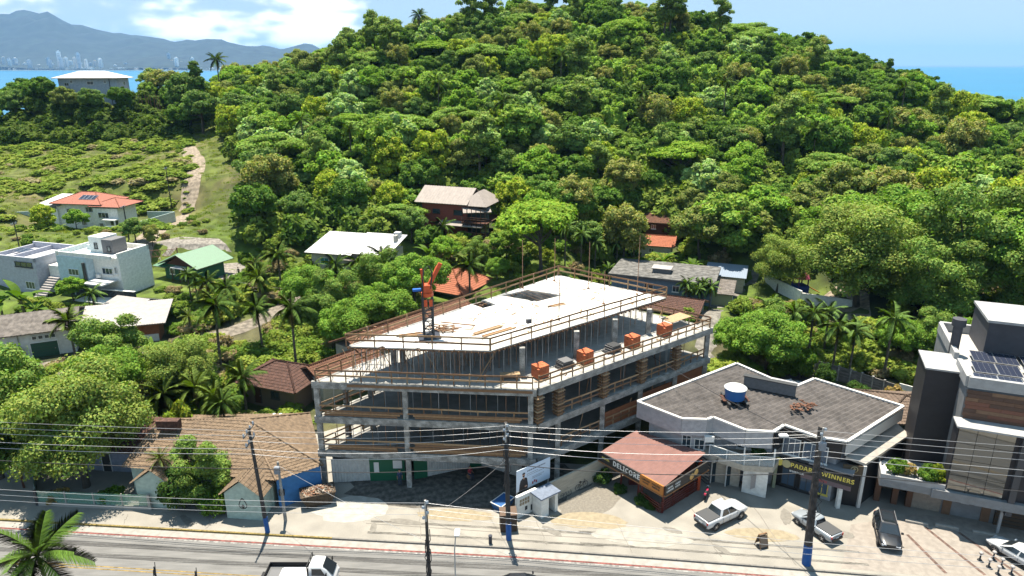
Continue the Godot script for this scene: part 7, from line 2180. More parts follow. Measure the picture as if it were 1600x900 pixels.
func build_vehicles() -> void:
	rng.seed = 61
	var white := paint("car paint white", Color(0.42, 0.43, 0.44))
	var silver := paint("car paint silver", Color(0.26, 0.29, 0.32), 0.3)
	var dark := paint("car paint black", Color(0.008, 0.009, 0.012))
	var pick := [[-2.65, 0.5, 1.12, 0.90], [-2.5, 0.42, 1.16, 0.95], [-0.6, 0.36, 1.17, 0.97], [0.95, 0.36, 1.15, 0.97], [1.25, 0.38, 1.13, 0.96], [2.2, 0.42, 1.04, 0.93], [2.62, 0.48, 0.86, 0.80]]
	vehicle("pickup_truck", "white double-cab pickup with a dark bed cover parked before the kiosk", "pickup", V(19.3, 0.015, -54.75), 0.55, white, pick, [-1.05, 1.35, -0.75, 0.55, 1.14, 1.78, 0.88, 0.70, 2], [[-1.62, 0.97], [1.62, 0.97]], 0.39, [-2.55, -1.05, 1.17, 1.6], surf("bed cover grey", Color(0.055, 0.057, 0.06), 0.7, V(1, 1, 1)))
	var small := [[-2.2, 0.45, 0.98, 0.80], [-2.05, 0.4, 1.02, 0.84], [-0.4, 0.32, 1.02, 0.85], [0.9, 0.32, 0.98, 0.85], [1.6, 0.36, 0.9, 0.82], [2.15, 0.42, 0.74, 0.7]]
	vehicle("pickup_truck", "small silver pickup partly hidden by the thick concrete pole", "pickup", V(27.4, 0.015, -53.2), 2.05, silver, small, [-0.5, 1.15, -0.35, 0.4, 1.0, 1.5, 0.8, 0.62, 1], [[-1.35, 0.85], [1.35, 0.85]], 0.32, [-2.1, -0.5, 1.03, 1.4], surf("bed cover grey", Color(0.055, 0.057, 0.06)))
	var suv := [[-2.3, 0.48, 1.05, 0.85], [-2.15, 0.4, 1.1, 0.92], [-0.5, 0.34, 1.08, 0.94], [1.0, 0.34, 1.05, 0.94], [1.9, 0.38, 0.98, 0.9], [2.35, 0.45, 0.78, 0.76]]
	var sv := vehicle("sport_utility_car", "black sport utility car parked nose-out before the bakery", "car", V(33.35, 0.015, -52.3), -1.92, dark, suv, [-2.2, 1.15, -1.75, 0.35, 1.06, 1.68, 0.88, 0.68, 3], [[-1.4, 0.94], [1.45, 0.94]], 0.37)
	part(sv, "sunroof", bx(V(-0.6, 1.685, 0), V(1.5, 0.02, 0.9)), darkglass("car glass"))
	for s in [1, -1]: part(sv, "roof_rail", bx(V(-0.7, 1.72, s * 0.62), V(2.0, 0.05, 0.04)), surf("alloy", Color(0.4, 0.4, 0.41)))
	var sed := [[-2.25, 0.48, 0.95, 0.78], [-2.1, 0.38, 1.0, 0.86], [-0.7, 0.3, 0.96, 0.89], [0.9, 0.3, 0.93, 0.89], [1.8, 0.34, 0.86, 0.85], [2.25, 0.42, 0.68, 0.68]]
	vehicle("saloon_car", "white saloon car cut off at the photo's right edge beside the bollards", "car", V(42.9, 0.015, -49.3), 2.0, white, sed, [-1.9, 1.15, -1.2, 0.3, 0.96, 1.44, 0.84, 0.62, 2], [[-1.35, 0.89], [1.35, 0.89]], 0.33)
	vehicle("saloon_car", "white car parked in the shade behind the grey shops", "car", V(35.9, 0.05, -81.4), 0.4, white, sed, [-1.9, 1.15, -1.2, 0.3, 0.96, 1.44, 0.84, 0.62, 2], [[-1.35, 0.89], [1.35, 0.89]], 0.33)
	vehicle("saloon_car", "black car on the road at the photo's bottom edge", "car", V(0.9, -0.13, -45.6), 0.06, dark, sed, [-1.9, 1.15, -1.2, 0.3, 0.96, 1.44, 0.84, 0.62, 2], [[-1.35, 0.89], [1.35, 0.89]], 0.33)
	# light flatbed truck
	var t := thing("flatbed_truck", "white light truck with a dark open bed driving along the road", "truck", V(-17.0, -0.13, -46.75), 0.0, "vehicles")
	var black := surf("car black trim", Color(0.012, 0.012, 0.013))
	var glassy := darkglass("car glass")
	var cb := B.new()
	loft(cb, [[0.75, 0.5, 1.35, 2.02, 0.84], [1.0, 0.42, 1.35, 2.1, 0.86], [1.7, 0.42, 1.35, 2.06, 0.86], [2.15, 0.42, 1.28, 1.75, 0.85], [2.62, 0.45, 1.12, 1.22, 0.83], [2.8, 0.5, 0.85, 0.92, 0.76]], func(s):
		var half := [V(s[0], s[1], s[4] * 0.95), V(s[0], s[1] + 0.2, s[4]), V(s[0], s[2], s[4]), V(s[0], s[3] - 0.08, s[4] * 0.86), V(s[0], s[3], s[4] * 0.72)]
		var ring := half.duplicate()
		for i in range(half.size() - 1, -1, -1): ring.append(half[i] * V(1, 1, -1))
		return ring)
	part(t, "cab", cb, white)
	var ws := B.new(); ws.quad(V(2.63, 1.27, -0.68), V(2.63, 1.27, 0.68), V(1.83, 2.02, 0.58), V(1.83, 2.02, -0.58))
	part(t, "windscreen", ws, glassy, Transform3D(Basis(), V(0.03, 0.03, 0)))
	for s in [1, -1]:
		var sw := B.new(); sw.quad(V(1.0, 1.36, s * 0.875), V(2.1, 1.32, s * 0.87), V(1.75, 1.92, s * 0.78), V(1.0, 1.92, s * 0.78))
		part(t, "side_window", sw, glassy)
		part(t, "headlight", bx(V(2.76, 0.8, s * 0.6), V(0.1, 0.16, 0.26)), surf("lamp clear", Color(0.5, 0.52, 0.55)))
		var mi := B.new(); mi.cbox(V(2.2, 1.55, s * 1.02), V(0.1, 0.3, 0.2), 0.03)
		part(t, "mirror", mi, black)
	part(t, "chassis", bx(V(-0.7, 0.55, 0), V(5.4, 0.2, 0.9)), black)
	part(t, "bed_floor", bx(V(-1.1, 0.78, 0), V(3.6, 0.1, 1.8)), surf("bed floor", Color(0.10, 0.105, 0.11), 0.7, V(1, 1, 1)))
	for s in [1, -1]: part(t, "bed_side", bx(V(-1.1, 1.02, s * 0.9), V(3.6, 0.4, 0.05)), black)
	part(t, "tailgate", bx(V(-2.9, 1.02, 0), V(0.05, 0.4, 1.8)), black)
	part(t, "headboard", bx(V(0.68, 1.35, 0), V(0.06, 1.1, 1.8)), black)
	var lk := B.new()
	for s in [-0.85, -0.3, 0.3, 0.85]: lk.box(V(0.66, 2.0, s), V(0.06, 0.5, 0.05))
	lk.box(V(0.66, 2.25, 0), V(0.06, 0.05, 1.76))
	part(t, "ladder_rack", lk, black)
	var ta := B.new()
	ta.cbox(V(-0.6, 1.0, 0.1), V(2.3, 0.34, 1.1), 0.12)
	part(t, "white_load", ta, surf("load sheet white", Color(0.5, 0.5, 0.5), 0.6))
	part(t, "loose_load", bx(V(-2.0, 0.93, 0.2), V(1.2, 0.2, 0.9)), surf("form grey", Color(0.12, 0.12, 0.125)), Transform3D())
	for a in [-1.7, 1.9]:
		for s in [1, -1]:
			var tb := B.new(); tb.lathe([V2(0.2, -0.1), V2(0.33, -0.1), V2(0.35, 0), V2(0.33, 0.1), V2(0.2, 0.1)], 16)
			var w := part(t, "wheel", tb, surf("rubber", Color(0.03, 0.03, 0.032)), Transform3D(Basis(Vector3.RIGHT, PI / 2 * s), V(a, 0.35, s * 0.78)))
			var rm := B.new(); rm.lathe([V2(0.21, 0.03), V2(0.12, 0.06), V2(0.01, 0.07)], 14)
			part(w, "rim", rm, surf("alloy", Color(0.4, 0.4, 0.41)))
	# motorcycle
	var m := thing("motorcycle", "red motorcycle parked in the shade beside the kiosk", "motorcycle", V(18.9, 0.015, -58.3), 1.1)
	for xx in [-0.62, 0.66]:
		var tb := B.new(); tb.lathe([V2(0.2, -0.05), V2(0.28, -0.05), V2(0.31, 0), V2(0.28, 0.05), V2(0.2, 0.05)], 16)
		var w := part(m, "wheel", tb, surf("rubber", Color(0.03, 0.03, 0.032)), Transform3D(Basis(Vector3.RIGHT, PI / 2), V(xx, 0.31, 0)))
		var sp := B.new()
		for k in 6: sp.bar(V(0, 0, 0), V(cos(k * TAU / 6), 0, sin(k * TAU / 6)) * 0.22, 0.02, 0.02, V(0, 1, 0.01))
		part(w, "rim", sp, surf("alloy", Color(0.4, 0.4, 0.41)))
	var fr := B.new()
	fr.tube([V(0.66, 0.31, 0), V(0.42, 0.85, 0), V(0.36, 1.02, 0)], 0.035, 0.03, 8); fr.tube([V(-0.62, 0.31, 0), V(-0.1, 0.4, 0), V(0.2, 0.45, 0), V(0.4, 0.85, 0)], 0.03, 0.03, 8); fr.tube([V(0.34, 1.04, -0.34), V(0.4, 1.0, 0), V(0.34, 1.04, 0.34)], 0.018, 0.018, 6)
	part(m, "frame", fr, surf("dark frame", Color(0.04, 0.04, 0.04)))
	var tk := B.new(); tk.cbox(V(0.14, 0.74, 0), V(0.5, 0.26, 0.26), 0.08)
	var redp := paint("motorcycle red", Color(0.45, 0.02, 0.07))
	part(m, "tank", tk, redp)
	var st := B.new(); st.cbox(V(-0.36, 0.74, 0), V(0.66, 0.12, 0.26), 0.04)
	part(m, "seat", st, black)
	var tl := B.new(); tl.bar(V(-0.3, 0.62, 0), V(-0.85, 0.78, 0), 0.2, 0.16)
	part(m, "tail_fairing", tl, redp)
	part(m, "engine", bx(V(0.1, 0.42, 0), V(0.4, 0.3, 0.26)), surf("dark machine", Color(0.03, 0.035, 0.05)))
	part(m, "headlight", bx(V(0.5, 0.92, 0), V(0.12, 0.16, 0.18)), surf("lamp clear", Color(0.5, 0.52, 0.55)))
	part(m, "kickstand", bx(V(0, 0.16, 0.16), V(0.04, 0.32, 0.04)), black)
	# bicycle leaning on the boundary wall
	for q in [[6.9, -59.7, "dark bicycle leaning against the cream boundary wall"], [5.2, -58.2, "second bicycle lying low against the cream boundary wall"]]:
		var by := thing("bicycle", q[2], "bicycle", V(q[0], 0.015, q[1]), 0.66, "bicycles at the boundary wall")
		for xx in [-0.52, 0.52]:
			var tb := B.new()
			var pts := []
			for k in 17: pts.append(V(xx + cos(TAU * k / 16) * 0.33, 0.33 + sin(TAU * k / 16) * 0.33, 0))
			tb.tube(pts, 0.022, 0.022, 6, false)
			for k in 6: tb.tube([V(xx, 0.33, 0), V(xx + cos(TAU * k / 6) * 0.32, 0.33 + sin(TAU * k / 6) * 0.32, 0)], 0.006, 0.006, 4, false)
			part(by, "wheel", tb, surf("rubber", Color(0.03, 0.03, 0.032)))
		var bf := B.new()
		for e in [[V(-0.52, 0.33, 0), V(-0.08, 0.3, 0)], [V(-0.08, 0.3, 0), V(0.36, 0.72, 0)], [V(-0.08, 0.3, 0), V(-0.2, 0.82, 0)], [V(-0.18, 0.72, 0), V(0.36, 0.74, 0)], [V(-0.52, 0.33, 0), V(-0.18, 0.7, 0)], [V(0.52, 0.33, 0), V(0.34, 0.95, 0)], [V(0.34, 0.95, -0.26), V(0.34, 0.95, 0.26)]]: bf.tube(e, 0.018, 0.018, 6)
		part(by, "frame", bf, surf("dark frame", Color(0.04, 0.04, 0.04)))
		part(by, "saddle", bx(V(-0.2, 0.85, 0), V(0.24, 0.05, 0.13)), black)
		if q[0] < 6: by.rotate_object_local(Vector3.RIGHT, -0.35)

# ---------------------------------------------------------------- poles and lines
func utility_pole(label: String, at: Vector3, h: float, r: float, lean: Vector2, m: Material, blue: bool, arms: Array) -> Node3D:
	var o := thing("utility_pole", label, "utility pole", at, 0, "utility poles")
	var b := B.new()
	b.tube([V(0, -0.3, 0), V(lean.x * 0.5, h * 0.5, lean.y * 0.5), V(lean.x, h, lean.y)], r, r * 0.58, 12)
	part(o, "shaft", b, m)
	if blue:
		var p := B.new(); p.tube([V(0, 0.0, 0), V(lean.x * 0.14, h * 0.15, lean.y * 0.14)], r + 0.012, r * 0.95 + 0.012, 12)
		part(o, "painted_base", p, surf("pole blue", Color(0.015, 0.10, 0.34), 0.7, V(1, 1, 1), V(0.4, 0.4, 0.4)))
	var ins := surf("porcelain", Color(0.38, 0.42, 0.46), 0.3, Vector3.ZERO)
	var steel := surf("grey steel", Color(0.28, 0.28, 0.27))
	for a in arms:     # [height, reach, kind]
		var c: Vector3 = V(lean.x, 0, lean.y) * (a[0] / h) + V(0, a[0], 0)
		if a[2] == "arm":
			part(o, "crossarm", bx(c + V(0, 0, 0.15), V(0.1, 0.12, a[1])), surf("crossarm wood", Color(0.16, 0.14, 0.12), 0.85), Transform3D())
			for i in 4:
				var l := B.new(); l.lathe([V2(0.05, 0), V2(0.1, 0.05), V2(0.05, 0.1), V2(0.1, 0.15), V2(0.05, 0.2), V2(0.08, 0.26), V2(0.02, 0.32)], 10)
				part(o, "insulator", l, ins, TR(c + V(0, 0.06, 0.15 + a[1] * (i / 3.0 - 0.5) * 0.92)))
		elif a[2] == "stack":
			for i in 4:
				var l := B.new(); l.lathe([V2(0.05, 0), V2(0.13, 0.06), V2(0.06, 0.12), V2(0.13, 0.18), V2(0.05, 0.26)], 10)
				part(o, "insulator", l, ins, TR(c + V(-0.12 if i % 2 else 0.14, -0.42 * i, r + 0.12)))
			part(o, "bracket", bx(c + V(0, -0.65, r + 0.03), V(0.12, 1.7, 0.1)), steel)
		elif a[2] == "box":
			var l := B.new(); l.cbox(c + V(0.0, 0, r + 0.22), V(0.5, 0.7, 0.36), 0.06)
			part(o, "transformer", l, surf("transformer grey", Color(0.20, 0.22, 0.25), 0.6))
		elif a[2] == "cables":
			var l := B.new()
			for i in 6:
				l.tube([c + V(cos(i) * r, 0.5 - 0.3 * i, sin(i) * r * 1.2), c + V(cos(i * 2.0) * r * 1.4, -0.2 - 0.3 * i, r * 1.5), c + V(cos(i + 2) * r, -1.0 - 0.3 * i, r * 1.1)], 0.03, 0.03, 6)
			part(o, "cable_loops", l, surf("rubber", Color(0.03, 0.03, 0.032)))
		elif a[2] == "lamp":
			var l := B.new(); l.tube([c, c + V(-a[1] * 0.5, 0.35, 0), c + V(-a[1], 0.3, 0)], 0.04, 0.03, 8)
			part(o, "lamp_arm", l, steel)
			var d := B.new(); d.cbox(c + V(-a[1] - 0.3, 0.32, 0), V(0.75, 0.2, 0.4), 0.08)
			part(o, "lamp_head", d, surf("lamp shell", Color(0.5, 0.5, 0.5), 0.5, Vector3.ZERO))
	return o

func wire(called: String, label: String, a: Vector3, c: Vector3, sag: float, r: float, m: Material) -> void:
	var pts := []
	for i in 17:
		var t := i / 16.0
		pts.append(a.lerp(c, t) - V(0, sag * 4 * t * (1 - t), 0))
	var b := B.new()
	b.tube(pts, r, r, 5, false)
	solo(called, b, m, label, "cable", "overhead lines along the road")

func build_lines() -> void:
	rng.seed = 71
	var old := surf("dark pole concrete", Color(0.055, 0.05, 0.047), 0.85, V(1, 1, 1), V(0.3, 0.3, 0.3))
	var brown := surf("brown pole concrete", Color(0.115, 0.10, 0.09), 0.85, V(1, 1, 1), V(0.3, 0.3, 0.3), 0, 0, true)
	utility_pole("leaning dark pole with a blue base beside the bright blue wall", V(-22.0, 0, -52.95), 10.5, 0.2, V2(-0.5, 0), old, true, [[10.3, 2.4, "arm"], [9.3, 2.0, "arm"]])
	utility_pole("dark pole with a blue base in front of the billboard", V(-0.28, 0, -51.95), 11.6, 0.24, V2(-0.25, 0), old, true, [[11.4, 0, "stack"], [9.9, 0, "cables"], [7.4, 0, "cables"]])
	utility_pole("thick brown concrete pole with a blue base beside the silver pickup", V(24.8, 0, -48.75), 13.0, 0.36, V2(-0.5, 0), brown, true, [[12.9, 0, "stack"], [11.6, 0, "box"], [9.4, 0, "cables"], [7.6, 0, "cables"], [5.6, 0, "cables"], [11.9, 2.6, "lamp"]])
	utility_pole("near dark pole with white insulators rising from the photo's bottom edge", V(-5.9, -0.13, -41.4), 11.5, 0.17, V2(-0.1, 0), old, false, [[11.4, 0, "stack"], [8.6, 0, "cables"], [6.9, 0, "cables"]])
	utility_pole("thin short pole at the bottom edge nearest the large palm", V(-25.6, -0.13, -41.3), 6.0, 0.1, V2(0, 0), old, false, [[5.9, 0, "cables"]])
	utility_pole("second thin short pole at the bottom edge behind the white truck", V(-22.6, -0.13, -41.1), 5.8, 0.1, V2(0, 0), old, false, [[5.6, 0, "cables"]])
	utility_pole("short grey service post against the corner of the blue wall", V(-20.9, 0, -54.6), 6.2, 0.16, V2(-0.1, 0), surf("raw concrete", Color(0.483, 0.471, 0.437)), false, [[5.6, 0, "box"]])
	utility_pole("dark pole beside the dirt track near the green roof", V(-75.5, 5.6, -133.5), 8.5, 0.16, V2(0, 0), old, false, [[8.2, 1.6, "arm"]])
	utility_pole("thin dark pole in the left garden behind the grey cubic house", V(-92.0, 4.5, -126), 8.0, 0.12, V2(0, 0), old, false, [[7.6, 1.4, "arm"]])
	utility_pole("thin dark pole on the track above the red-roofed house", V(-82.5, 8, -166.5), 9.0, 0.14, V2(0, 0), old, false, [[8.6, 1.4, "arm"]])
	var al := surf("aluminium wire", Color(0.42, 0.42, 0.43), 0.4, Vector3.ZERO, Vector3.ZERO, 0.5)
	var rb := surf("rubber", Color(0.03, 0.03, 0.032))
	var P := [V(-74, 10.2, -57.9), V(-22.5, 10.4, -52.7), V(-0.5, 11.5, -51.6), V(24.35, 12.8, -48.4), V(76, 12.6, -42.0)]
	var span := ["left of the leaning pole", "between the leaning pole and the billboard pole", "between the billboard pole and the thick pole", "right of the thick pole"]
	var row := ["topmost", "second", "third", "fourth", "lowest"]
	for i in 4:
		for k in 5:
			var off := V(0, -0.42 * k - (0.5 if k > 2 else 0.0), 0.12 * (k % 3))
			wire("power_line", "%s pale wire %s" % [row[k], span[i]], P[i] + off, P[i + 1] + off, 0.35 + 0.1 * k, 0.013 + 0.002 * k, al)
		wire("telephone_cable", "black telephone cable %s" % span[i], P[i] + V(0, -3.5, 0.2), P[i + 1] + V(0, -3.6, 0.2), 0.6, 0.035, rb)
	for k in 3:
		var off := V(0, -0.4 * k, 0.1 * k)
		wire("power_line", "%s pale wire left of the near pole" % row[k], V(-64, 10.6, -47.5) + off, V(-5.95, 11.25, -41.2) + off, 0.9, 0.013, al)
		wire("power_line", "%s pale wire right of the near pole" % row[k], V(-5.95, 11.25, -41.2) + off, V(60, 10.0, -35) + off, 0.9, 0.013, al)
	for k in 3: wire("service_drop", ["white service wire dropping from the billboard pole to the site floor", "white service wire from the leaning pole across the screed", "second service wire from the billboard pole to the hoarding"][k], [V(-0.5, 8.2, -51.7), V(-20.8, 5.8, -54.5), V(-0.5, 7.4, -51.7)][k], [V(-7.6, 0.3, -54.6), V(-6.1, 8.0, -41.4), V(-4.0, 3.4, -60.0)][k], 0.25, 0.014, al)
	wire("service_drop", "dark dotted cable crossing the shop roof to the thick pole", V(24.4, 11.4, -48.6), V(13.2, 9.0, -78), 0.6, 0.03, rb)
	# street lamp by the near pole
	var lp := thing("street_lamp", "slim street lamp with a white head beside the near pole", "street lamp", V(-4.2, -0.13, -42.6), 0)
	var lb := B.new(); lb.tube([V(0, 0, 0), V(0, 6.4, 0), V(0.1, 7.6, -0.1)], 0.06, 0.04, 8)
	part(lp, "post", lb, surf("grey steel", Color(0.28, 0.28, 0.27)))
	var lh := B.new(); lh.cbox(V(0.2, 7.7, -0.3), V(0.4, 0.14, 0.8), 0.05)
	part(lp, "lamp_head", lh, surf("lamp shell", Color(0.5, 0.5, 0.5)))
	# small street furniture
	var st := thing("pavement_sign", "folding A-frame pavement sign standing on the sandy forecourt", "sign", V(21.75, 0.015, -50.95), 0.35)
	for s in [1, -1]:
		var fb := B.new()
		fb.bar(V(-0.4, 0, s * 0.42), V(-0.4, 1.35, s * 0.03), 0.06, 0.05); fb.bar(V(0.4, 0, s * 0.42), V(0.4, 1.35, s * 0.03), 0.06, 0.05); fb.bar(V(-0.4, 1.35, s * 0.03), V(0.4, 1.35, s * 0.03), 0.05, 0.05)
		part(st, "leg_frame", fb, surf("sawn wood brown", Color(0.2, 0.12, 0.06)))
		var pb := B.new(); pb.bar(V(-0.36, 0.7, s * 0.235), V(0.36, 0.7, s * 0.235), 0.03, 0.95, V(0, 1, -s * 0.31))
		part(st, "board", pb, surf("sign board", Color(0.16, 0.12, 0.09), 0.7, V(1, 1, 1)))
	var base := B.new(); base.cbox(V(0, 0.14, 0.1), V(0.9, 0.28, 0.5), 0.04)
	part(st, "weight", base, surf("form dark", Color(0.035, 0.037, 0.04)))
	var sp := B.new(); sp.cyl(V(0, 0, 0), 0.16, 0.15, 0.75, 14); sp.cyl(V(0, 0.75, 0), 0.18, 0.18, 0.06, 14)
	solo("litter_bin", sp, surf("dark machine", Color(0.03, 0.035, 0.05)), "small dark litter bin on the pavement before the site", "litter bin", "", TR(V(-1.9, 0.015, -51.4)))
	var n := 0
	for q in [[39.7, -49.2], [40.9, -49.3], [39.9, -48.35], [41.0, -48.4], [40.1, -47.5], [41.2, -47.5]]:
		var bo := thing("bollard", ["rear", "rear", "middle", "middle", "front", "front"][n] + (" black bollard of the outer row beside the white saloon" if n % 2 == 0 else " black bollard of the inner row beside the white saloon"), "bollard", V(q[0], 0.015, q[1]), 0, "bollards beside the white saloon")
		var bb := B.new(); bb.lathe([V2(0.2, 0), V2(0.19, 0.06), V2(0.07, 0.1), V2(0.06, 0.6)], 12)
		part(bo, "post", bb, surf("form dark", Color(0.035, 0.037, 0.04)))
		var tp := B.new(); tp.lathe([V2(0.06, 0.6), V2(0.17, 0.68), V2(0.18, 0.76), V2(0.12, 0.84), V2(0.01, 0.87)], 12)
		part(bo, "cap", tp, surf("cap white", Color(0.32, 0.30, 0.29), 0.6))
		n += 1
	var fc := thing("wire_fence", "wire fence with wooden posts along the garden below the green house", "fence")
	for i in 9:
		var p := V(-53 + i * 2.6, 0, -112.5 + i * 1.0)
		part(fc, "post", bx(V(p.x, ht(p.x, p.z) + 0.8, p.z), V(0.12, 1.8, 0.12)), surf("sawn wood dark", Color(0.1, 0.07, 0.05)))
	for k in 3:
		var wb := B.new()
		for i in 8:
			var p := V(-53 + i * 2.6, 0, -112.5 + i); var q := V(-53 + (i + 1) * 2.6, 0, -111.5 + i)
			wb.tube([V(p.x, ht(p.x, p.z) + 0.5 + k * 0.5, p.z), V(q.x, ht(q.x, q.z) + 0.5 + k * 0.5, q.z)], 0.015, 0.015, 4, false)
		part(fc, "strand", wb, surf("grey steel", Color(0.28, 0.28, 0.27)))
	var gt := thing("yard_gate", "reddish lattice gate at the foot of the dirt track", "gate", V(-66.5, 5.2, -128.0), 0.25)
	for s in [-1, 1]: part(gt, "post", bx(V(s * 2.6, 0.9, 0), V(0.2, 1.8, 0.2)), surf("pole red", Color(0.28, 0.13, 0.09)))
	var gl2 := B.new()
	for y in [0.2, 1.5]: gl2.box(V(0, y, 0), V(5.0, 0.08, 0.06))
	for i in 6: gl2.bar(V(-2.5 + i * 0.84, 0.2, 0), V(-1.66 + i * 0.84, 1.5, 0), 0.05, 0.05); gl2.bar(V(-1.66 + i * 0.84, 0.2, 0.03), V(-2.5 + i * 0.84, 1.5, 0.03), 0.05, 0.05)
	part(gt, "lattice", gl2, surf("pole red", Color(0.28, 0.13, 0.09)))
	var gl3 := thing("globe_lamp", "garden lamp with white globes behind the tiled house", "lamp", V(-25.8, 0.1, -68.6))
	var gp := B.new(); gp.tube([V(0, 0, 0), V(0, 3.0, 0)], 0.05, 0.04, 8); gp.tube([V(-0.35, 3.0, 0), V(0.35, 3.0, 0)], 0.03, 0.03, 6)
	part(gl3, "post", gp, surf("dark frame", Color(0.04, 0.04, 0.04)))
	for s in [-0.35, 0.35]:
		var gb := B.new()
		var prof := []
		for i in 9: prof.append(V2(0.24 * sin(PI * i / 8.0) + 0.001, 3.05 + 0.24 - 0.24 * cos(PI * i / 8.0)))
		gb.lathe(prof, 14, V(s, 0, 0))
		part(gl3, "globe", gb, surf("lamp shell", Color(0.5, 0.5, 0.5)))

# ---------------------------------------------------------------- people
# one closed surface round tapered bones: surface nets over a smooth minimum of their distances
func skin_net(b: B, bones: Array, cell: float, k: float) -> void:
	var lo := V(1e9, 1e9, 1e9); var hi := -lo
	for n in bones:
		for j in 2:
			var r: float = n[2 + j] + cell * 2.5
			lo = lo.min(n[j] - V(r, r, r)); hi = hi.max(n[j] + V(r, r, r))
	var sx := int((hi.x - lo.x) / cell) + 2; var sy := int((hi.y - lo.y) / cell) + 2; var sz := int((hi.z - lo.z) / cell) + 2
	var f := PackedFloat32Array(); f.resize(sx * sy * sz); f.fill(1.0)
	var who := PackedInt32Array(); who.resize(sx * sy * sz)
	var best := PackedFloat32Array(); best.resize(sx * sy * sz); best.fill(9.0)
	for bi in bones.size():
		var n: Array = bones[bi]
		var a: Vector3 = n[0]; var d: Vector3 = n[1] - a
		var dd := maxf(d.length_squared(), 1e-9)
		var rm := maxf(n[2], n[3]) + cell * 2.4 + k
		var l: Vector3 = ((a.min(n[1]) - V(rm, rm, rm) - lo) / cell).floor(); var h: Vector3 = ((a.max(n[1]) + V(rm, rm, rm) - lo) / cell).ceil()
		for z in range(maxi(0, int(l.z)), mini(sz, int(h.z) + 1)):
			for y in range(maxi(0, int(l.y)), mini(sy, int(h.y) + 1)):
				for x in range(maxi(0, int(l.x)), mini(sx, int(h.x) + 1)):
					var p := lo + V(x, y, z) * cell
					var t := clampf((p - a).dot(d) / dd, 0, 1)
					var e := p.distance_to(a + d * t) - lerpf(n[2], n[3], t)
					var i := (z * sy + y) * sx + x
					if e < best[i]: best[i] = e; who[i] = bi
					var o := f[i]
					var q := maxf(k - absf(o - e), 0.0) / k
					f[i] = minf(o, e) - q * q * k * 0.25
	var id := {}
	for z in sz - 1:
		for y in sy - 1:
			for x in sx - 1:
				var i := (z * sy + y) * sx + x
				var c := V(0, 0, 0); var m := 0
				for e in 12:
					var ax := e / 4; var u := e % 2; var w := (e / 2) % 2
					var p0 := V(0, u, w) if ax == 0 else (V(u, 0, w) if ax == 1 else V(u, w, 0))
					var p1 := p0 + (V(1, 0, 0) if ax == 0 else (V(0, 1, 0) if ax == 1 else V(0, 0, 1)))
					var f0 := f[i + int(p0.x) + int(p0.y) * sx + int(p0.z) * sx * sy]; var f1 := f[i + int(p1.x) + int(p1.y) * sx + int(p1.z) * sx * sy]
					if (f0 < 0) != (f1 < 0): c += p0.lerp(p1, f0 / (f0 - f1)); m += 1
				if m: id[i] = [lo + (V(x, y, z) + c / m) * cell, bones[who[i]][4]]
	b.smooth = 1
	for i in id:
		for ax in 3:
			var st: int = [1, sx, sx * sy][ax]; var su: int = [sx, sx * sy, 1][ax]; var sv: int = [sx * sy, 1, sx][ax]
			if (f[i] < 0) == (f[i + st] < 0): continue
			var ks := [i, i - su, i - su - sv, i - sv]
			if not ks.all(func(q): return id.has(q)): continue
			if f[i] >= 0: ks.reverse()
			b.tint = id[i][1]
			var vv := ks.map(func(q): return id[q][0])
			b.quad(vv[0], vv[3], vv[2], vv[1])
	b.smooth = 0

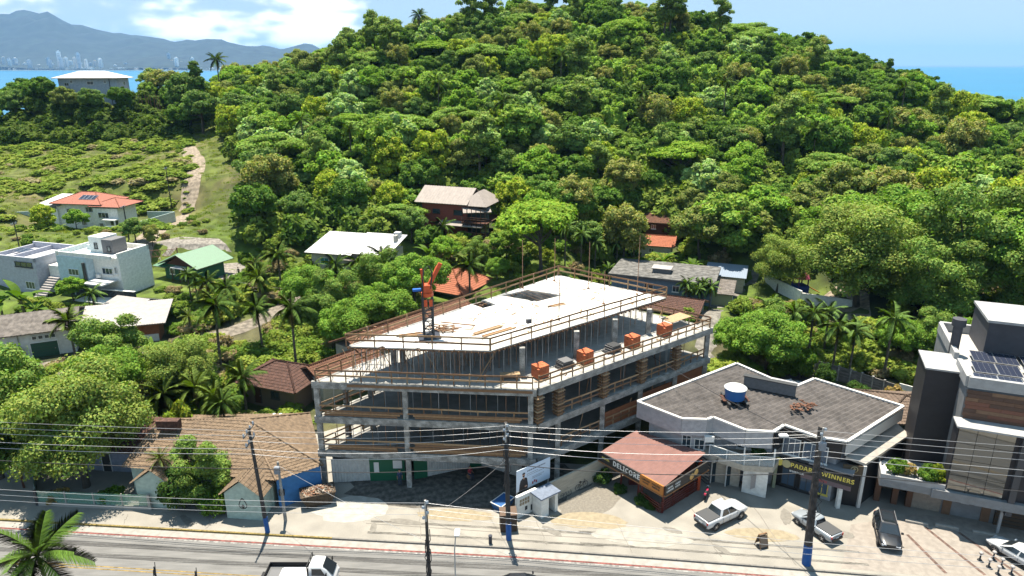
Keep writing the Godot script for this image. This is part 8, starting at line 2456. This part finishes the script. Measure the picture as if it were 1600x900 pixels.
func person(label: String, at: Vector3, turn: float, shirt: Color, trousers: Color, skin: Color, hair: Color, pose: String) -> void:
	var o := thing("person", label, "person", at, turn)
	var b := B.new(); b.coloured = true
	var sit := pose == "sit"; var walk := pose == "walk"
	var hp := V(0, 0.92 if not sit else 0.5, 0)
	var ch := hp + V(0.02, 0.42, 0); var nk := hp + V(0.04, 0.56, 0)
	var shoe := Color(0.03, 0.03, 0.03)
	var bones := [[hp + V(0, 0, -0.08), hp + V(0, 0, 0.08), 0.115, 0.115, trousers], [hp + V(0, 0.06, 0), ch, 0.125, 0.145, shirt], [ch + V(0, 0.0, -0.13), ch + V(0, 0.0, 0.13), 0.10, 0.10, shirt], [ch + V(0, 0.08, 0), nk + V(0.01, 0.08, 0), 0.07, 0.052, skin]]
	var hands := []
	for s in [1, -1]:
		var j := hp + V(0, -0.04, s * 0.09)
		var kn := j + (V(0.42, 0.02, 0.05 * s) if sit else V(0.16 * s if walk else 0.03, -0.42, 0.01 * s))
		var an := kn + (V(0.04, -0.40, 0) if sit else V(-0.10 if walk else -0.03, -0.40, 0))
		bones.append([j, kn, 0.085, 0.058, trousers]); bones.append([kn, an, 0.058, 0.042, trousers]); bones.append([an + V(-0.05, -0.03, 0), an + V(0.15, -0.045, 0.01 * s), 0.042, 0.036, shoe])
		var sh := ch + V(0, 0.07, s * 0.185)
		var el := sh + (V(0.08, -0.27, 0.05 * s) if sit else V(-0.1 * s if walk else 0.02, -0.28, 0.06 * s))
		var wr := el + (V(0.24, 0.02, -0.05 * s) if sit else V(0.10 if walk else 0.06, -0.24, 0.0))
		bones.append([sh, el, 0.055, 0.043, shirt]); bones.append([el, wr, 0.041, 0.029, skin])
		hands.append([wr, (wr - el).normalized(), s])
	skin_net(b, bones, 0.026, 0.05)
	var hc := nk + V(0.03, 0.20, 0)
	skin_net(b, [[hc + V(0, 0.03, 0), hc + V(-0.02, 0.03, 0), 0.098, 0.1, skin], [hc + V(0.03, -0.06, 0), hc + V(0.01, -0.05, 0), 0.06, 0.065, skin], [hc + V(0.1, 0.0, 0), hc + V(0.115, -0.025, 0), 0.011, 0.016, skin], [hc + V(0.095, 0.02, 0.034), hc + V(0.094, 0.02, 0.03), 0.013, 0.013, shoe], [hc + V(0.095, 0.02, -0.034), hc + V(0.094, 0.02, -0.03), 0.013, 0.013, shoe], [hc + V(0.09, -0.06, -0.02), hc + V(0.09, -0.06, 0.02), 0.01, 0.01, Color(0.25, 0.08, 0.07)], [hc + V(0, 0.0, 0.1), hc + V(0, 0.03, 0.1), 0.016, 0.018, skin], [hc + V(0, 0.0, -0.1), hc + V(0, 0.03, -0.1), 0.016, 0.018, skin], [hc + V(-0.02, 0.075, 0), hc + V(-0.045, 0.04, 0), 0.085, 0.09, hair]], 0.012, 0.012)
	for h in hands:
		var w: Vector3 = h[0]; var d: Vector3 = h[1]; var s: float = h[2]
		var side := V(1, 0, 0) if absf(d.y) > 0.6 else V(0, 0, -s)
		var hb := [[w, w + d * 0.08, 0.026, 0.03, skin], [w + d * 0.03 + side * 0.018, w + d * 0.075 + side * 0.022, 0.018, 0.016, skin], [w + d * 0.03 - side * 0.018, w + d * 0.075 - side * 0.022, 0.018, 0.016, skin]]
		for i in 4:
			var q := w + d * 0.085 + side * (0.027 - 0.018 * i)
			var L: float = [0.066, 0.076, 0.07, 0.055][i]
			var curl := V(0, 0, -s) * 0.35 if absf(d.y) > 0.6 else V(0, -0.4, 0)
			hb.append([q, q + d * L * 0.55, 0.0095, 0.009, skin]); hb.append([q + d * L * 0.55, q + d * L * 0.55 + (d + curl).normalized() * L * 0.5, 0.009, 0.0075, skin])
		hb.append([w + d * 0.025 + side * 0.028, w + d * 0.07 + side * 0.052, 0.011, 0.0095, skin])
		skin_net(b, hb, 0.0075, 0.008)
	var m := surf("figure", Color(1, 1, 1), 0.8, Vector3.ZERO)
	m.vertex_color_use_as_albedo = true
	part(o, "body", b, m)

func build_people() -> void:
	var sk := Color(0.30, 0.16, 0.10)
	person("person in a red shirt sitting under the first slab of the site", V(-4.3, 0.03, -61.6), -0.9, Color(0.30, 0.03, 0.04), Color(0.03, 0.04, 0.08), sk, Color(0.02, 0.015, 0.01), "sit")
	var stool := B.new(); stool.cbox(V(0, 0.2, 0), V(0.4, 0.4, 0.4), 0.03)
	solo("wooden_crate", stool, woods()[0], "wooden crate used as a seat under the first slab", "crate", "", TR(V(-4.35, 0.02, -61.6), -0.9))
	person("person in dark blue work clothes standing before the green site doors", V(-11.2, 0.03, -60.3), -1.3, Color(0.035, 0.05, 0.10), Color(0.03, 0.04, 0.07), sk, Color(0.02, 0.015, 0.01), "stand")
	person("person in a pale shirt walking at the foot of the dirt track", V(-71.5, ht(-71.5, -134.5) + 0.12, -134.5), 1.9, Color(0.35, 0.33, 0.30), Color(0.06, 0.07, 0.1), sk, Color(0.02, 0.015, 0.01), "walk")
	person("person in dark clothes walking on the white yard behind the green roof", V(-49.8, ht(-49.8, -121.5) + 0.07, -121.5), 2.6, Color(0.05, 0.045, 0.05), Color(0.04, 0.04, 0.05), sk, Color(0.02, 0.015, 0.01), "walk")

# ---------------------------------------------------------------- gardens
func build_gardens() -> void:
	rng.seed = 91
	# street side
	tree("garden2", -42.4, -60.0, 1.3, "large light green street tree spreading over the glass fence")
	tree("garden3", -52.0, -61.5, 1.35, "dark green tree at the photo's left edge beside the road")
	tree("garden", -58.5, -69.5, 1.1, "fresh green round tree at the left edge behind the street trees")
	tree("garden", -47.0, -73.5, 0.95, "bright green tree behind the large street tree")
	tree("garden2", -40.5, -77.0, 0.8, "yellow-green spreading tree behind the tiled house")
	tree("garden3", -51.5, -82.5, 0.85, "green loose tree in the middle of the left garden")
	tree("garden3", -29.6, -56.9, 0.62, "dark leafy tree pressed against the mint front wall", 1.15)
	shrub("dark", -31.3, -56.4, 1.5, "dark bush climbing the mint wall under the small palms", 1.5)
	shrub("green", -27.7, -55.7, 1.1, "green bush at the foot of the mint gable", 1.3)
	shrub("lime", -35.2, -65.9, 1.6, "bright lime bush just behind the tiled roof", 1.9)
	shrub("green", -38.5, -57.6, 0.9, "small bush behind the green glass fence")
	shrub("dry", -43.8, -57.8, 0.8, "pale dry bush behind the first glass fence pane")
	palm("date", -33.2, -57.6, 5.0, 0.8, "left one of two small palms before the tiled roof", 16)
	palm("date", -30.6, -57.6, 5.6, 0.85, "right one of two small palms before the tiled roof", 16)
	palm("queen", -30.6, -66.2, 6.2, 0.75, "palm rising behind the ridge of the tiled roof", 16)
	palm("near", -31.4, -39.0, 8.9, 1.0, "large palm in the near left corner of the photo", 18, 0.5, 1, -0.3)
	# left garden
	palm("queen", -39.2, -86.0, 8.8, 1.15, "tallest palm with hanging dry fronds in the middle garden", 18, 0.4, 5)
	palm("queen", -28.6, -84.6, 10.2, 1.1, "tall palm standing right beside the brown tiled house", 18, 0.2, 3)
	palm("coconut", -60.3, -88.6, 5.6, 1.05, "palm in front of the open shed", 16)
	palm("coconut", -40.2, -72.6, 3.6, 1.0, "low palm behind the large street tree", 15)
	palm("coconut", -36.6, -73.0, 4.3, 1.0, "second low palm behind the tiled roof", 15)
	palm("coconut", -33.4, -70.6, 4.6, 0.9, "slender palm behind the tiled roof's ridge", 15)
	palm("queen", -31.6, -74.4, 5.2, 0.95, "palm before the brown tiled house", 15)
	palm("queen", -44.2, -115.0, 2.4, 0.85, "small palm on the lawn below the forest edge", 13)
	palm("royal", -52.4, -107.6, 4.6, 0.8, "slim palm beside the dark retaining wall", 12)
	palm("royal", -51.2, -107.2, 4.0, 0.7, "second slim palm beside the dark retaining wall", 12)
	palm("queen", -35.0, -90.4, 7.2, 1.0, "palm on the lane bend in the middle garden", 16, -0.3)
	palm("queen", -47.5, -103.5, 5.0, 1.0, "palm on the lawn edge below the green-roofed house", 15)
	palm("coconut", -40.0, -105.0, 4.2, 1.0, "bushy palm between the lane and the white-roofed house", 15)
	palm("queen", -38.5, -110.5, 6.0, 1.0, "tall palm below the forest edge left of the white-roofed house", 15)
	palm("date", -47.0, -95.0, 3.0, 0.9, "low bushy palm beside the garden lane", 15)
	palm("queen", -43.6, -101.0, 4.4, 1.0, "palm among the garden shrubs below the lawn", 15)
	palm("date", -48.8, -78.8, 2.6, 0.9, "low palm deep in the left garden", 14)
	palm("royal", -66.5, -104.5, 3.6, 0.9, "palm in front of the lilac-grey house", 12)
	for q in [[-34.0, -113.6, 3.4, 0.9, "leftmost palm before the white-roofed house"], [-29.6, -112.2, 4.0, 1.0, "second palm before the white-roofed house"], [-25.8, -112.0, 4.4, 1.0, "third palm before the white-roofed house"], [-21.6, -111.8, 5.6, 1.0, "fourth and tallest palm before the white-roofed house"], [-31.8, -110.6, 2.6, 0.9, "low palm in front of the row at the white-roofed house"]]: palm("queen", q[0], q[1], q[2], q[3], q[4], 15)
	for q in [[-79.2, -101.6, 1.5, "banana plant at the left edge before the lilac-grey house"], [-76.4, -102.4, 1.9, "tall banana plant before the lilac-grey house"], [-73.8, -101.4, 1.4, "banana plant nearest the low white wall"], [-55.0, -84.6, 1.2, "banana plant by the garden lane"], [24.5, -125.5, 1.2, "banana plant behind the flat-roofed house"], [28.5, -126.0, 1.3, "second banana plant behind the flat-roofed house"], [33.5, -124.5, 1.2, "third banana plant behind the flat-roofed house"], [-15.0, -120.5, 1.4, "banana plant below the brick house"], [-48.0, -85.5, 1.1, "banana plant in the middle garden"]]: banana(q[0], q[1], q[2], q[3])
	tree("mid", -72.0, -108.2, 0.42, "small bushy tree before the white cubic house")
	tree("dark2", -72.9, -131.2, 0.5, "dark ball-shaped tree at the foot of the track")
	tree("olive", -69.4, -130.4, 0.42, "thin grey-green tree beside the ball-shaped one")
	tree("yellow", -97.2, -141.5, 0.55, "olive-yellow tree before the red-roofed house")
	tree("mid", -91.5, -143.0, 0.5, "mid green tree before the red-roofed house")
	tree("mid2", -76.8, -145.5, 0.3, "small young tree on the verge of the track")
	# behind the site
	var n := 0
	for q in [["garden", -19.6, -96.4, 0.9], ["garden", -23.6, -93.4, 0.85], ["garden", -15.2, -103.0, 0.95], ["garden3", -26.4, -98.5, 0.9], ["garden", -31.0, -101.5, 0.8], ["garden3", -20.5, -104.6, 0.85]]:
		tree(q[0], q[1], q[2], q[3], ["bright green", "fresh green", "leafy green", "loose green", "low green", "open green"][n] + [" tree behind the lattice mast", " tree left of the lattice mast", " tree before the orange tiled roof", " tree between lane and site", " tree on the inner bend of the lane", " tree below the white-roofed house"][n])
		n += 1
	n = 0
	for q in [["mid", -11.8, -118.6, 0.8], ["garden3", -6.0, -117.6, 0.8], ["dark", -15.6, -127.5, 0.75], ["garden", -2.5, -112.8, 0.6], ["mid2", -1.0, -121.0, 0.8], ["dark2", -19.5, -131.0, 0.9]]:
		tree(q[0], q[1], q[2], q[3] * 0.72, ["green tree before the brick house", "loose green tree below the brick veranda", "dark tree at the left corner of the brick house", "small green tree beside the orange tiled roof", "green tree on the right of the brick house", "dark tree left behind the brick house"][n])
		n += 1
	palm("queen", -12.6, -124.5, 5.4, 0.95, "palm in front of the brick house wall", 15)
	palm("queen", -6.8, -106.5, 5.4, 1.05, "dark palm between the orange roof and the deck railing", 16)
	tree("umbrella", 5.0, -114.5, 1.32, "bright yellow-green flat-topped tree behind the white deck", 1.15)
	for q in [[9.6, -121.5, 7.0, "leftmost of the slim palms behind the deck poles"], [12.8, -124.5, 7.4, "second of the slim palms behind the deck poles"], [15.6, -126.0, 6.8, "third of the slim palms behind the deck poles"], [19.9, -127.5, 5.2, "fourth of the slim palms behind the deck poles"], [23.6, -130.5, 5.6, "rightmost of the slim palms behind the deck poles"], [17.6, -122.0, 3.0, "low palm on the grassy bank behind the deck"]]: palm("royal", q[0], q[1], q[2], 0.85, q[3], 13)
	n = 0
	for q in [[2, -119], [6.5, -121.5], [13, -121], [21, -125], [16, -132], [24, -134]]:
		shrub(["green", "lime", "dark"][n % 3], q[0], q[1], 1.2, ["green", "lime", "dark", "leafy green", "round lime", "deep green"][n] + " shrub on the grassy bank, number %s from the flat-topped tree" % ["one", "two", "three", "four", "five", "six"][n])
		n += 1
	# areca clump and right side
	n = 0
	for q in [[29.6, -110.4], [30.8, -111.4], [31.8, -109.8], [28.6, -108.6], [33.0, -111.6], [30.6, -108.2], [32.4, -107.8]]:
		palm("royal", q[0], q[1], 3.0 + 0.5 * (n % 4), 0.72, "%s palm of the dense clump before the flat-roofed house" % ["first", "second", "third", "fourth", "fifth", "sixth", "seventh"][n], 13)
		n += 1
	n = 0
	for q in [[41.6, -90.2, 6.9, 1.05], [43.0, -85.6, 7.2, 1.1], [44.8, -84.6, 7.0, 1.0], [49.7, -85.0, 8.6, 1.2], [39.2, -90.8, 6.8, 1.05], [44.2, -91.2, 6.4, 1.0], [36.8, -94.2, 6.2, 1.0], [46.6, -88.0, 6.0, 0.95]]:
		palm("royal", q[0], q[1], q[2], q[3], ["royal palm above the corner of the lot wall", "royal palm over the middle of the lot wall", "low-headed royal palm beside the middle one", "tallest royal palm nearest the white fence wall", "royal palm left behind the lot wall", "royal palm before the dirt yard", "royal palm beside the alley", "royal palm between the yard and the tallest one"][n], 14)
		n += 1
	n = 0
	for q in [["garden", 34.6, -87.2, 0.95], ["garden", 31.6, -91.0, 0.7], ["garden3", 36.5, -92.0, 0.85], ["garden2", 56.4, -107.6, 1.75], ["garden3", 71.0, -104.4, 2.0], ["garden", 80.0, -101.0, 1.9], ["garden3", 63.5, -98.0, 1.35], ["garden3", 88.0, -98.0, 1.8], ["garden3", 76.0, -93.5, 1.5], ["garden", 66.5, -118.0, 1.7], ["garden2", 47.5, -118.5, 1.0], ["mid2", 40.5, -129.5, 1.25], ["olive2", 36.6, -131.0, 1.1], ["garden3", 57.5, -88.4, 0.8], ["garden", 53.6, -89.6, 0.72], ["garden", 61.0, -86.5, 0.85], ["garden3", 83.0, -88.5, 1.4]]:
		tree(q[0], q[1], q[2], q[3], ["bushy bright tree behind the grey shops' roof", "low bushy tree beside the alley mouth", "loose tree between alley and royal palms", "huge yellow-green tree over the dirt yard", "huge dark green tree right of the dirt yard", "very large green tree at the right forest edge", "dark tree behind the satellite dish", "large dark tree above the penthouse", "dark tree right behind the satellite dish", "large fresh tree behind the dirt yard", "yellow-green tree over the play tower", "wide green tree behind the alley house", "olive tree behind the flat-roofed house's right end", "dark bushy tree behind the white fence wall", "fresh bushy tree right of the tallest royal palm", "bushy tree beside the satellite dish", "dark tree at the photo's right edge behind the penthouse"][n])
		n += 1
	shrub("dry", 45.9, -75.6, 1.15, "yellow dry palm-like bush beside the tiled shelter", 1.5)
	shrub("dark", 43.4, -79.2, 1.1, "dark shrub under the lot wall")
	shrub("dark", 40.6, -82.6, 1.0, "second dark shrub under the lot wall, nearer the white car", 1.6)
	shrub("green", 38.6, -84.9, 1.2, "tall green shrub against the lot wall's left bend", 1.9)
	for q in [[10.6, -59.2, 0.55, "left hedge bush in front of the kiosk"], [12.4, -57.3, 0.6, "middle hedge bush in front of the kiosk"], [13.2, -56.6, 0.5, "corner hedge bush in front of the kiosk"], [9.0, -61.0, 0.8, "bush at the kiosk's far corner by the boundary wall"]]: shrub("dark", q[0], q[1], q[2], q[3])
	# pots on the wing terrace of the dark building
	n = 0
	for q in [[-3.9, 3.57, -1.0, 0.75], [-2.9, 3.57, -1.3, 0.6], [-1.3, 3.57, -0.7, 0.8], [-0.6, 3.57, -1.1, 0.75]]:
		var w := Basis(Vector3.UP, -0.379) * V(q[0], 0, q[2]) + V(39.07, q[1], -54.33)
		var sb := shrub(["green", "dry", "green", "lime"][n], w.x, w.z, q[3], ["potted green bush at the terrace's outer corner", "potted pale bush in the middle of the terrace", "green bush in the terrace planter beside the tower", "lime bush in the terrace planter by the mirror glass"][n], 1.1, q[1])
		var pot := B.new(); pot.lathe([V2(0.2, 0), V2(0.3, 0.45), V2(0.33, 0.46), V2(0.26, 0.42)], 12)
		part(sb, "pot", pot, surf("dark machine", Color(0.03, 0.035, 0.05)))
		n += 1
	shrub("dark", 23.7, -59.0, 0.55, "potted plant behind the shop's balcony glass", 1.5, 3.62)
	# the far left ridge
	n = 0
	for q in [["dark", -163, -246, 1.5], ["dark2", -172, -240, 1.3], ["dark", -152, -233, 1.0], ["dark2", -160, -231, 1.0], ["olive2", -143, -230, 0.85], ["dark2", -134, -229, 0.85], ["mid", -168, -228, 1.0], ["dark", -126.0, -231, 0.8], ["tall", -131.5, -262, 0.9], ["olive", -123.0, -258, 1.25], ["dark2", -118.0, -262, 1.2], ["dark", -113.0, -246, 1.3], ["dark2", -104.0, -231, 1.5], ["conic", -98.0, -226, 1.6], ["dark", -108.0, -236, 1.25], ["mid2", -127, -252, 0.7], ["dark2", -94.0, -216, 1.2], ["dark", -101.0, -219, 1.0]]:
		tree(q[0], q[1], q[2], q[3], ["large dark tree left of the pale ridge house", "dark tree at the photo's left edge on the ridge", "dark tree below the ridge house's left end", "second dark tree below the ridge house", "olive round tree below the ridge house's middle", "dense tree below the ridge house's right end", "green tree at the left edge below the ridge", "dark tree on the meadow below the ridge house", "thin open tree right of the ridge house", "olive tree beside the ridge yard", "dense tree right of the ridge yard", "dark tree left of the upper track", "big dense tree where the track reaches the ridge", "dark pointed tree beside the upper track", "dark tree behind the pointed one on the track", "small loose tree beside the ridge yard", "dense tree on the track's forest side", "dark tree on the track's lower bend"][n])
		n += 1
	# skyline trees
	n = 0
	for q in [["tall", -13.5, -259, 1.35], ["tall", -40, -241, 1.2], ["tall", -58, -262, 1.0], ["dark", 28, -284, 1.5], ["dark2", 36, -282, 1.4], ["tall", 55, -258, 1.35], ["umbrella2", 84, -284, 1.15], ["umbrella2", 112, -286, 1.0], ["tall", -9.0, -262, 1.2], ["dark2", -12, -256, 1.2], ["tall", 52, -256, 1.2]]:
		tree(q[0], q[1], q[2], q[3], ["tallest open-crowned tree on the hilltop", "tall tree rising from the upper slope behind the brick house", "thin tall tree at the left end of the skyline", "large dark tree on the top of the hill", "second large dark tree on the hilltop", "tall dark-stemmed tree right of the hilltop", "flat-topped tree on the skyline right of the top", "second flat-topped tree farther down the skyline", "open-crowned tree close beside the tallest one", "dense tree under the tallest open crown", "slim tree beside the tall dark-stemmed one"][n])
		n += 1
	palm("queen", -33.5, -268, 14.5, 1.4, "lone palm on the skyline of the wooded hill", 16, 0, 2)
	palm("queen", -103, -255, 15.5, 1.5, "lone tall palm above the bay left of the hill", 16, 0, 2)
	n = 0
	for q in [[-52, -176], [-38, -166], [-20, -196], [-2, -178], [14, -208], [34, -188], [58, -196], [72, -168], [95, -180], [112, -206], [130, -168], [88, -142]]:
		palm("queen", q[0], q[1], 12.5, 1.15, "%s palm standing among the trees of the wooded hill" % (WORDS[n] + ("" if n == 0 else " slim")), 13, 0, 1)
		n += 1
	# close planting between the houses
	var bush := leaves(crown_lobes("round", 16, 1.0).map(func(l): return [l[0] * 0.28 + V(0, 0.55, 0), l[1] * 0.36]), 1500, 0.2, Color(1, 1, 1), 0.28)
	var xs := []; var cs := []
	var place := func(x0: float, x1: float, z0: float, z1: float, count: int, smin: float, smax: float) -> void:
		for i in count:
			var x := rnd(x0, x1); var z := rnd(z0, z1)
			if built(x, z): continue
			var s := rnd(smin, smax)
			xs.append(Transform3D(Basis(Vector3.UP, rnd(0, TAU)).scaled(V(s * 1.15, s * rnd(0.7, 1.25), s * 1.15)), V(x, ht(x, z) - 0.1, z)))
			var c: Color = Color(0.11, 0.20, 0.028).lerp(Color(0.27, 0.32, 0.055), rng.randf())
			if rng.randf() < 0.14: c = Color(0.26, 0.21, 0.11)
			cs.append(c)
	place.call(-62, -23, -105, -69, 560, 0.5, 1.5)
	place.call(-80, -60, -108, -98, 60, 0.4, 1.0)
	place.call(-40, -14, -112, -94, 120, 0.5, 1.3)
	place.call(-22, 4, -136, -108, 90, 0.5, 1.4)
	place.call(4, 40, -140, -119, 130, 0.5, 1.4)
	place.call(27, 50, -110, -86, 260, 0.5, 1.3)
	place.call(50, 95, -112, -82, 160, 0.6, 1.8)
	place.call(-64, -36, -133, -106, 190, 0.3, 1.1)
	place.call(-112, -62, -150, -120, 110, 0.25, 0.8)
	scatter("garden_undergrowth", bush, xs, leafmat("leaves"), cs, "mixed green undergrowth between the gardens and houses")
	# tall grass on lawns and banks
	var g := PackedVector3Array()
	var tuft := B.new()
	for i in 26:
		var a := rnd(0, TAU); var r := rnd(0, 0.5)
		var p := V(cos(a) * r, 0, sin(a) * r); var d := V(rnd(-0.12, 0.12), rnd(0.12, 0.3), rnd(-0.12, 0.12))
		tuft.tri(p - V(0.03, 0, 0), p + V(0.03, 0, 0.02), p + d)
	xs = []; cs = []
	for i in 9000:
		var z := rnd(-262, -104); var x := rnd(-1.0, 0.28) * -z * 0.75
		if in_forest(x, z) or built(x, z) or clear_of(x, z): continue
		var s := rnd(0.7, 1.6) * (-z / 150.0)
		xs.append(Transform3D(Basis(Vector3.UP, rnd(0, TAU)).scaled(V(s * 1.5, s, s * 1.5)), V(x, ht(x, z), z)))
		cs.append(Color(0.14, 0.21, 0.025).lerp(Color(0.26, 0.27, 0.06), rng.randf()))
	scatter("grass", tuft.mesh(), xs, leafmat("leaves"), cs, "rough grass on the lawns and the open slope")

func built(x: float, z: float) -> bool:
	for r in [[-70.5, -92.5, 9.5, 7.5], [-58.6, -97.5, 7.5, 6], [-57.3, -121.5, 7, 7], [-27.6, -121, 8, 6], [-9.6, -143, 9, 8], [-9.6, -111.5, 5.5, 5.5], [-28.6, -79.5, 5.5, 4.6], [27, -117.5, 10, 7.5], [22.6, -107.5, 9, 5], [39, -121.5, 4, 4], [35.4, -113.8, 3.5, 4.5], [29.3, -136.5, 4, 4], [-55.5, -80.5, 3, 2.5], [-69.5, -114.5, 8, 8], [-83, -117, 7, 7], [-61.5, -104.5, 4, 2.5], [0, -74, 1, 1], [53, -107, 6, 11], [-93, -154, 17, 9], [-66.5, -109.5, 10, 1.5]]:
		if absf(x - r[0]) < r[2] and absf(z - r[1]) < r[3]: return true
	# the building site and the long roofs behind it
	if Geometry2D.is_point_in_polygon(V2(x, z), PackedVector2Array([V2(-21, -59), V2(4, -56), V2(26, -75), V2(8, -92), V2(2, -90), V2(-6, -104), V2(-12, -104), V2(-28, -82)])): return true
	# lanes, the track and yards
	for l in [[V2(-65.9, -84.4), V2(-60, -88.6), V2(-48.1, -91.2), V2(-38.7, -98.4), V2(-31.4, -108.0)], [V2(27.6, -92), V2(29.9, -99), V2(37.6, -115.5), V2(45, -124.5)], [V2(-71, -128), V2(-74.1, -146), V2(-79.5, -170), V2(-91, -199), V2(-113, -239), V2(-130, -268)], [V2(-66, -131.5), V2(-58, -131), V2(-50, -121)]]:
		for i in l.size() - 1:
			if V2(x, z).distance_to(Geometry2D.get_closest_point_to_segment(V2(x, z), l[i], l[i + 1])) < 3.0: return true
	return false

func _ready() -> void:
	rng.seed = 11
	fnl.seed = 3; fnl.frequency = 0.012; fnl.fractal_octaves = 3
	fnf.seed = 8; fnf.frequency = 0.02; fnf.fractal_octaves = 3
	# camera
	var cam := Camera3D.new()
	cam.name = "camera"
	add_child(cam)
	cam.position = V(0, 40, 0)
	cam.rotation.x = -17.72 * DEG
	cam.fov = 45.0
	cam.near = 0.5
	cam.far = 80000
	cam.current = true
	# sky, air, exposure
	var env := Environment.new()
	env.background_mode = Environment.BG_SKY
	var sky := Sky.new()
	sky.sky_material = make_sky()
	env.sky = sky
	env.tonemap_mode = Environment.TONE_MAPPER_LINEAR
	env.tonemap_exposure = 2.75
	env.fog_enabled = true
	env.fog_density = 0.000045
	env.fog_light_color = Color(0.53, 0.76, 1.0)
	env.sdfgi_enabled = true
	env.ssao_enabled = true
	env.ssil_enabled = true
	var we := WorldEnvironment.new()
	we.name = "air"
	we.environment = env
	add_child(we)
	var sun := DirectionalLight3D.new()
	sun.name = "sun"
	sun.light_energy = 1.6
	sun.light_angular_distance = 0.5
	sun.light_color = Color(1.0, 0.96, 0.89)
	sun.shadow_enabled = true
	add_child(sun)
	sun.look_at_from_position(Vector3.ZERO, V(0.07, -1, 0.24))
	build_all()

func make_sky() -> Material:
	var n := FastNoiseLite.new()
	n.seed = 21; n.frequency = 1.0; n.fractal_octaves = 6
	var w := 4096; var hh := 2048
	var colour := func(az: float, el: float) -> Color:
		var y := sin(maxf(el, 0.0))
		var top := Color(0.15, 0.245, 0.34)
		var hor := Color(0.27, 0.33, 0.34)
		var c := top.lerp(hor, pow(1.0 - y, 6.0))
		# broken cumulus in a low bank, thinning out upwards and towards the open sea
		var d := V(sin(az), 0, -cos(az))
		var low := 1.0 - sst(0.05, 0.16, absf(el - 0.045))
		var open := sst(-0.30, -0.02, az) * (1.0 - sst(1.6, 2.6, az))
		var v := n.get_noise_3d(d.x * 5.0, el * 16.0, d.z * 5.0) + 0.25 * n.get_noise_3d(d.x * 22.0 + 9, el * 60.0, d.z * 22.0)
		var high := n.get_noise_3d(d.x * 2.2 + 40, el * 6.0, d.z * 2.2) - 0.15
		var cover := sst(-0.34 + 1.6 * open, 0.22 + 1.6 * open, v * low - (1.0 - low) * 0.5)
		cover = maxf(cover, 0.8 * sst(0.05, 0.5, high) * (1.0 - open) * sst(0.1, 0.3, el))
		var lit := Color(0.72, 0.72, 0.72).lerp(Color(0.45, 0.47, 0.50), sst(0.0, -0.35, v - el))
		return c.lerp(lit, cover * 0.92)
	var small := Image.create_empty(512, 256, false, Image.FORMAT_RGBF)
	for j in 256:
		var el := PI * (0.5 - (j + 0.5) / 256.0)
		for i in 512:
			var az := wrapf(TAU * (i + 0.5) / 512.0, -PI, PI)
			small.set_pixel(i, j, colour.call(az, el) if el > -0.02 else Color(0.16, 0.19, 0.2))
	small.resize(w, hh, Image.INTERPOLATE_BILINEAR)
	for j in range(1024 - 130, 1032):
		var el := PI * (0.5 - (j + 0.5) / hh)
		for k in range(-570, 570):
			small.set_pixel(posmod(k, w), j, colour.call(TAU * (k + 0.5) / w, el))
	var m := PanoramaSkyMaterial.new()
	m.panorama = ImageTexture.create_from_image(small)
	return m

func build_all() -> void:
	build_land()
	build_site()
	build_houses()
	build_street()
	build_vehicles()
	build_lines()
	build_people()
	build_forest()
	build_gardens()
	build_bay()
